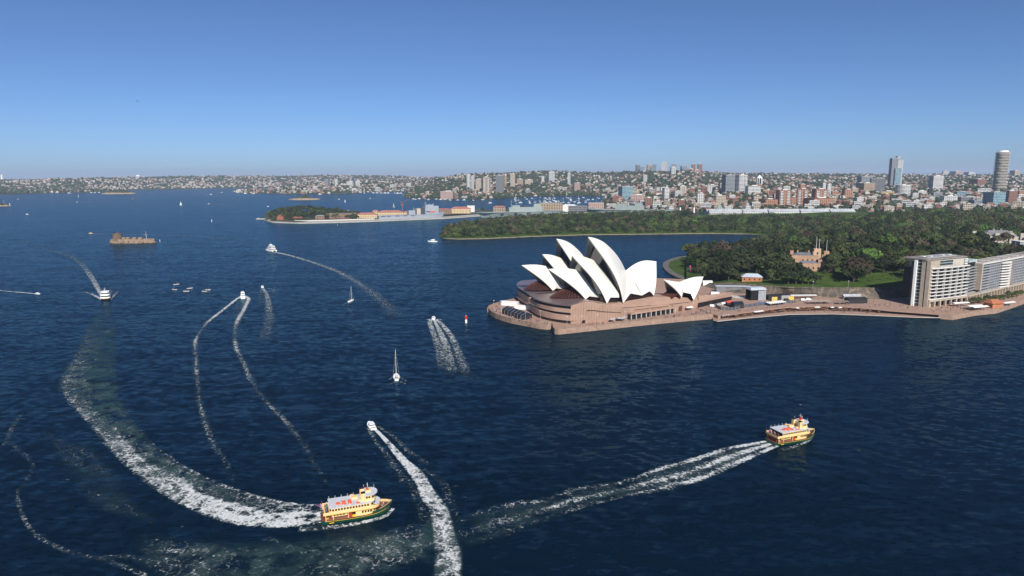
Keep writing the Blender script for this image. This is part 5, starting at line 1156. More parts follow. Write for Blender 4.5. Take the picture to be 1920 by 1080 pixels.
# vehicles under and beside the forecourt
def van(x, y, col, rz, label, z=4.02, s=1.0, wh=None):
    p = at(x, y, z); t = thing('van', p, label, 'van', rz=rz); t.scale = (s, s, s)
    mb = MB(); mb.prism([(-2.6, -.95), (2.6, -.95), (2.6, .95), (-2.6, .95)], .45, 1.2, bot=True); mb.prism([(-2.6, -.95), (1.6, -.95), (1.6, .95), (-2.6, .95)], 1.2, 2.2, top=[(-2.5, -.85), (.9, -.85), (.9, .85), (-2.5, .85)]); mb.build('body', col, t)
    mb = MB(); mb.box((1.25, 0, 1.65), (.5, 1.6, .6)); mb.build('windscreen', M_glassd, t)
    for a in (-1.6, 1.6):
        for c in (-.95, .95): mb = MB(); mb.tube((a, c - .1, .38), (a, c + .1, .38), .38, n=10); mb.build('wheel', M_blk, t)
M_vred = mat('red_paint', (.45, .03, .025), .4, var=.05)
van(1336, 575.5, M_white, .1, 'white van parked under the podium steps'); van(1349, 573.5, M_grey, .1, 'grey van parked near the undercroft'); van(1357, 571.5, M_white, .2, 'white van nearer the red stall'); van(1506, 564, M_white, .1, 'white van under the long white awning'); van(1516, 563.2, M_white, .1, 'white van at the right end of the awning'); van(1475, 564, M_blk, .2, 'black van by the yellow banner')
# --- umbrellas
def umbrella_proto(m_, name):
    t = thing('umbrella', (0, 0, 0), name, 'umbrella'); mb = MB(); mb.lathe((0, 0, 2.1), [(1.75, 0), (1.7, .12), (.08, .85)], 8); mb.build('canopy', m_, t); mb = MB(); mb.tube((0, 0, 0), (0, 0, 2.9), .05, n=5); mb.build('pole', M_grey, t); return t
uw = umbrella_proto(mat('pale_umbrella', (.36, .36, .38), .7), 'pale grey umbrella in the cluster at the foot of the podium wall'); uw['group'] = 'umbrellas at the podium wall'; first = True
for i in range(13):
    o = uw if first else dup(uw); first = False; x = 1144 + i * 2.25; o.location = at(x, 602.6 - (x - 1144) * .12 + rnd.uniform(-1.6, 2.2), 3.65)
for i, (x, y) in enumerate(((1290.5, 582.2), (1295.5, 581.2))): o = dup(uw, at(x, y, 3.65), label='white umbrella beside the brown door on the promenade'); o.scale = (1.3, 1.3, 1.2); o['group'] = 'umbrellas by the brown door'; o.children[0].material_slots[0].link = 'OBJECT'; o.children[0].material_slots[0].material = M_wtent
ut = umbrella_proto(mat('orange_umbrella', (.20, .085, .04), .7, var=.4, obj_var=.25), 'orange umbrella over tables on the lower waterside terrace'); ut['group'] = 'orange umbrellas on the lower terrace'; first = True
low2 = [(1352, 596.3), (1400, 590.2), (1470, 582), (1540, 579.5), (1600, 581), (1650, 584.5)]
def lowp(x, f): return at(x, interp(x, low2) + f, 1.35)
for i in range(120):
    x = 1368 + i * 2.35 + rnd.uniform(-.8, .8); o = ut if first else dup(ut); first = False; o.location = lowp(x, rnd.uniform(-2.2, 3.6)); o.scale = (.72, .72, .8)
ug = umbrella_proto(M_wtent, 'white umbrella among the orange ones on the lower terrace'); ug['group'] = 'white umbrellas on the lower terrace'; first = True
for x in (1356, 1361, 1366, 1415, 1418, 1421, 1424, 1428, 1495, 1530, 1534, 1560, 1575): o = ug if first else dup(ug); first = False; o.location = lowp(x, 1)
mb = MB(); xq = [1366 + 8 * i for i in range(50)]; mb.grid([[lowp(x, 2.6) + Vector((0, 0, .01)) for x in xq], [lowp(x, -6) + Vector((0, 0, .01)) for x in xq]]); tag(mb.build('terrace_clutter_strip', mat('clutter_brown', (.075, .045, .035), .85, scale=.9, col2=(.19, .10, .065))), 'dark brown strip standing in for the cafe clutter on the lower terrace', kind='structure')  # flat dark strip added over the bright floor in place of crowded tables
# shade sails over the terrace
def sail(x0, x1, f, m_, label):
    a, b = lowp(x0, f - 5), lowp(x1, f - 5); t = thing('shade_sail', (a + b) / 2, label, 'awning'); d = (b - a); n_ = Vector((d.y, -d.x, 0)).normalized(); L = d.length; mb = MB(); u = d.normalized(); k = 7
    r1, r2 = [], []
    for i in range(k * 2 + 1):
        q = u * (L * (i / (2 * k) - .5)); z = 5.2 + (.7 if i % 2 else 0); r1.append(Vector((q.x, q.y, z)) + n_ * (-3.5)); r2.append(Vector((q.x, q.y, z - .5)) + n_ * 2.5)
    mb.grid([r1, r2]); mb.grid([[p - Vector((0, 0, .12)) for p in r1], [p - Vector((0, 0, .12)) for p in r2]]); mb.build('canopy', m_, t)
    for i in (0, k, 2 * k): mb = MB(); mb.tube((r2[i].x, r2[i].y, 0), (r2[i].x, r2[i].y, r2[i].z), .08, n=5); mb.build('pole', M_grey, t)
sail(1441, 1472, -1, M_wtent, 'bright white scalloped awning on the terrace'); sail(1514, 1558, 0, mat('beige_canvas', (.42, .34, .27), .8), 'long beige awning along the terrace, left of two'); sail(1568, 1592, .5, MATS['beige_canvas'], 'shorter beige awning along the terrace, right of two')
# upper promenade edge casts shade on the terrace back wall
mb = MB(); xs2 = [1352 + 8 * i for i in range(52)]; ed = [(1346, 592), (1400, 584), (1470, 575.5), (1540, 572.5), (1600, 575), (1660, 581), (1740, 587), (1787, 591)]
ra = [at(x, interp(x, ed), 4.0) for x in xs2]; mb.grid([[p + Vector((0, -3.2, .05)) for p in ra], [p + Vector((0, .2, .06)) for p in ra]]); mb.grid([[p + Vector((0, -3.2, -.45)) for p in ra], [p + Vector((0, -3.2, .05)) for p in ra]])
tag(mb.build('terrace_overhang', M_pink), 'overhanging edge of the upper promenade above the terrace', kind='structure')
mb = MB(); mb.grid([[p + Vector((0, -.4, -2.7)) for p in ra], [p + Vector((0, -.4, -.4)) for p in ra]]); tag(mb.build('terrace_recess_shade', M_glassd), 'dark sheet for the shade in the shopfront recess under the promenade edge', kind='structure')  # dark sheet below the overhang: shadow of the shopfront recess given as colour
# --- quay restaurants and awnings before the apartment arcade
for i, (x, y, w, d) in enumerate(((1800, 574, 16, 5), (1826, 579.5, 15, 6), (1836, 581.5, 17, 5), (1888, 573.5, 17, 5))):
    marquee(x, y, w, d, 2.9, .22 + .06 * i, M_wtent, None, 'white restaurant awning %s' % ('nearest the first arcade columns', 'left of two by the sea wall', 'right of two by the sea wall', 'near the right edge of the quay')[i], 0, 4, .7)
cottage_ = thing('brick_kiosk', at(1862, 576, 4), 'terracotta roofed kiosk on the quay by the sea wall', 'kiosk', rz=.2); mb = MB(); mb.box((0, 0, 2), (11, 9, 4)); mb.build('wall', MATS['shed_brick'], cottage_); hip('roof', 0, 0, 13, 11, 4, 3, mat('orange_tile_roof', (.36, .13, .065), .8, var=.2, scale=.4), cottage_)
for i, (x, y) in enumerate(((1826, 565), (1834, 564), (1842, 564), (1850, 562.5), (1858, 562), (1866, 560), (1874, 559.5), (1882, 558), (1890, 556), (1898, 554.5), (1906, 552.5), (1914, 550))):
    tree('fig', at(x, y + 5, 4), 'small round street tree in the row before the arcade', 'street trees before the arcade', rnd.uniform(.42, .55), i, 'olive')
# promenade lamps
pl = lamp(at(1172, 606, 3.6), 9, 'slender lamp post on the promenade beside the podium', 'promenade lamp posts')
for x, y in ((1255, 594.5), (1218, 600), (1300, 588), (1120, 612), (1090, 614.5), (1063, 615.5), (1013, 604), (985, 600.5), (940, 590), (926, 583)): dup(pl, at(x, y, 3.6))
pf = lamp(at(1590, 541, 12.2), 7, 'black lamp post on the mansion lawn near the cliff edge', 'lawn lamp posts'); dup(pf, at(1524, 541.5, 12.2))
# pink column by the cove path
o = MB(); o.box((0, 0, 1.0), (2.2, 2.2, 2.0)); o.tube((0, 0, 2), (0, 0, 8), .9, .8, 8); o.lathe((0, 0, 8), [(1.1, 0), (1.0, 1.2), (.2, 1.8)], 8); o = o.build('sculpture', mat('magenta_paint', (.42, .05, .16), .5)); o.location = at(1293.5, 513, 4.0); tag(o, 'magenta column like sculpture on the lawn by the cove path', 'sculpture')
# ------------------------------------------------------------------ ferries, yachts, warships, fort
M_gold = mat('gold_paint', (.62, .34, .05), .5, var=.08); M_hull = mat('green_hull_paint', (.004, .055, .030), .35, var=.15, scale=.3, spec=.5); M_fcream = mat('ferry_cream_paint', (.74, .52, .245), .5, var=.06, scale=.4)
M_maroon = mat('maroon_paint', (.16, .045, .035), .6, var=.2, scale=.5); M_forange = mat('orange_raft', (.72, .13, .05), .6, var=.1); M_lgrey = mat('light_grey_deck', (.50, .51, .55), .6, var=.08, scale=.5)
M_blackr = mat('black_trim', (.012, .012, .013), .5, var=.1); M_yel = mat('yellow_paint', (.70, .42, .03), .5, var=.05); M_gel = mat('white_gelcoat', (.80, .80, .80), .3, var=.04, scale=.6, spec=.5); M_teak = mat('tan_deck', (.40, .29, .18), .7, var=.2, scale=1.0)
def hull_mb(mb, L, B, zk, zd, bow=.28, stern=.75, rise=.35, flare=.8, n=20):
    """displacement hull: rows keel-ish, waterline, deck edge; bow at +x"""
    P = []; S_ = []
    for i in range(n + 1):
        t = i / n; x = -L / 2 + L * t
        b = (stern + (1 - stern) * math.sin(min(1, t / .45) * math.pi / 2)) if t < .45 else 1.0
        if t > 1 - bow: u = (t - 1 + bow) / bow; b *= math.cos(u * math.pi / 2) ** .75
        z = zd + rise * max(0, (t - .45) / .55) ** 2
        bb = B / 2 * max(b, .004); wl = bb * (flare if t > .5 else flare * .5 + .5)
        xs_ = x - (.06 * L * max(0, t - .8) / .2)
        P.append([Vector((xs_ if t > .8 else x, -wl * .9, zk)), Vector((x, -bb, z))]); S_.append([Vector((xs_ if t > .8 else x, wl * .9, zk)), Vector((x, bb, z))])
    mb.grid([[p[0] for p in P], [p[1] for p in P]]); mb.grid([[p[0] for p in S_], [p[1] for p in S_]], flip=True)
    mb.grid([[P[0][0], S_[0][0]], [P[0][1], S_[0][1]]], flip=True)
    return [p[1] for p in P], [p[1] for p in S_]
def deck_of(a, b, dz=0.0): 
    mb = MB(); mb.grid([[p + Vector((0, 0, dz)) for p in a], [p + Vector((0, 0, dz)) for p in b]]); return mb
def rounded(x0, x1, hw, r, n=5):                  # outline, rounded towards +x
    pts = [(x0, -hw)]
    for i in range(n * 2 + 1): f = -math.pi / 2 + math.pi * i / (2 * n); pts.append((x1 - r + r * math.cos(f), hw * math.sin(f)))
    return pts + [(x0, hw)]
def wins(parent, xs_, y, z, w, h, m_=None, cache={}):
    k = (w, h)
    if k not in cache: mb = MB(); mb.box((0, 0, 0), (w, .08, h)); cache[k] = mb.mesh('window', m_ or M_glassd)
    for x in xs_:
        for s_ in (-1, 1): put('window', cache[k], parent, (x, s_ * y, z))
def make_ferry(label):
    t = thing('ferry', (0, 0, 0), label, 'ferry')
    mb = MB(); a, b = hull_mb(mb, 25.4, 8.6, -.8, 1.75, .30, .80, 1.5, .86); mb.build('hull', M_hull, t, True)
    deck_of(a, b, -.25).build('deck', M_maroon, t)
    for r, nm, m_, o in ((a, 'rubbing_strip', M_gold, -.06), (b, 'rubbing_strip', M_gold, .06)):
        mb = MB(); mb.grid([[p + Vector((0, o, -.42)) for p in r[1:-2]], [p + Vector((0, o, -.24)) for p in r[1:-2]]]); mb.build(nm, m_, t)
    for s_ in (-1, 1):
        mb = MB(); mb.box((-9.3, s_ * 4.02, .75), (1.6, .06, .3)); mb.build('name_plate', M_yel, t)
    # bow bulwark, cream inside
    mb = MB(); k = 14
    for r in (a, b): mb.grid([[p for p in r[k:]], [p + Vector((0, 0, 1.0)) for p in r[k:]]])
    mb.build('bow_bulwark', M_hull, t)
    mb = MB()
    for r in (a, b): mb.grid([[p + Vector((-.02, (.12 if p.y < 0 else -.12), 0)) for p in r[16:]], [p + Vector((-.02, (.12 if p.y < 0 else -.12), 1.12)) for p in r[16:]]]); mb.grid([[p + Vector((0, (.25 if p.y < 0 else -.25), 1.08)) for p in r[16:]], [p + Vector((0, (-.05 if p.y < 0 else .05), 1.08)) for p in r[16:]]])
    mb.build('bow_lining', M_fcream, t)
    # main deck: cream house forward, open side with maroon seats aft, red and yellow gangway
    mb = MB(); mb.prism(rounded(-.6, 7.0, 3.55, 3.0), 1.6, 4.15, cap=False); mb.build('main_deck_house', M_fcream, t)
    wins(t, (1.7, 2.7, 3.7, 4.6), 3.6, 3.15, .62, .85)
    for f in (-50, -25, 0, 25, 50): mb = MB(); f = R_(f); mb.box((4.0 + 3.02 * math.cos(f), 3.58 * math.sin(f), 3.1), (.1, .7, .8), f); mb.build('window', M_glassd, t)
    mb = MB(); mb.box((-6.9, 0, 2.8), (9.6, 5.2, 2.6)); mb.build('cabin_interior', M_maroon, t)
    for s_ in (-1, 1):
        mb = MB(); mb.box((-6.9, s_ * 3.75, 2.05), (8.2, .15, .9)); mb.build('side_rail', mat('brown_seat', (.20, .075, .045), .7), t)
        mb = MB(); mb.box((-6.4, s_ * 3.0, 3.3), (5.4, .12, 1.4)); mb.build('cabin_side', M_fcream, t)
        mb = MB(); mb.box((-2.6, s_ * 3.7, 2.55), (1.1, .2, 1.7)); mb.build('gangway_gate', M_vred, t)
        mb = MB(); mb.box((-1.35, s_ * 3.7, 2.2), (1.3, .2, 1.0)); mb.build('gangway_panel', M_yel, t)
        for x in (-11.2, -8.6, -3.4, -.7): mb = MB(); mb.box((x, s_ * 3.75, 2.9), (.22, .2, 2.5)); mb.build('post', M_fcream, t)
        mb = MB(); mb.box((-10.6, s_ * 3.4, 2.2), (.9, .6, 1.0)); mb.build('life_jacket_locker', M_yel, t)
    wins(t, (-8.2, -7.1, -6.0, -4.9), 3.08, 3.35, .7, .8)
    # upper deck
    mb = MB(); mb.prism(rounded(-12.0, 8.4, 3.95, 3.2), 4.15, 5.35, bot=True, cap=False); mb.prism(rounded(-12.0, 8.3, 3.85, 3.1), 4.2, 4.45, bot=True); mb.build('upper_deck', M_fcream, t)
    mb = MB(); mb.prism(rounded(-12.06, 8.46, 4.0, 3.2), 4.02, 4.32, cap=False); mb.build('gold_stripe', M_gold, t)
    mb = MB(); mb.prism(rounded(-9.2, 6.6, 3.8, 2.8), 4.45, 6.75, cap=False); mb.build('saloon_wall', M_fcream, t)
    mb = MB(); mb.box((-9.15, 0, 5.4), (.1, 7.3, 1.9)); mb.build('saloon_end', M_maroon, t)
    wins(t, [-8.6 + i * 1.02 for i in range(13)], 3.84, 5.95, .66, .78)
    for f in (-60, -36, -12, 12, 36, 60): mb = MB(); f = R_(f); mb.box((3.8 + 2.84 * math.cos(f), 3.83 * math.sin(f), 5.95), (.1, .8, .75), f); mb.build('window', M_glassd, t)
    for y in (-2.6, -.9, .9, 2.6): mb = MB(); mb.box((-10.6, y, 4.85), (1.2, 1.1, .8)); mb.build('bench', M_maroon, t)
    for y in (-3.8, 3.8): mb = MB(); mb.box((-11.9, y, 5.9), (.16, .16, 1.7)); mb.build('post', M_maroon, t)
    mb = MB(); mb.prism(rounded(-9.9, 6.9, 4.0, 2.9), 6.75, 6.98, bot=True); mb.build('roof', M_lgrey, t)
    mb = MB(); mb.prism(rounded(6.0, 8.6, 3.2, 2.4), 5.3, 5.6, bot=True); mb.build('fore_roof', M_lgrey, t)
    for x, y, w, d in ((-6.6, -1.2, 1.5, 1.6), (-4.6, -2.1, 1.5, 1.2), (-4.6, -.4, 1.5, 1.2), (-2.5, -2.0, 1.3, 1.5), (-2.5, -.2, 1.3, 1.3), (.1, -3.0, 1.3, 1.0), (.0, 2.6, 1.3, 1.2)): mb = MB(); mb.box((x, y, 7.12), (w, d, .28)); mb.build('life_raft_mark', M_forange, t)
    for x, y, w, d, h in ((-.6, 1.2, 2.2, 1.6, .9), (-1.4, 2.9, 1.2, .9, .8), (.9, -1.2, 1.0, 1.0, .6)): mb = MB(); mb.box((x, y, 6.98 + h / 2), (w, d, h)); mb.build('vent_box', M_fcream, t)
    for x in (-9.4, -7.2, -5.0, -2.8, -.6):
        for y in (-3.8, 3.8): mb = MB(); mb.tube((x, y, 6.98), (x, y, 8.1), .05, n=5); mb.build('stanchion', M_white, t)
    # funnel and wheelhouse
    for s_ in (-1, 1): mb = MB(); mb.box((2.2, s_ * 2.0, 8.7), (1.5, 1.3, 3.5)); mb.build('funnel', M_fcream, t); mb = MB(); mb.box((2.2, s_ * 2.0, 10.55), (1.55, 1.35, .28)); mb.build('funnel_top', M_blackr, t)
    mb = MB(); mb.prism(rounded(2.6, 7.0, 3.0, 2.2), 6.98, 9.5, cap=False); mb.build('wheelhouse', M_fcream, t)
    for x in (3.4, 4.3): 
        for s_ in (-1, 1): mb = MB(); mb.box((x, s_ * 3.02, 8.7), (.66, .08, .8)); mb.build('wheelhouse_window', M_glassd, t)
    for f in (-70, -45, -20, 0, 20, 45, 70): mb = MB(); f = R_(f); mb.box((4.8 + 2.22 * math.cos(f), 3.02 * math.sin(f), 8.7), (.1, .75, .8), f); mb.build('wheelhouse_window', M_glassd, t)
    mb = MB(); mb.prism(rounded(2.4, 7.6, 3.3, 2.6), 9.5, 9.75, bot=True); mb.build('wheelhouse_roof', M_lgrey, t)
    mb = MB(); mb.box((4.2, 0, 10.2), (1.8, 1.9, .9)); mb.build('roof_box', M_fcream, t)
    mb = MB(); mb.prism([(3.6, -.6), (4.6, -.6), (4.6, .6), (3.6, .6)], 10.6, 12.2, top=[(4.0, -.1), (4.2, -.1), (4.2, .1), (4.0, .1)]); mb.build('mast_base', M_vred, t)
    mb = MB(); mb.tube((4.1, 0, 12), (4.1, 0, 13.6), .08, n=5); mb.box((4.1, 0, 12.4), (.15, 1.8, .15)); mb.box((5.6, 0, 10.4), (.25, 1.6, .2)); mb.build('mast', M_white, t)
    for x, y in ((6.6, 1.6), (6.6, -1.6), (3.0, 2.6)): mb = MB(); mb.tube((x, y, 9.7), (x, y, 11.6), .04, n=4); mb.build('aerial', M_white, t)
    mb = MB(); mb.tube((-12.0, 0, 5.3), (-12.6, 0, 7.6), .05, n=5); mb.build('flagstaff', M_white, t)
    mb = MB(); mb.poly([(-12.3, .02, 6.5), (-12.6, .02, 7.5), (-13.9, .3, 7.1), (-13.6, .2, 6.2)]); mb.build('flag', mat('flag_cloth', (.25, .03, .06), .8, col2=(.05, .05, .22), scale=1.5), t)
    return t
def head(o, stern, bow, z=0.0, centre=True):
    a, b = at(*stern), at(*bow); c = (a + b) / 2; o.location = (c.x, c.y, z); o.rotation_euler = (0, 0, math.atan2(b.y - a.y, b.x - a.x)); return (b - a).length
fy = make_ferry('green and cream double deck ferry nearest the camera, heading the curved wake'); fy['group'] = 'green and cream harbour ferries'
L_f = head(fy, (602, 977), (735, 955)); fy.scale = (L_f / 25.4, L_f / 25.4, L_f / 25.4 * .88)
fy2 = dup(fy, label='green and cream double deck ferry at the right, heading the straight wake'); L2 = head(fy2, (1449, 831), (1521, 818.5)); fy2.scale = (L_f / 25.4, L_f / 25.4, L_f / 25.4 * .88)
# passengers on the open bows
def person_mesh(seed, top, legs, hair=(.03, .02, .015)):
    """one continuous low figure: legs, tapered torso, arms, neck and head"""
    rn_ = random.Random(seed); bm = bmesh.new(); mb = MB()
    n = 8; prof = [(.0, .09), (.45, .10), (.82, .16), (.95, .165), (1.12, .15), (1.35, .19), (1.44, .17), (1.49, .065), (1.54, .06), (1.60, .10), (1.68, .105), (1.75, .06)]
    me = MB(); st_ = rn_.uniform(.06, .18)
    rings = []
    for z, r in prof:
        rings.append([Vector((r * (1.25 if .9 < z < 1.46 else 1.0) * math.cos(2 * math.pi * i / n), r * .75 * math.sin(2 * math.pi * i / n), z)) for i in range(n)])
    me.mi = 1; me.grid(rings[2:3] + rings[3:4], close=True); 
    for sx in (-.09, .09):                          # two tapering legs, one forward
        f = st_ * (1 if sx > 0 else -1); k0 = [Vector((sx + .055 * math.cos(2 * math.pi * i / 6), f + .07 * math.sin(2 * math.pi * i / 6), .0)) for i in range(6)]; k1 = [Vector((sx + .065 * math.cos(2 * math.pi * i / 6), f * .4 + .075 * math.sin(2 * math.pi * i / 6), .45)) for i in range(6)]; k2 = [Vector((sx * .95 + .09 * math.cos(2 * math.pi * i / 6), .095 * math.sin(2 * math.pi * i / 6), .86)) for i in range(6)]
        me.grid([k0, k1, k2], close=True)
    me.mi = 0; me.grid(rings[3:8], close=True)
    for s_ in (-1, 1):
        p0, p1, p2 = Vector((s_ * .21, 0, 1.40)), Vector((s_ * .28, -.03, 1.12)), Vector((s_ * .27, .08, .88)); me.mi = 0; me.tube(p0, p1, .055, .045, 6); me.mi = 2; me.tube(p1, p2, .042, .032, 6)
    me.mi = 2; me.grid(rings[7:11], close=True); me.mi = 3; me.grid([[p * 1.0 + Vector((0, .012, .015)) for p in rings[10]], [p + Vector((0, 0, .02)) for p in rings[11]]], close=True); me.face([len(me.v) - n + i for i in range(n)])
    return me.mesh('person', [mat('shirt_%s' % top[0], top[1], .9, var=.1), mat('trousers_%s' % legs[0], legs[1], .9, var=.1), mat('skin', (.42, .25, .17), .6, var=.05), mat('dark_hair', hair, .7)], smooth=True)
TOPS = [('white', (.65, .65, .63)), ('black', (.02, .02, .022)), ('red', (.40, .05, .05)), ('blue', (.06, .12, .32)), ('navy', (.02, .03, .07)), ('grey', (.22, .22, .23)), ('teal', (.05, .25, .25)), ('pink', (.50, .22, .25))]
LEGS = [('navy', (.025, .035, .07)), ('black', (.018, .018, .02)), ('khaki', (.25, .19, .12))]
PM = [(t_[0], person_mesh(i, t_, LEGS[i % 3])) for i, t_ in enumerate(TOPS)]
def person(p, i, where, group, rz=None, s=1.0):
    o = put('person', PM[i % 8][1], None, p, rnd.uniform(0, 6.28) if rz is None else rz, (s, s, s)); return tag(o, 'person in a %s top %s' % (PM[i % 8][0], where), 'person', group)
for f_, nm in ((fy, 'nearest'), (fy2, 'right hand')):
    M = Matrix.LocRotScale(f_.location, f_.rotation_euler, f_.scale)
    for i in range(9): person(M @ Vector((7.6 + (i % 5) * .72, (-1.5 + .42 * (i // 1) % 2.6) * (1 if i % 2 else -.7), 1.75)), i, 'standing on the bow of the %s ferry' % nm, 'passengers on the %s ferry' % nm)
    for i in range(6): person(M @ Vector((-10.9 + .5 * (i % 2), -3 + 1.15 * i, 4.45)), i + 3, 'on the open upper stern of the %s ferry' % nm, 'passengers on the %s ferry' % nm)
# ---- white motor boats
def motor_boat(name, label, cat, L, B, decks, fly=True, hullm=M_gel, trim=M_glassd, group=None, rail=False):
    t = thing(name, (0, 0, 0), label, cat, group)
    mb = MB(); a, b = hull_mb(mb, L, B, -.4, L * .085, .42, .88, L * .05, .8, 14); mb.build('hull', hullm, t, True)
    deck_of(a, b, -.1).build('deck', M_gel if L > 7 else M_teak, t)
    z = L * .085; x0, x1, hw = -L * .26, L * .20, B * .39
    for d in range(decks):
        h = min(2.3, L * .13); mb = MB(); pl = rounded(x0, x1, hw, hw * .8, 3); mb.prism(pl, z - .1, z + h * .42, cap=False); mb.prism(pl, z + h * .80, z + h, bot=True); mb.build('cabin', M_gel, t)
        mb = MB(); pg_ = [(x * .985, y * .97) for x, y in pl]; mb.prism(pg_, z + h * .42, z + h * .80); mb.build('window_band', trim, t)
        z += h; x0 += L * .035; x1 -= L * .075; hw *= .9
    if fly:
        mb = MB(); mb.prism(rounded(x0, x1 - L * .02, hw, hw * .7, 3), z, z + .5, cap=False); mb.build('flybridge', M_gel, t)
        mb = MB(); mb.tube((x0 + L * .05, -hw * .8, z), (x0 + L * .02, -hw * .8, z + 1.5), .07, n=4); mb.tube((x0 + L * .05, hw * .8, z), (x0 + L * .02, hw * .8, z + 1.5), .07, n=4); mb.box((x0 + L * .02, 0, z + 1.5), (.7, hw * 1.7, .12)); mb.tube((x0 + L * .02, 0, z + 1.5), (x0 + L * .02, 0, z + 2.6), .05, n=4); mb.build('radar_arch', M_gel, t)
    mb = MB(); mb.box((-L * .40, 0, L * .085 + .05), (L * .12, B * .7, .12)); mb.build('cockpit', M_teak, t)
    return t
def heading(o, x, y, dx, dy): 
    a, b = at(x, y), at(x + dx, y + dy); o.location = (a.x, a.y, 0); o.rotation_euler = (0, 0, math.atan2(b.y - a.y, b.x - a.x))
b1_ = motor_boat('motor_cruiser', 'white speeding cruiser with a broad foaming wake in the foreground', 'motorboat', 9.5, 3.3, 1, False); heading(b1_, 696, 800, -10, -14)
mb = MB(); mb.box((.6, 0, 1.75), (1.6, 2.0, .5)); mb.build('windscreen', M_glassd, b1_)
b2_ = motor_boat('motor_cruiser', 'white speedboat heading for the red and white marker, three foam lines behind', 'motorboat', 8.5, 3.1, 1, False); heading(b2_, 813, 597.5, 0, -8)
b3_ = motor_boat('motor_cruiser', 'tall white flybridge cruiser heading away between two long curving foam lines', 'motorboat', 15, 5.0, 2, True); heading(b3_, 455.5, 558, -1, -8)
b4_ = motor_boat('motor_cruiser', 'small white boat running away with a fading plume behind', 'motorboat', 7.5, 2.8, 1, False); heading(b4_, 492, 538.5, -2, -8)
b5_ = motor_boat('motor_cruiser', 'white flybridge cruiser off the tip of the wooded point', 'motorboat', 17.5, 5.0, 1, True); heading(b5_, 811, 453.5, -10, 0)
b6_ = motor_boat('motor_cruiser', 'small white speedboat at the left edge trailing a straight wake', 'motorboat', 7.5, 2.6, 1, False); heading(b6_, 71, 551.5, 10, 1.2)
b7_ = motor_boat('water_taxi', 'small yellow brown water taxi beyond the round fort', 'water taxi', 9.5, 3.2, 1, False, M_yel); heading(b7_, 170, 438, -10, 0)
def catamaran(label, L, B, decks, band):
    t = thing('catamaran', (0, 0, 0), label, 'passenger boat')
    for s_ in (-1, 1):
        mb = MB(); a, b = hull_mb(mb, L, B * .28, -.4, 1.6, .4, .9, .5, .8, 12)
        for i, v in enumerate(mb.v): mb.v[i] = (v[0], v[1] + s_ * B * .36, v[2])
        mb.build('hull', M_gel if band != 'dark' else M_blackr, t, True)
    mb = MB(); mb.prism(rounded(-L * .46, L * .42, B * .5, B * .3, 4), 1.3, 2.0, bot=True); mb.build('deck', M_gel, t)
    z, x0, x1, hw = 2.0, -L * .38, L * .36, B * .46
    for d in range(decks):
        pl = rounded(x0, x1, hw, hw * .7, 4); mb = MB(); mb.prism(pl, z, z + .9, cap=False); mb.prism([(x * 1.02, y * 1.03) for x, y in pl], z + 2.1, z + 2.4, bot=True); mb.build('cabin', M_gel, t)
        mb = MB(); mb.prism([(x * .98, y * .97) for x, y in pl], z + .9, z + 2.1); mb.build('window_band', M_glassd, t); z += 2.4; x0 += L * .04; x1 -= L * .12; hw *= .88
    mb = MB(); mb.box((0, 0, z + .5), (L * .16, B * .4, 1.0)); mb.build('wheelhouse', M_gel, t); mb = MB(); mb.tube((-.5, 0, z + 1), (-.8, 0, z + 4.2), .14, .06, 5); mb.box((-.7, 0, z + 2.6), (.15, 2.0, .12)); mb.build('mast', M_gel, t)
    mb = MB(); mb.box((-L * .42, 0, 2.2), (L * .08, B * .8, .3)); mb.build('stern_deck', M_teak, t)
    return t
c1_ = catamaran('white passenger catamaran coming towards the camera at the left with a v shaped wake', 24, 8.6, 2, 'dark'); heading(c1_, 198, 560, .4, 10); mb = MB(); mb.box((10.2, 0, 1.75), (.5, 6.5, .5)); mb.build('bow_band', M_gold, c1_)
c2_ = catamaran('white three deck cruise boat heading away at the start of the long pale diagonal wake', 25, 8.5, 3, ''); heading(c2_, 508, 470.5, -10, -1.6)
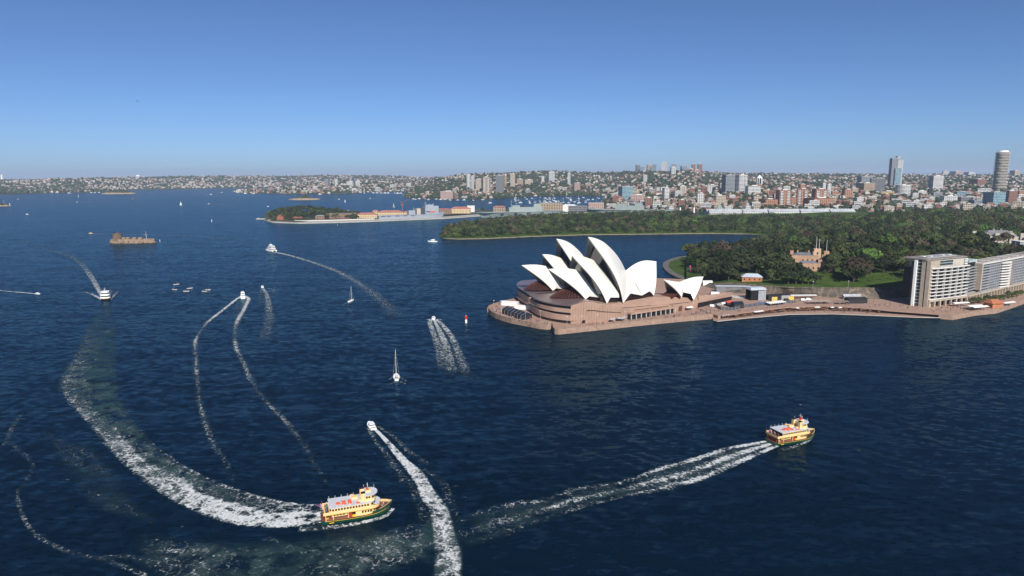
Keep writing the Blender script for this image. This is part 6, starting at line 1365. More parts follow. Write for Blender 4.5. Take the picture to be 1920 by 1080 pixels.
# ---- yachts
def yacht(label, L, mast, sails=None, cover=M_white, name='sailing_yacht', group=None, dark=False, hullm=M_gel, heel=0.0):
    t = thing(name, (0, 0, 0), label, 'yacht', group)
    mb = MB(); a, b = hull_mb(mb, L, L * .30, -.3, .95, .5, .6, .35, .85, 14); mb.build('hull', hullm, t, True); deck_of(a, b, -.06).build('deck', M_gel, t)
    mb = MB(); mb.prism(rounded(-L * .12, L * .22, L * .085, L * .08, 3), .95, 1.45); mb.build('cabin_top', M_gel, t); mb = MB(); mb.box((-L * .28, 0, 1.0), (L * .2, L * .16, .14)); mb.build('cockpit', M_teak, t)
    mb = MB(); mb.tube((L * .08, 0, .9), (L * .08, 0, mast), .13 if mast > 14 else .11, .07, 6); mb.build('mast', M_slab if not dark else M_blackr, t)
    mb = MB(); mb.tube((L * .08, 0, 2.1), (-L * .30, 0, 2.0), .16, .12, 6); mb.build('boom', cover, t)
    for z in (mast * .45, mast * .7): mb = MB(); mb.tube((L * .08, -.7, z), (L * .08, .7, z), .035, n=4); mb.build('spreader', M_slab, t)
    mb = MB()
    for q in ((L * .49, 0, 1.2), (-L * .49, 0, 1.0), (L * .06, L * .14, 1.0), (L * .06, -L * .14, 1.0)): mb.tube((L * .08, 0, mast * .97), q, .025, n=3, cap=False)
    mb.build('stays', M_slab, t)
    if sails:
        th = .04
        for nm, P3 in (('mainsail', [(L * .07, 0, 2.3), (-L * .30, .5, 2.3), (L * .06, .1, mast * .96)]), ('headsail', [(L * .48, 0, 1.4), (L * .05, .9, 1.8), (L * .1, .1, mast * .85)])):
            mb = MB(); rows = []
            for i in range(7):
                f = i / 6; A_ = Vector(P3[0]).lerp(Vector(P3[2]), f); B_ = Vector(P3[1]).lerp(Vector(P3[2]), f); rows.append([A_.lerp(B_, j / 5) + Vector((0, .5 * math.sin(math.pi * j / 5) * (1 - f), 0)) for j in range(6)])
            mb.grid(rows); mb.grid([[p + Vector((0, th, 0)) for p in r] for r in rows], flip=True); mb.build(nm, sails, t)
    return t
def mastlen(x, y, yt): return ztop(at(x, y), yt)
y1 = yacht('white yacht under bare mast in the middle of the water, seen from astern', 12.5, mastlen(743.5, 709, 656)); heading(y1, 743.2, 708.5, -1.0, -8)
y2 = yacht('smaller white yacht with a red sail cover, bare mast, right of the foam plume', 10.5, mastlen(659.5, 564.5, 536), cover=M_vred); heading(y2, 658.5, 565, 8, -3.2)
for i in range(3): person(Matrix.LocRotScale(y1.location, y1.rotation_euler, None) @ Vector((-3.0 - .7 * (i % 2), -.5 + .5 * i, 1.0)), (2, 0, 3)[i], 'in the cockpit of the bare masted yacht', 'yacht crew', s=.8)
M_sail = mat('white_sail', (.82, .82, .80), .7, var=.03); M_dsail = mat('dark_sail', (.05, .05, .06), .8)
for x, y, yt, dx, lab in ((339, 385, 377, 8, 'white sailed yacht in mid harbour beyond the fort'), (147, 369.5, 362.5, 6, 'white sailed yacht before the far left headland'), (738.5, 388.8, 379.5, -6, 'white sailed yacht behind the grey supply ship'), (647, 379, 373.5, 6, 'tiny sailing boat right of the rocky islet')):
    m_ = mastlen(x, y, yt); o = yacht(lab, m_ * .72, m_, M_sail); heading(o, x, y, dx, -.4)
m_ = mastlen(250, 374, 367); o = yacht('dark hulled tall ship with dark sails before the wooded islet', m_ * 1.1, m_, M_dsail, dark=True, hullm=M_blackr); heading(o, 249, 374, -8, 0)
for x, y, L, dx, lab in ((50.5, 402.3, 13, -5, 'white motorboat alone at the left edge beyond the fort'), (144, 379, 12, -8, 'white boat with a straight wake to its right near the left headland'), (34, 373.5, 12, 5, 'small pale boat near the rocky tip at the left'), (395, 365, 22, -8, 'large white launch in a burst of spray in the far channel'), (416, 361.2, 14, 8, 'white boat towing a thin wake in the far channel'), (391, 382.5, 11, -8, 'small boat drawing a curved wake in mid harbour'), (502, 387.5, 13, -5, 'white launch left of the wooded navy island'), (635, 374, 16, -6, 'white cruiser right of the rocky islet'), (694, 372.3, 13, -8, 'boat with a long bright wake before the far point'), (919, 381, 17, 8, 'white cruiser with a thin wake before the boat bay')):
    o = motor_boat('motor_launch', lab, 'motorboat', L, L * .3, 1, L > 14); heading(o, x, y, dx, -.2)
# dinghies in a loose flock
M_din = mat('pale_grey_dinghy', (.55, .50, .47), .6, var=.15)
dg = thing('dinghy', (0, 0, 0), 'small open sailing dinghy in the loose flock left of the flybridge cruiser', 'dinghy', 'dinghies in a loose flock'); mb = MB(); a, b = hull_mb(mb, 5.2, 1.9, -.2, .55, .5, .7, .2, .85, 10); mb.build('hull', M_din, dg, True); deck_of(a, b, -.2).build('deck', M_maroon, dg); mb = MB(); mb.tube((.6, 0, .4), (.4, 0, 3.0), .05, n=4); mb.build('mast', M_grey, dg)
mb = MB(); mb.blob((-.8, .2, .9), (.35, .35, .5), 1); mb.blob((-.8, .2, 1.5), (.16, .16, .18), 1); mb.build('crew', M_navy, dg)
for i, (x, y, dx) in enumerate(((331, 533.5, 8), (327, 543.5, -5), (349, 546.5, -8), (356, 541, 8), (383, 547, -6), (390, 543.8, 7))):
    o = dg if i == 0 else dup(dg); heading(o, x, y, dx, -.6 + .4 * (i % 3)); o.scale = (1.15, 1.15, 1.1)
# channel marker and posts
ch = thing('channel_marker', at(874, 605.5), 'red and white channel marker post between the speedboat and the opera house', 'channel marker')
mb = MB(); mb.lathe((0, 0, -.5), [(.85, 0), (.85, 3.2), (.6, 3.4)], 12); mb.build('base', M_white, ch); mb = MB(); mb.lathe((0, 0, 2.9), [(.55, 0), (.55, .4)], 12); mb.lathe((0, 0, 3.3), [(1.0, 0), (1.0, 2.2), (.5, 2.5)], 12); mb.build('red_top', M_vred, ch); mb = MB(); mb.tube((0, 0, 5.6), (0, 0, 6.6), .2, .12, 6); mb.build('light', M_white, ch)
for x, y, yt, lab in ((299.8, 453, 449, 'white post in the water right of the fort'), (397, 415.5, 411, 'white beacon post in mid harbour'), (18.5, 386, 381, 'white post right of the rocky tip'), (508, 403, 400.2, 'small white buoy before the navy quay, left'), (633, 422.5, 420.5, 'small white buoy before the navy quay, right')):
    h = mastlen(x, y, yt); o = MB(); o.lathe((0, 0, -.5), [(h * .16, 0), (h * .16, h * .35), (h * .07, h * .45), (h * .07, h * .9), (h * .12, h * .92), (h * .05, h + .5)], 8); o = o.build('beacon_post', M_white); o.location = at(x, y); tag(o, lab, 'beacon')
c = at(8, 385, 2); h = ztop(c, 374.5) - 2; t = thing('lighthouse', c, 'small lighthouse mast on the rocky tip at the left edge', 'lighthouse'); mb = MB(); mb.lathe((0, 0, 0), [(h * .12, 0), (h * .08, h * .45)], 8); mb.build('tower', M_grey, t); mb = MB(); mb.tube((0, 0, h * .45), (0, 0, h), h * .035, h * .015, 5); mb.box((0, 0, h * .7), (h * .12, .4, .4)); mb.build('mast', M_grey, t)
c = ground_at(LA, 259, 333); mb = MB(); mb.lathe((0, 0, 0), [(14, 0), (14, 12), (22, 14), (20, 26), (4, 30)], 12); o = mb.build('water_tower', M_white); o.location = c; tag(o, 'white water tower on the crest of the far headland', 'water tower')
c = ground_at(LA, 4, 336); mb = MB(); mb.lathe((0, 0, 0), [(8, 0), (6, 34), (8, 35), (4, 42)], 10); o = mb.build('lighthouse_tower', M_white); o.location = c; tag(o, 'white lighthouse on the far headland at the left edge', 'lighthouse')
# moored boats in the bays
mo = yacht('white moored yacht among the crowd of boats in the bay', 12, 15); mo['group'] = 'moored boats in the boat bay'; mo2 = motor_boat('motor_launch', 'white moored launch among the crowd of boats in the bay', 'motorboat', 12, 4, 1, True); mo2['group'] = 'moored boats in the boat bay'; f1 = f2 = True
rb_ = random.Random(5)
for i in range(92):
    x = rb_.uniform(965, 1158); y = rb_.uniform(interp(x, [(960, 371), (1100, 369.5), (1160, 371)]), interp(x, [(960, 379), (1000, 384), (1100, 384), (1160, 386)]))
    if i % 2: o = mo if f1 else dup(mo); f1 = False
    else: o = mo2 if f2 else dup(mo2); f2 = False
    heading(o, x, y, rb_.choice((-8, 8)), rb_.uniform(-.6, .6)); s_ = rb_.uniform(.8, 1.35); o.scale = (s_, s_, s_)
for i, (x, y) in enumerate([(775, 373.5), (779, 374), (786, 373), (797, 373.3), (803, 374.6), (818, 373.6), (826, 374.3), (834, 374), (843, 375.4), (858, 375.3), (870, 375.2), (887, 376), (1022, 372), (905, 374.8)]):
    o = dup(mo if i % 2 else mo2, label='white moored boat off the waterfront of the bay hill'); o['group'] = 'moored boats off the bay hill'; heading(o, x, y, rb_.choice((-8, 8)), rb_.uniform(-.4, .4)); o.scale = (1.35,) * 3
for i, x in enumerate((683, 700, 707, 715, 722, 728, 740, 746, 752, 760, 130, 172, 178, 186, 600, 475, 460)):
    o = dup(mo2 if i % 3 else mo, label='white moored boat along the far shore'); o['group'] = 'moored boats along the far shore'; heading(o, x, interp(x, sB if x > 436 and x < 690 else (sA if x < 436 else [(690, 361), (760, 362)])) + .9, 8, rb_.uniform(-.3, .3)); o.scale = (2.0,) * 3
# ---- round fort on its islet
FD = at(248, 455.5); fk = mpp(FD); ft = thing('island_fort', FD, 'low sandstone island fort with a round tower and flag mast at the left', 'fort')
M_fort = mat('fort_sandstone', (.25, .175, .12), .9, var=.3, scale=.25); M_fortd = mat('fort_dark_stone', (.14, .095, .07), .9, var=.3, scale=.3)
def fx(x): return (x - 248) * fk
pl = [(fx(208), -4), (fx(215), -8), (fx(262), -8), (fx(285), -6), (fx(291), 0), (fx(288), 7), (fx(250), 9), (fx(214), 8)]
mb = MB(); mb.prism(pl, -1, 4.6, top=[(x * .985, y * .95) for x, y in pl]); mb.build('sea_wall', M_fort, ft)
mb = MB(); mb.prism([(x * .97, y * .9) for x, y in pl], 4.6, 7.2, cap=False); mb.prism([(x * .94, y * .8) for x, y in pl], 4.6, 5.4); mb.build('parapet', M_fort, ft)
mb = MB(); mb.lathe((fx(221.4), 0, 4), [(8.2, 0), (7.5, 11.5), (7.9, 11.7), (7.9, 13.0), (7.0, 13.0), (7.0, 11.8)], 20); mb.build('round_tower', M_fortd, ft)
mb = MB(); mb.lathe((fx(221.4), 0, 15.8), [(2.2, 0), (2.2, 2.0), (.4, 3.2)], 10); mb.tube((fx(221), 0, 18), (fx(221), 0, 22), .15, n=5); mb.build('lantern', M_fortd, ft)
mb = MB(); mb.tube((fx(275.3), 0, 6), (fx(275.3), 0, 21), .22, .12, 6); mb.box((fx(275.3), 0, 14), (7, .15, .15)); mb.build('flag_mast', M_white, ft)
for x in (232, 240, 252, 263): mb = MB(); mb.box((fx(x), 2, 7), (6, 5, 3.4)); mb.prism([(fx(x) - 3.3, -.8), (fx(x) + 3.3, -.8), (fx(x) + 3.3, 4.8), (fx(x) - 3.3, 4.8)], 8.7, 10, top=[(fx(x) - 3, 1.9), (fx(x) + 3, 1.9), (fx(x) + 3, 2.1), (fx(x) - 3, 2.1)]); mb.build('hut', M_fort, ft)
for x in (226, 236, 246, 256, 268): mb = MB(); mb.box((fx(x), -8.0, 3.0), (1.6, .3, 1.4)); mb.build('embrasure', M_dark, ft)
mb = MB()
for _ in range(46): a = rb_.uniform(0, 6.28); mb.blob((math.cos(a) * fx(291) * rb_.uniform(.93, 1.03), math.sin(a) * 10, rb_.uniform(-.5, .7)), (rb_.uniform(1, 2.6),) * 3, 1, .5, rb_)
mb.build('rocks', M_fortd, ft)
# ---- warships
M_navy1 = mat('blue_grey_ship_paint', (.29, .32, .37), .55, var=.08, scale=.08); M_navy2 = mat('pale_green_grey_ship_paint', (.27, .315, .305), .55, var=.08, scale=.08); M_navyd = mat('dark_ship_grey', (.05, .06, .075), .6, var=.1)
def shipframe(x0, y0, x1, y1):
    a, b = at(x0, y0), at(x1, y1); c = (a + b) / 2; return c, (b - a).length, math.atan2(b.y - a.y, b.x - a.x)
c, L, rz = shipframe(709, 413.6, 835, 409.2)
sp_ = thing('supply_ship', c, 'blue grey supply ship with tall forward bridge moored at the island quay', 'warship', rz=rz)
hgt = ztop(c, 400.5); mb = MB(); a, b = hull_mb(mb, L, 26, -1, hgt * .82, .26, .97, hgt * .32, .78, 24); mb.build('hull', M_navy1, sp_, True); deck_of(a, b, -.8).build('deck', M_navyd, sp_)
mb = MB(); mb.grid([[p + Vector((0, -.15, -hgt * .98)) for p in a[2:-3]], [p + Vector((0, -.15, -hgt * .86)) for p in a[2:-3]]]); mb.build('boot_top', M_navyd, sp_)
kk = L / 126.0
def bx_(x0, x1, hw, z0, z1, nm, m_, par, y=0): mb = MB(); mb.box(((x0 + x1) / 2, y, (z0 + z1) / 2), (x1 - x0, hw * 2, z1 - z0)); return mb.build(nm, m_, par)
def X(x): return (x - 772) * kk
z0 = hgt * .8; 
def zz(y): return ztop(c, y)
bx_(X(794), X(817), 11.5, z0, zz(389.0), 'superstructure', M_navy1, sp_); bx_(X(798), X(820), 9.5, z0, zz(387), 'bridge', M_navy1, sp_); bx_(X(796), X(811), 8, zz(389), zz(384.5), 'upper_bridge', M_navy1, sp_)
bx_(X(795), X(813), 11.6, zz(398.5), zz(396.5), 'boat_recess', M_navyd, sp_); mb = MB(); mb.box((X(807.5), -11.9, zz(397.4)), (8 * kk, 2, 3)); mb.build('lifeboat', M_forange, sp_)
for x, yt in ((797, 378.5), (805.5, 381.5), (812, 381), (775, 389)): mb = MB(); mb.tube((X(x), 0, z0), (X(x), 0, zz(yt)), 1.1, .4, 6); mb.box((X(x), 0, zz(yt + 3)), (5, .6, .6)); mb.blob((X(x), 0, zz(yt + 4)), (1.6, 1.6, 1.6), 1); mb.build('mast', M_navy1, sp_)
bx_(X(779), X(790), 8, z0, zz(391), 'deck_module', MATS['cream_render'], sp_); bx_(X(764), X(776), 7, z0, zz(394.5), 'deck_module', M_navy1, sp_); bx_(X(786), X(793.5), 10, z0, zz(389.6), 'funnel_block', M_navyd, sp_)
for x in (716, 726, 742, 756, 770): mb = MB(); mb.box((X(x), -13.05, hgt * .72), (7 * kk, .3, 1.6)); mb.build('mooring_opening', M_navyd, sp_)
def lhd(x0, y0, x1, y1, ydeck, isl, yisl, masts, label, low=False):
    c, L, rz = shipframe(x1, y1, x0, y0); t = thing('assault_ship', c, label, 'warship', rz=rz)     # bow to the left
    zd = ztop(c, ydeck); mb = MB(); a, b = hull_mb(mb, L * .97, 30, -1, zd * .93, .24, .97, zd * .05, .42, 24); mb.build('hull', M_navy2, t, True)
    k = L / abs(x1 - x0); mid = (x0 + x1) / 2
    def Xx(x): return -(x - mid) * k
    mb = MB(); dk = [(Xx(x1), -16), (Xx(x0 + 16), -16), (Xx(x0 + 1), -9), (Xx(x0 + 1), 3), (Xx(x0 + 14), 16), (Xx(x1), 16)]; mb.prism(dk, zd * .93, zd, bot=True); mb.build('flight_deck', M_navy2, t)
    n_ = MB(); n_.prism([(Xx(x0 + 22), -9), (Xx(x0), -9), (Xx(x0), 1), (Xx(x0 + 22), 1)], zd, zd + .3, top=[(Xx(x0 + 22), -9), (Xx(x0 - .5), -9), (Xx(x0 - .5), 1), (Xx(x0 + 22), 1)])
    for i, v in enumerate(n_.v):
        f = max(0, (v[0] - Xx(x0 + 22)) / (22 * k)); n_.v[i] = (v[0], v[1], v[2] + 5.5 * f * f)
    n_.build('ski_jump', M_navy2, t)
    zi = ztop(c, yisl); xa, xb = isl
    bx_(Xx(xb), Xx(xa), 5.5, zd, zd + (zi - zd) * .6, 'island_house', M_navy2, t, 9); bx_(Xx(xb - 3), Xx(xb - 16), 4.5, zd, zi, 'island_house', M_navy2, t, 9); bx_(Xx(xa + 20), Xx(xa + 6), 4.5, zd, zd + (zi - zd) * .85, 'bridge', M_navy2, t, 9); bx_(Xx(xa + 36), Xx(xa + 27), 4, zd, zd + (zi - zd) * .8, 'funnel', M_navyd, t, 9)
    for x, yt in masts: mb = MB(); mb.tube((Xx(x), 9, zd), (Xx(x), 9, ztop(c, yt)), 1.3, .3, 6); mb.box((Xx(x), 9, ztop(c, yt + 3.5)), (4.5, 5, .7)); mb.build('mast', M_navy2, t)
    for x in (x0 + 45, x0 + 70, x0 + 95, x0 + 120): mb = MB(); mb.box((Xx(x), 15.05, zd * .7), (9, .4, 2.6)); mb.build('hull_opening', M_navyd, t)
    mb = MB()
    mb.box((Xx(x0 + 4), 0, zd * .5), (.1, .1, .1)); bm_ = None
    return t
lhd(892, 408.5, 1052, 404, 396.5, (950, 1012), 382.5, ((955, 374), (964, 378), (1001, 375), (1007, 373.5)), 'pale grey assault ship with a ski jump bow, moored behind the tree covered point')
lhd(1097, 405.5, 1264, 408.5, 392.6, (1157, 1210), 379.5, ((1204, 374.5), (1172, 376)), 'second pale grey assault ship farther right, hull rising above the tree tops')
# ---- navy yard buildings
def yard(x0, x1, yt, yb, st, roof, label, rh=3.0, dep=.35, rz=0.0, hipped=True, nm='navy_building', L=LE):
    c = at((x0 + x1) / 2, yb, 3.0); k = mpp(c); w = (x1 - x0) * k; h = ztop(c, yt) - 3.0; d = max(10, w * dep); t = thing(nm, (c.x, c.y + d / 2, 3.0), label, 'building', rz=rz)
    hw = h - rh if hipped else h; mb = MB(); mb.box((0, 0, hw / 2), (w, d, hw)); mb.build('wall', st, t)
    if hipped: hip('roof', 0, 0, w + 1, d + 1, hw, rh, roof, t)
    else: mb = MB(); mb.box((0, 0, hw + .3), (w + .8, d + .8, .7)); mb.build('roof', roof, t)
    return t
M_brn = facade('brown_shed_facade', (.22, .135, .095), (.05, .045, .04), 6, 7, .45, .4); M_ycr = facade('pale_yellow_facade', (.58, .44, .26), (.06, .05, .04), 4.5, 4.5, .5, .45); M_redb = mat('red_brick_wall', (.27, .095, .065), .85, var=.2, scale=.2); M_redrf = mat('faded_red_roof', (.33, .135, .11), .8, var=.15, scale=.08)
yard(519.5, 531.5, 406.5, 413, M_redb, M_redb, 'red brick hut at the left end of the navy quay', 1, .8, hipped=False); yard(522, 528, 403.8, 412.5, M_redb, M_redb, 'red brick turret behind the hut on the navy quay', 1, .9, hipped=False); yard(549, 567, 405.5, 411.5, M_redb, M_redrf, 'red brick house under the trees of the navy island')
yard(591, 608, 403.2, 411.6, M_brn, M_slate, 'brown two storey building with a grey roof beside the long shed'); yard(612, 667.5, 400.5, 410.6, M_brn, MATS['mid_roof'] if 'mid_roof' in MATS else M_roofg, 'long brown navy shed with a flat roof', 1, .3, hipped=False); yard(641.5, 656, 394, 402.5, M_ycr, M_redrf, 'small cream house with a red roof above the long shed', 4)
yard(598, 610, 394, 403, M_white, M_slab, 'white building glimpsed among the trees of the knoll', 1, .5, hipped=False); yard(668, 707, 399, 409.6, M_ycr, M_redrf, 'pale yellow barracks with a red roof at the ship stern', 4.5, .3); yard(706, 757, 394.5, 405.5, M_ycr, M_redrf, 'long pale yellow building with a red roof behind the supply ship', 5, .25); yard(698, 709, 393.8, 401, M_ycr, M_redrf, 'narrow cream block with an orange red roof above the barracks', 4)
yard(757, 768, 396, 405, M_ycr, M_redrf, 'small cream building right of the long red roof', 3.5); yard(844, 882, 387.8, 400.6, M_ycr, M_redrf, 'cream building with a broad red roof between the two warships', 6, .4); yard(876, 890, 386, 398, M_slab, M_slab, 'white flat roofed block beside the broad red roof', 1, .6, hipped=False); yard(818, 846, 391, 402, M_brn, M_redrf, 'brown building behind the ship bow', 3)
yard(1012, 1055, 381, 398, FS_['tan'], M_conc, 'wide tan warehouse behind the first assault ship', 1, .4, hipped=False); yard(1054, 1082, 383.5, 397, M_slab, M_white, 'long white roofed store beside the tan warehouse', 3, .4); yard(1066, 1100, 386, 397, MATS['dark_void'] if False else FS_['dgrid'], M_slate, 'low dark shed in front of the second assault ship', 1, .4, hipped=False); yard(1103, 1132, 380.5, 395, FS_['pink'], M_conc, 'pinkish office building behind the second warship bow', 1, .4, hipped=False); yard(925, 948, 386, 399, FS_['tan'], M_redrf, 'reddish building behind the first assault ship bow', 3)
c = at(490, 411.5, 0); k = mpp(c); mb = MB(); mb.box((0, 0, 1.5), (18 * k, 8, 2)); mb.box((-5 * k, 0, 3), (3 * k, 4, 2)); o = mb.build('jetty', M_conc); o.location = c; tag(o, 'low concrete jetty at the left end of the navy island', 'jetty')
# white quay edge line of the navy island
mb = MB(); xs_ = list(range(552, 708, 6)); mb.grid([[at(x, interp(x, sE) - 2.2, 3.2) + Vector((0, 0, 0)) for x in xs_], [at(x, interp(x, sE) - 2.2, 3.2) + Vector((0, 0, 2.2)) for x in xs_], [at(x, interp(x, sE) - 2.2, 3.2) + Vector((0, 1.5, 2.2)) for x in xs_]]); tag(mb.build('quay_wall', M_slab), 'long white low wall along the navy quay', 'wall')
cr_ = thing('harbour_crane', at(755, 404, 3), 'thin red dockside crane behind the supply ship', 'crane'); h = ztop(cr_.location, 386); mb = MB(); mb.tube((0, 0, 0), (0, 0, h), 1.6, 1.2, 6); mb.box((0, 0, h), (5, 5, 5)); mb.build('tower', M_redb, cr_); mb = MB(); mb.tube((0, 0, h), (-8, -4, ztop(cr_.location, 376)), .9, .5, 5); mb.tube((0, 0, h + 6), (20, 4, ztop(cr_.location, 374.5)), .7, .4, 5); mb.build('jib', M_redb, cr_)
# ---- long finger wharf and shed roofs beyond the park
M_wroof = mat('pale_wharf_roof', (.36, .385, .41), .6, var=.25, scale=.05)
for i, (x0, x1) in enumerate(((1330, 1392), (1394, 1440), (1442, 1500), (1502, 1556), (1558, 1604))):
    c = at((x0 + x1) / 2, 404.5, 6); k = mpp(c); w = (x1 - x0) * k; h = ztop(c, 393.2 - .2 * i) - 6; t = thing('wharf_shed', (c.x, c.y + 22, 6), 'long pale roofed wharf shed, %s of the five in line' % ('first from the left', 'second from the left', 'middle one', 'fourth from the left', 'last at the right')[i], 'wharf building', 'pale wharf sheds in line')
    mb = MB(); mb.box((0, 0, h * .32), (w, 42, h * .64)); mb.build('wall', FS_['white'], t); mb = MB()
    for j in (-1, 1): mb.prism([(-w / 2, j * 11 - 11), (w / 2, j * 11 - 11), (w / 2, j * 11 + 11), (-w / 2, j * 11 + 11)], h * .64, h, top=[(-w / 2, j * 11 - .3), (w / 2, j * 11 - .3), (w / 2, j * 11 + .3), (-w / 2, j * 11 + .3)])
    mb.build('roof', M_wroof, t)
    for j in range(4): mb = MB(); mb.box((-w * .4 + w * .27 * j, -9, h * .96), (w * .07, 5, 3)); mb.build('roof_vent', M_slab, t)
c, L, rz = shipframe(1322, 403.5, 1366, 403.5); t = thing('patrol_ship', c + Vector((0, -12, 4)), 'pale grey warship superstructure showing above the park trees left of the wharf sheds', 'warship', rz=rz); mb = MB(); a, b = hull_mb(mb, L, 14, 0, 8, .3, .9, 3, .8, 14); mb.build('hull', M_navy2, t, True); bx_(-6, 14, 5, 7, 18, 'superstructure', M_navy2, t); bx_(-2, 8, 4, 18, 24, 'bridge', M_navy2, t); mb = MB(); mb.tube((2, 0, 22), (2, 0, 33), 1.5, .3, 6); mb.build('mast', M_navy2, t)
for i, (x, yt) in enumerate(((1275, 389), (1301, 389))): c = at(x, 404, 6); h = ztop(c, yt) - 6; o = MB(); o.tube((0, 0, 0), (0, 0, h), 2.2, 2.2, 8); o = o.build('white_pylon', M_white); o.location = c; tag(o, 'white pylon by the wharf, %s of two' % ('left', 'right')[i], 'pylon')
# ---- a gull high in the sky at the left
g = at(258, 400); gp = atY(258, 189.5, 210); mb = MB(); mb.blob((0, 0, 0), (.35, .09, .09), 1)
for s_ in (-1, 1): mb.poly([(.12, 0, .03), (.0, s_ * .45, .14), (-.08, s_ * .75, .05), (-.05, s_ * .4, .1), (-.12, 0, .03)]); mb.poly([(-.12, 0, .01), (-.05, s_ * .4, .08), (-.08, s_ * .75, .03), (.0, s_ * .45, .12), (.12, 0, .01)])
mb.poly([(-.3, -.03, 0), (-.3, .03, 0), (-.5, .1, 0), (-.5, -.1, 0)]); o = mb.build('gull', mat('dark_plumage', (.03, .03, .035), .8)); o.location = gp; o.rotation_euler = (0, .1, .5); tag(o, 'dark gull gliding alone high in the blue sky at the left', 'bird')
# ---- people on the promenade and forecourt
rp = random.Random(21)
def crowd(n, poly_, z, where, group):
    xs_ = [p[0] for p in poly_]; ys_ = [p[1] for p in poly_]; k = 0
    while k < n:
        x, y = rp.uniform(min(xs_), max(xs_)), rp.uniform(min(ys_), max(ys_))
        if inpoly(x, y, poly_): person(at(x, y, z), rp.randrange(8), where, group, s=1.08); k += 1
crowd(46, [(918, 582), (940, 597), (985, 606), (1030, 612), (1030, 606), (1000, 599), (945, 592), (938, 578), (925, 573)], 3.62, 'walking on the rounded promenade end', 'people on the rounded promenade')
crowd(60, [(1045, 614), (1130, 608), (1330, 590), (1325, 583), (1240, 596), (1180, 603), (1072, 610)], 3.62, 'walking on the promenade below the podium', 'people on the promenade')
crowd(90, [(1350, 589), (1420, 580), (1540, 571), (1640, 577), (1735, 584), (1735, 577), (1640, 565), (1500, 566), (1350, 583)], 4.02, 'walking on the forecourt above the terrace', 'people on the forecourt')
crowd(40, [(1745, 586), (1785, 588), (1840, 576), (1820, 572), (1745, 581)], 4.02, 'outside the apartment arcade', 'people outside the arcade')
crowd(22, [(1310, 583), (1330, 588), (1350, 584), (1330, 580)], 3.62, 'near the undercroft mouth', 'people near the undercroft')
crowd(75, [(1350, 599), (1400, 593), (1480, 586.5), (1560, 585.5), (1650, 589), (1720, 592), (1720, 590), (1650, 585), (1560, 580), (1480, 581), (1400, 588), (1352, 595)], 1.35, 'on the lower waterside terrace', 'people on the lower terrace')
# ------------------------------------------------------------------ foam and churned water left by the boats
def foam_mat():
    m, t, b, N, L = nodes('wake_foam')
    tc = N('ShaderNodeTexCoord'); at_ = N('ShaderNodeVertexColor', layer_name='wake'); sp = N('ShaderNodeSeparateColor'); L(at_.outputs['Color'], sp.inputs[0])
    def mth(op, a, c, cl=False):
        n = N('ShaderNodeMath', operation=op); n.use_clamp = cl
        for i, q in enumerate((a, c)):
            if isinstance(q, float): n.inputs[i].default_value = q
            else: L(q, n.inputs[i])
        return n.outputs[0]
    def rng(v, a, c, d=0.0, e=1.0, sm=True):
        n = N('ShaderNodeMapRange'); n.interpolation_type = 'SMOOTHSTEP' if sm else 'LINEAR'; L(v, n.inputs[0])
        for i, q in ((1, a), (2, c), (3, d), (4, e)):
            if isinstance(q, float): n.inputs[i].default_value = q
            else: L(q, n.inputs[i])
        return n.outputs[0]
    n1 = N('ShaderNodeTexNoise', Scale=.50, Detail=7.0, Roughness=.68, Distortion=1.3); L(tc.outputs['Object'], n1.inputs['Vector'])
    wrp = N('ShaderNodeTexNoise', Scale=.16, Detail=3.0); L(tc.outputs['Object'], wrp.inputs['Vector'])
    wv = N('ShaderNodeVectorMath', operation='SCALE'); L(wrp.outputs['Color'], wv.inputs[0]); wv.inputs['Scale'].default_value = 9.0
    ad = N('ShaderNodeVectorMath', operation='ADD'); L(tc.outputs['Object'], ad.inputs[0]); L(wv.outputs[0], ad.inputs[1])
    vo = N('ShaderNodeTexVoronoi', feature='DISTANCE_TO_EDGE', Scale=.30); L(ad.outputs[0], vo.inputs['Vector'])
    web = rng(vo.outputs['Distance'], 0.0, .22, 1.0, 0.0)
    a = rng(n1.outputs['Fac'], .30, .70, 0.0, 1.0, False)
    tex = mth('ADD', mth('MULTIPLY', a, .68), mth('MULTIPLY', web, .32))
    dens = sp.outputs[0]
    n2 = N('ShaderNodeTexNoise', Scale=1.1, Detail=5.0, Roughness=.7, Distortion=.6); L(tc.outputs['Object'], n2.inputs['Vector'])
    fine = rng(n2.outputs['Fac'], .30, .66, 0.0, 1.0, False)
    tex = mth('ADD', mth('MULTIPLY', tex, .72), mth('MULTIPLY', fine, .28))
    th = mth('SUBTRACT', .86, mth('MULTIPLY', dens, .72))
    foam = rng(tex, mth('SUBTRACT', th, .20), mth('ADD', th, .40))
    soft_ = mth('MULTIPLY', mth('MULTIPLY', dens, dens), .30)
    foam = mth('MULTIPLY', mth('MAXIMUM', foam, soft_), rng(dens, .0, .16))
    foam = mth('MULTIPLY', foam, mth('ADD', .68, mth('MULTIPLY', fine, .32)))
    lg = N('ShaderNodeTexNoise', Scale=.11, Detail=4.0, Distortion=.8); L(tc.outputs['Object'], lg.inputs['Vector'])
    aer = mth('MULTIPLY', sp.outputs[1], rng(lg.outputs['Fac'], .32, .62))
    foam = mth('MAXIMUM', foam, mth('MULTIPLY', sp.outputs[2], mth('ADD', .35, mth('MULTIPLY', fine, .65))))
    al = mth('MAXIMUM', mth('MULTIPLY', foam, 1.0), mth('MULTIPLY', aer, .62))
    mx = N('ShaderNodeMixRGB'); L(foam, mx.inputs[0]); mx.inputs[1].default_value = (.016, .058, .058, 1); mx.inputs[2].default_value = (.74, .76, .76, 1)
    L(mx.outputs[0], b.inputs['Base Color']); b.inputs['Roughness'].default_value = .6; b.inputs['Specular IOR Level'].default_value = .2
    L(al, b.inputs['Alpha'])
    return m
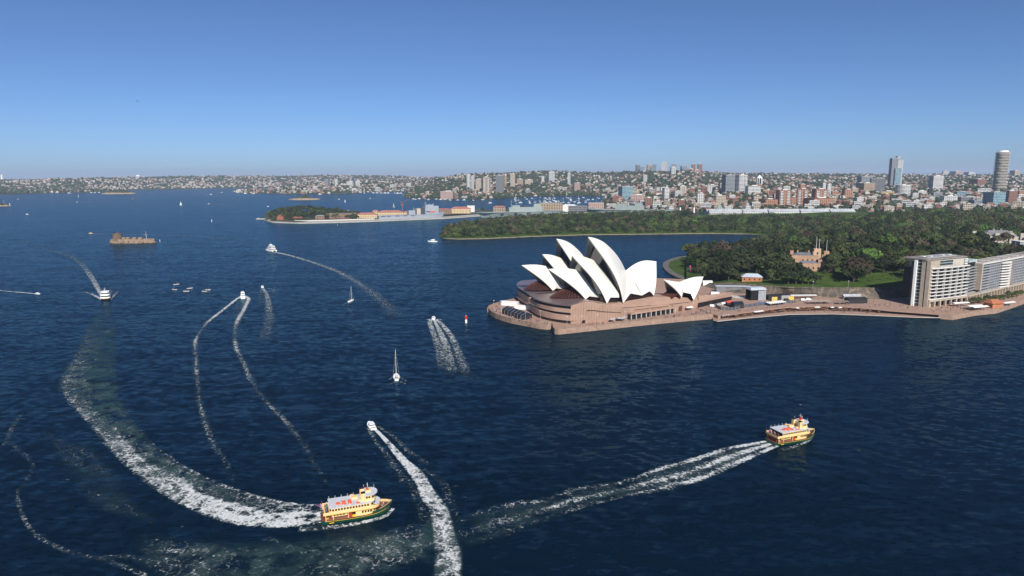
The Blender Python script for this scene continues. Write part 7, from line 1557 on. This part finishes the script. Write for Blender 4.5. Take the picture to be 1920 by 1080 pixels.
M_foam = foam_mat(); NW = [0]
def ribbon(Lp, Rp, fn, label, step=2.2, n=18):
    """Lp, Rp: world polylines of the two edges; fn(u, v) -> (foam, churned)"""
    ln = sum((a - b).length for a, b in zip(Lp, Lp[1:])); m = max(8, min(260, int(ln / step)))
    A, B_ = catmull(Lp, m), catmull(Rp, m); mb = MB(); z = .05 + .006 * NW[0]; NW[0] += 1
    rows = [[(a.lerp(b, j / n)).xy.to_3d() + Vector((0, 0, z)) for j in range(n + 1)] for a, b in zip(A, B_)]
    mb.grid(rows); me = mb.mesh('wake_foam', M_foam); ca = me.color_attributes.new(name='wake', type='FLOAT_COLOR', domain='POINT')
    for i in range(m + 1):
        for j in range(n + 1):
            r_ = fn(j / n, i / m); f, g = r_[:2]; q = rows[i][j]; kf = .55 if n > 19 else .22; f *= 1 + kf * noise.noise(Vector((q.x * .11, q.y * .11, 3))) + kf * noise.noise(Vector((q.x * .33, q.y * .33, 9))); g *= 1 + .5 * noise.noise(Vector((q.x * .06, q.y * .06, 1))); ca.data[i * (n + 1) + j].color = (max(0, f), max(0, g), max(0, f * (r_[2] if len(r_) > 2 else (.26 if n > 19 else .32))), 1)
    o = bpy.data.objects.new('wake_foam', me); COL.objects.link(o); tag(o, label, kind='stuff'); return o
def W(L): return [at(x, y) for x, y in L]
def line(L, w0, w1, fn, label, **k):
    """narrow foam line of given width in metres along a picture polyline"""
    P = W(L); A, B_ = [], []
    for i, p in enumerate(P):
        d = (P[min(i + 1, len(P) - 1)] - P[max(i - 1, 0)]).normalized(); nn = Vector((-d.y, d.x, 0)); w = (w0 + (w1 - w0) * i / (len(P) - 1)) / 2; A.append(p + nn * w); B_.append(p - nn * w)
    return ribbon(A, B_, fn, label, **k)
def g_(u, c, s): return math.exp(-((u - c) / s) ** 2)
def ed(u, s=.08): return sstep(0, s, u) * sstep(0, s, 1 - u)
def soft(a, b, p=1.0): return lambda u, v: (ed(u, .35) * (a + (b - a) * v ** p) * sstep(0, .12, 1 - v), 0)
# the ferry's long curve
E1 = [(606, 984), (560, 989), (500, 991), (440, 986), (380, 969), (330, 946), (280, 915), (230, 873), (190, 832), (160, 795), (125, 757), (106, 727), (110, 700), (126, 678), (142, 652), (156, 620), (170, 595), (188, 572)]
E2 = [(606, 945), (560, 943), (520, 936), (480, 926), (440, 913), (400, 897), (363, 880), (330, 860), (300, 838), (275, 813), (256, 788), (242, 763), (232, 743), (226, 713), (224, 688), (226, 640), (220, 605), (204, 575)]
def f_main(u, v):
    k = interp(v, [(0, 1.0), (.16, .98), (.30, .80), (.40, .62), (.50, .47), (.62, .36), (.78, .26), (.9, .17), (1, 0)])
    wob = .03 * math.sin(v * 40)
    core = g_(u, .20 + wob, .12) * .95 + g_(u, .48 + wob * 2 - .1 * v, .09) * .95 * (1 - .5 * v)
    edge_ = g_(u, .95, .05) * (.52 if v < .5 else .25); lace = .42 * (1 - .2 * v)
    f = k * min(1.0, core * (1 if v < .6 else .75) + lace) + edge_ * k * .6
    if v > .5: f = f * .85 + g_(u, .12, .08) * .40 * k
    return f * ed(u, .05), min(1.0, (.35 + .75 * sstep(.1, .35, v)) * (1 - .6 * sstep(.7, .98, v))) * ed(u, .2)
ribbon(W(E1), W(E2), f_main, 'broad curving band of white foam and green churned water behind the nearest ferry', 2.0, 34)
line([(600, 946), (640, 940), (690, 946)], 2, 4, soft(.30, .10), 'thin foam beside the nearest ferry')
line([(738, 953), (722, 968), (690, 977), (650, 985), (604, 990), (560, 992)], 2.2, 5, lambda u, v: (ed(u, .3) * (.9 - .45 * v), .3 * ed(u)), 'bow wave of the nearest ferry')
# the right hand ferry
U3 = [(1433, 826), (1400, 831), (1363, 837), (1291, 858), (1234, 874), (1165, 900), (1076, 913), (1011, 933), (943, 940), (889, 958), (850, 970)]
D3 = [(1462, 838), (1430, 852), (1399, 867), (1327, 899), (1255, 921), (1165, 936), (1076, 962), (1014, 983), (943, 1010), (890, 1028), (850, 1040)]
def f_str(u, v):
    k = interp(v, [(0, 1), (.15, .92), (.35, .66), (.55, .50), (.8, .40), (1, .2)])
    c = .50 + .06 * v
    s3 = g_(u, .13, .09) * (.95 - .45 * v) + g_(u, c, .10) * 1.0 + g_(u, .86, .10) * .95 * (1 - .9 * v) + .30
    return k * min(1, s3) * ed(u, .05), (.25 + .55 * g_(u, c + .05, .3)) * (1 - .5 * v) * ed(u, .2)
ribbon(W(U3), W(D3), f_str, 'long straight foam trail of the right hand ferry', 2.2, 30)
line([(1523, 816), (1516, 826), (1496, 835), (1468, 844)], 1.6, 4, lambda u, v: (ed(u, .3) * (.85 - .5 * v), .2), 'bow wave of the right hand ferry')
# the speedboat in the foreground
LL = [(700, 806), (714, 822), (729, 842), (746, 865), (775, 905), (786, 937), (801, 957), (806, 994), (811, 1043), (809, 1085), (806, 1130)]
RR = [(707, 804), (724, 820), (743, 838), (772, 867), (796, 885), (817, 918), (840, 948), (849, 971), (858, 1005), (869, 1037), (870, 1085), (872, 1130)]
def f_sp(u, v): return (ed(u, .16) * interp(v, [(0, 1.0), (.3, .92), (.6, .76), (1, .62)]) * (.82 + .18 * g_(u, .5, .3)), .95 * ed(u, .12) * sstep(.1, .5, v))
ribbon(W(LL), W(RR), f_sp, 'thick white foam streak of the foreground speedboat', 1.4, 22)
line([(690, 803), (700, 822), (716, 842), (734, 866), (752, 890), (762, 915)], 2, 7, soft(.48, .22), 'left side spray of the foreground speedboat')
line([(706, 798), (722, 808), (742, 822), (762, 842), (785, 860), (822, 878)], 2, 6, soft(.50, .22), 'right side spray of the foreground speedboat')
line([(795, 880), (830, 905), (842, 940), (856, 985)], 4, 8, soft(.30, .22), 'loose foam right of the foreground streak'); line([(770, 900), (780, 935), (792, 960), (798, 1000)], 4, 8, soft(.32, .2), 'loose foam left of the foreground streak')
# old churned water along the bottom
def f_old(a, g): return lambda u, v: (a * ed(u, .3) * (.7 + .3 * math.sin(v * 9)) * sstep(0, .15, 1 - v) * sstep(0, .06, v), g * ed(u, .3) * sstep(0, .2, 1 - v))
ribbon(W([(812, 965), (720, 985), (600, 1000), (480, 1010), (360, 1005), (240, 985)]), W([(815, 1060), (730, 1085), (600, 1120), (470, 1130), (340, 1110), (230, 1060)]), f_old(.34, .85), 'old green churned water with lacy foam along the bottom', 3, 26)
line([(36, 905), (33, 930), (40, 960), (52, 985), (70, 1005), (100, 1022), (140, 1038), (190, 1048), (230, 1062), (275, 1080)], 2, 3.5, lambda u, v: (.34 * ed(u, .35) * sstep(0, .1, v), 0), 'thin wandering foam line in the bottom left corner')
line([(190, 1046), (240, 1045), (300, 1058), (370, 1068), (440, 1080)], 4, 5, soft(.32, .26), 'thin foam thread in the lower left'); line([(8, 835), (24, 800), (40, 775)], 3, 4, soft(.34, .28), 'short foam thread at the left edge'); line([(20, 830), (60, 870), (50, 900), (38, 920)], 3, 3, soft(.22, .26), 'faint foam thread at the left edge')
ribbon(W([(60, 800), (110, 880), (160, 960)]), W([(200, 850), (260, 930), (330, 1000)]), f_old(.20, .25), 'faint lace of old foam at the lower left', 3, 20)
line([(830, 1010), (700, 1050), (560, 1075)], 6, 8, soft(.32, .22), 'torn foam thread along the bottom'); line([(500, 1010), (600, 1040), (720, 1035), (810, 1010)], 4, 5, soft(.28, .26), 'second torn foam thread along the bottom')
# flybridge cruiser: twin lines
def f_tw(u, v):
    n_ = noise.noise(Vector((v * 22, u * .6, 2.2)))
    return (g_(u, .5 + .12 * noise.noise(Vector((v * 12, 0, 5))), .26) * interp(v, [(0, 1), (.16, .9), (.32, .56), (.6, .46), (.85, .38), (1, .15)]) * (1 + (.6 * n_ if v > .2 else 0)), .2 * ed(u) * (1 - v))
line([(452, 556), (440, 564), (425, 576), (405, 591), (386, 608), (371, 630), (365, 655), (368, 690), (372, 720), (373, 750), (381, 780), (392, 812), (402, 840), (424, 868), (438, 905)], 8.0, 5.5, f_tw, 'left foam line of the flybridge cruiser')
line([(459, 555), (466, 560), (460, 575), (448, 595), (441, 618), (443, 650), (455, 680), (470, 710), (486, 736), (510, 765), (540, 795), (566, 830), (590, 870), (612, 908)], 9.0, 5.5, f_tw, 'right foam line of the flybridge cruiser')
ribbon(W([(451, 562), (432, 580), (410, 600)]), W([(461, 562), (455, 585), (445, 605)]), lambda u, v: (.34 * (1 - v) * ed(u, .1), .35 * (1 - v)), 'churned water astern of the flybridge cruiser')
# plume of the small boat, three lines of the speedboat
line([(493, 541), (500, 552), (504, 575), (505, 600), (499, 628), (492, 660)], 5, 20, lambda u, v: (ed(u, .4) * (.66 - .45 * v) * sstep(0, .2, 1 - v), .3 * (1 - v) * ed(u, .4)), 'fading plume behind the small white boat'); line([(492, 540), (503, 541), (512, 544), (513, 552)], 3, 5, soft(.66, .3), 'turning spray of the small white boat'); line([(490, 542), (487, 556), (488, 580)], 3, 7, soft(.4, .15), 'left spray of the small white boat')
line([(814, 600), (824, 620), (836, 648), (843, 680), (852, 716)], 3.0, 14, lambda u, v: (ed(u, .3) * (.95 - .62 * v) * sstep(0, .2, 1 - v), .5 * (1 - v) * ed(u)), 'middle foam line of the speedboat near the marker')
for P_l, s_ in (([(808, 600), (806, 606), (813, 625), (822, 650), (828, 680), (833, 702)], 'left'), ([(818, 600), (826, 606), (840, 622), (852, 642), (862, 668), (872, 695), (880, 716)], 'right')): line(P_l, 4.5, 11, lambda u, v: (ed(u, .3) * (.80 - .5 * v) * sstep(0, .2, 1 - v), .1), '%s foam line of the speedboat near the marker' % s_)
line([(798, 600.5), (806, 599), (814, 601), (822, 599), (830, 600)], 3, 3, lambda u, v: (.85 * ed(u, .3) * ed(v, .1), 0), 'bow spray of the speedboat near the marker')
ribbon(W([(806, 604), (815, 640), (830, 700)]), W([(824, 604), (852, 645), (880, 712)]), lambda u, v: (.22 * ed(u, .3) * (1 - v), .35 * (1 - v) * ed(u, .3), .5), 'soft churned fan astern of the speedboat')
# cruise boat, catamaran and the rest
line([(514, 473), (530, 476), (550, 481), (580, 490), (620, 504), (650, 518), (690, 543), (722, 570), (742, 592), (750, 606)], 8, 22, lambda u, v: (ed(u, .25) * (.84 - .62 * v ** .7) * (.75 + .35 * g_(u, .5, .2)) * sstep(0, .15, 1 - v), .2 * (1 - v)), 'long pale diagonal wake of the cruise boat')
line([(194, 560), (183, 540), (170, 518), (155, 498), (135, 482), (100, 471), (60, 460), (15, 448)], 6, 22, lambda u, v: (ed(u, .35) * interp(v, [(0, .8), (.2, .62), (.45, .36), (1, .12)]), .1), 'long wake of the approaching catamaran'); line([(192, 563), (184, 558), (175, 553), (164, 549), (152, 546)], 4, 7, soft(.95, .35), 'left bow wave of the approaching catamaran'); line([(206, 562), (212, 556), (217, 551), (222, 544)], 4, 6, soft(.8, .3), 'right bow wave of the approaching catamaran'); line([(203, 554), (206, 545), (207, 535)], 8, 12, soft(.5, .15), 'foam astern of the approaching catamaran')
line([(75, 552.2), (68, 551.4), (50, 549.5), (20, 547), (-20, 543)], 3, 6, lambda u, v: (ed(u, .3) * (.95 - .35 * v), 0), 'straight wake of the speedboat at the left edge')
line([(172, 438.6), (200, 439), (260, 440), (340, 442), (420, 446), (500, 452)], 3, 7, lambda u, v: (ed(u, .3) * (.92 - .6 * v ** .6) * sstep(0, .2, 1 - v), 0), 'straight wake of the water taxi beyond the fort')
for P_l, w, a, lb in (([(144, 379.2), (165, 379.6), (195, 380.4)], 9, .9, 'straight wake near the left headland'), ([(391, 382.6), (400, 381.5), (412, 382.5), (430, 386), (455, 391)], 10, .6, 'curved wake in mid harbour'), ([(697, 372.6), (715, 371.5), (735, 369.5)], 13, .75, 'bright wake before the far point'), ([(916, 381.4), (905, 382.2), (888, 383)], 6, .6, 'thin wake before the boat bay'), ([(819, 453.8), (835, 453.4), (858, 453)], 3, .7, 'thin wake of the cruiser off the point'), ([(386, 365.6), (395, 365.8), (404, 365)], 26, .95, 'burst of spray in the far channel'), ([(403, 363.5), (412, 362), (418, 361)], 9, .7, 'thin wake in the far channel'), ([(50, 402.6), (60, 402.8)], 6, .5, 'short wake of the motorboat at the left edge')):
    P2_ = P_l if len(P_l) > 2 else [P_l[0], ((P_l[0][0] + P_l[1][0]) / 2, (P_l[0][1] + P_l[1][1]) / 2), P_l[1]]
    line(P2_, w, w, lambda u, v, a=a: (ed(u, .3) * a * (1 - .5 * v), 0), lb, step=4)
for P_l, s_ in (([(739, 706), (733, 710), (729, 712)], 'left'), ([(748, 707), (755, 711), (761, 716)], 'right')): line(P_l, 1.5, 3, lambda u, v: (ed(u, .3) * .55 * (1 - .4 * v), 0), '%s ripple beside the bare masted yacht' % s_, step=.8)
line([(730, 722), (745, 716), (762, 721)], 2, 2, lambda u, v: (ed(u, .3) * .42, 0), 'ripple astern of the bare masted yacht', step=.8); line([(652, 567), (647, 570), (640, 574)], 2, 3, soft(.6, .3), 'wake of the smaller yacht', step=.8)
rw = random.Random(8)
for i in range(16):
    x, y = rw.uniform(20, 1700), rw.uniform(640, 1060); line([(x - rw.uniform(3, 7), y + rw.uniform(-1, 1)), (x, y), (x + rw.uniform(3, 7), y + rw.uniform(-1, 2))], .8, 1.2, lambda u, v: (ed(u, .3) * .5 * ed(v, .2), 0), 'small breaking wavelet', step=.7, n=6)
# ------------------------------------------------------------------ the air
hm = bpy.data.materials.new('haze'); hm.use_nodes = True; ht = hm.node_tree; ht.nodes.clear()
ho = ht.nodes.new('ShaderNodeOutputMaterial'); hv = ht.nodes.new('ShaderNodeVolumePrincipled')
hv.inputs['Color'].default_value = (0.62, 0.78, 1.0, 1); hv.inputs['Density'].default_value = 0.000046; hv.inputs['Anisotropy'].default_value = 0.0
ht.links.new(hv.outputs[0], ho.inputs['Volume'])
mb = MB(); mb.box((0, B / 2 - 1500, 150), (2 * B + 200, B + 3200, 302.0))
tag(mb.build('haze', hm), 'thin blue haze in the air over the harbour', kind='stuff')
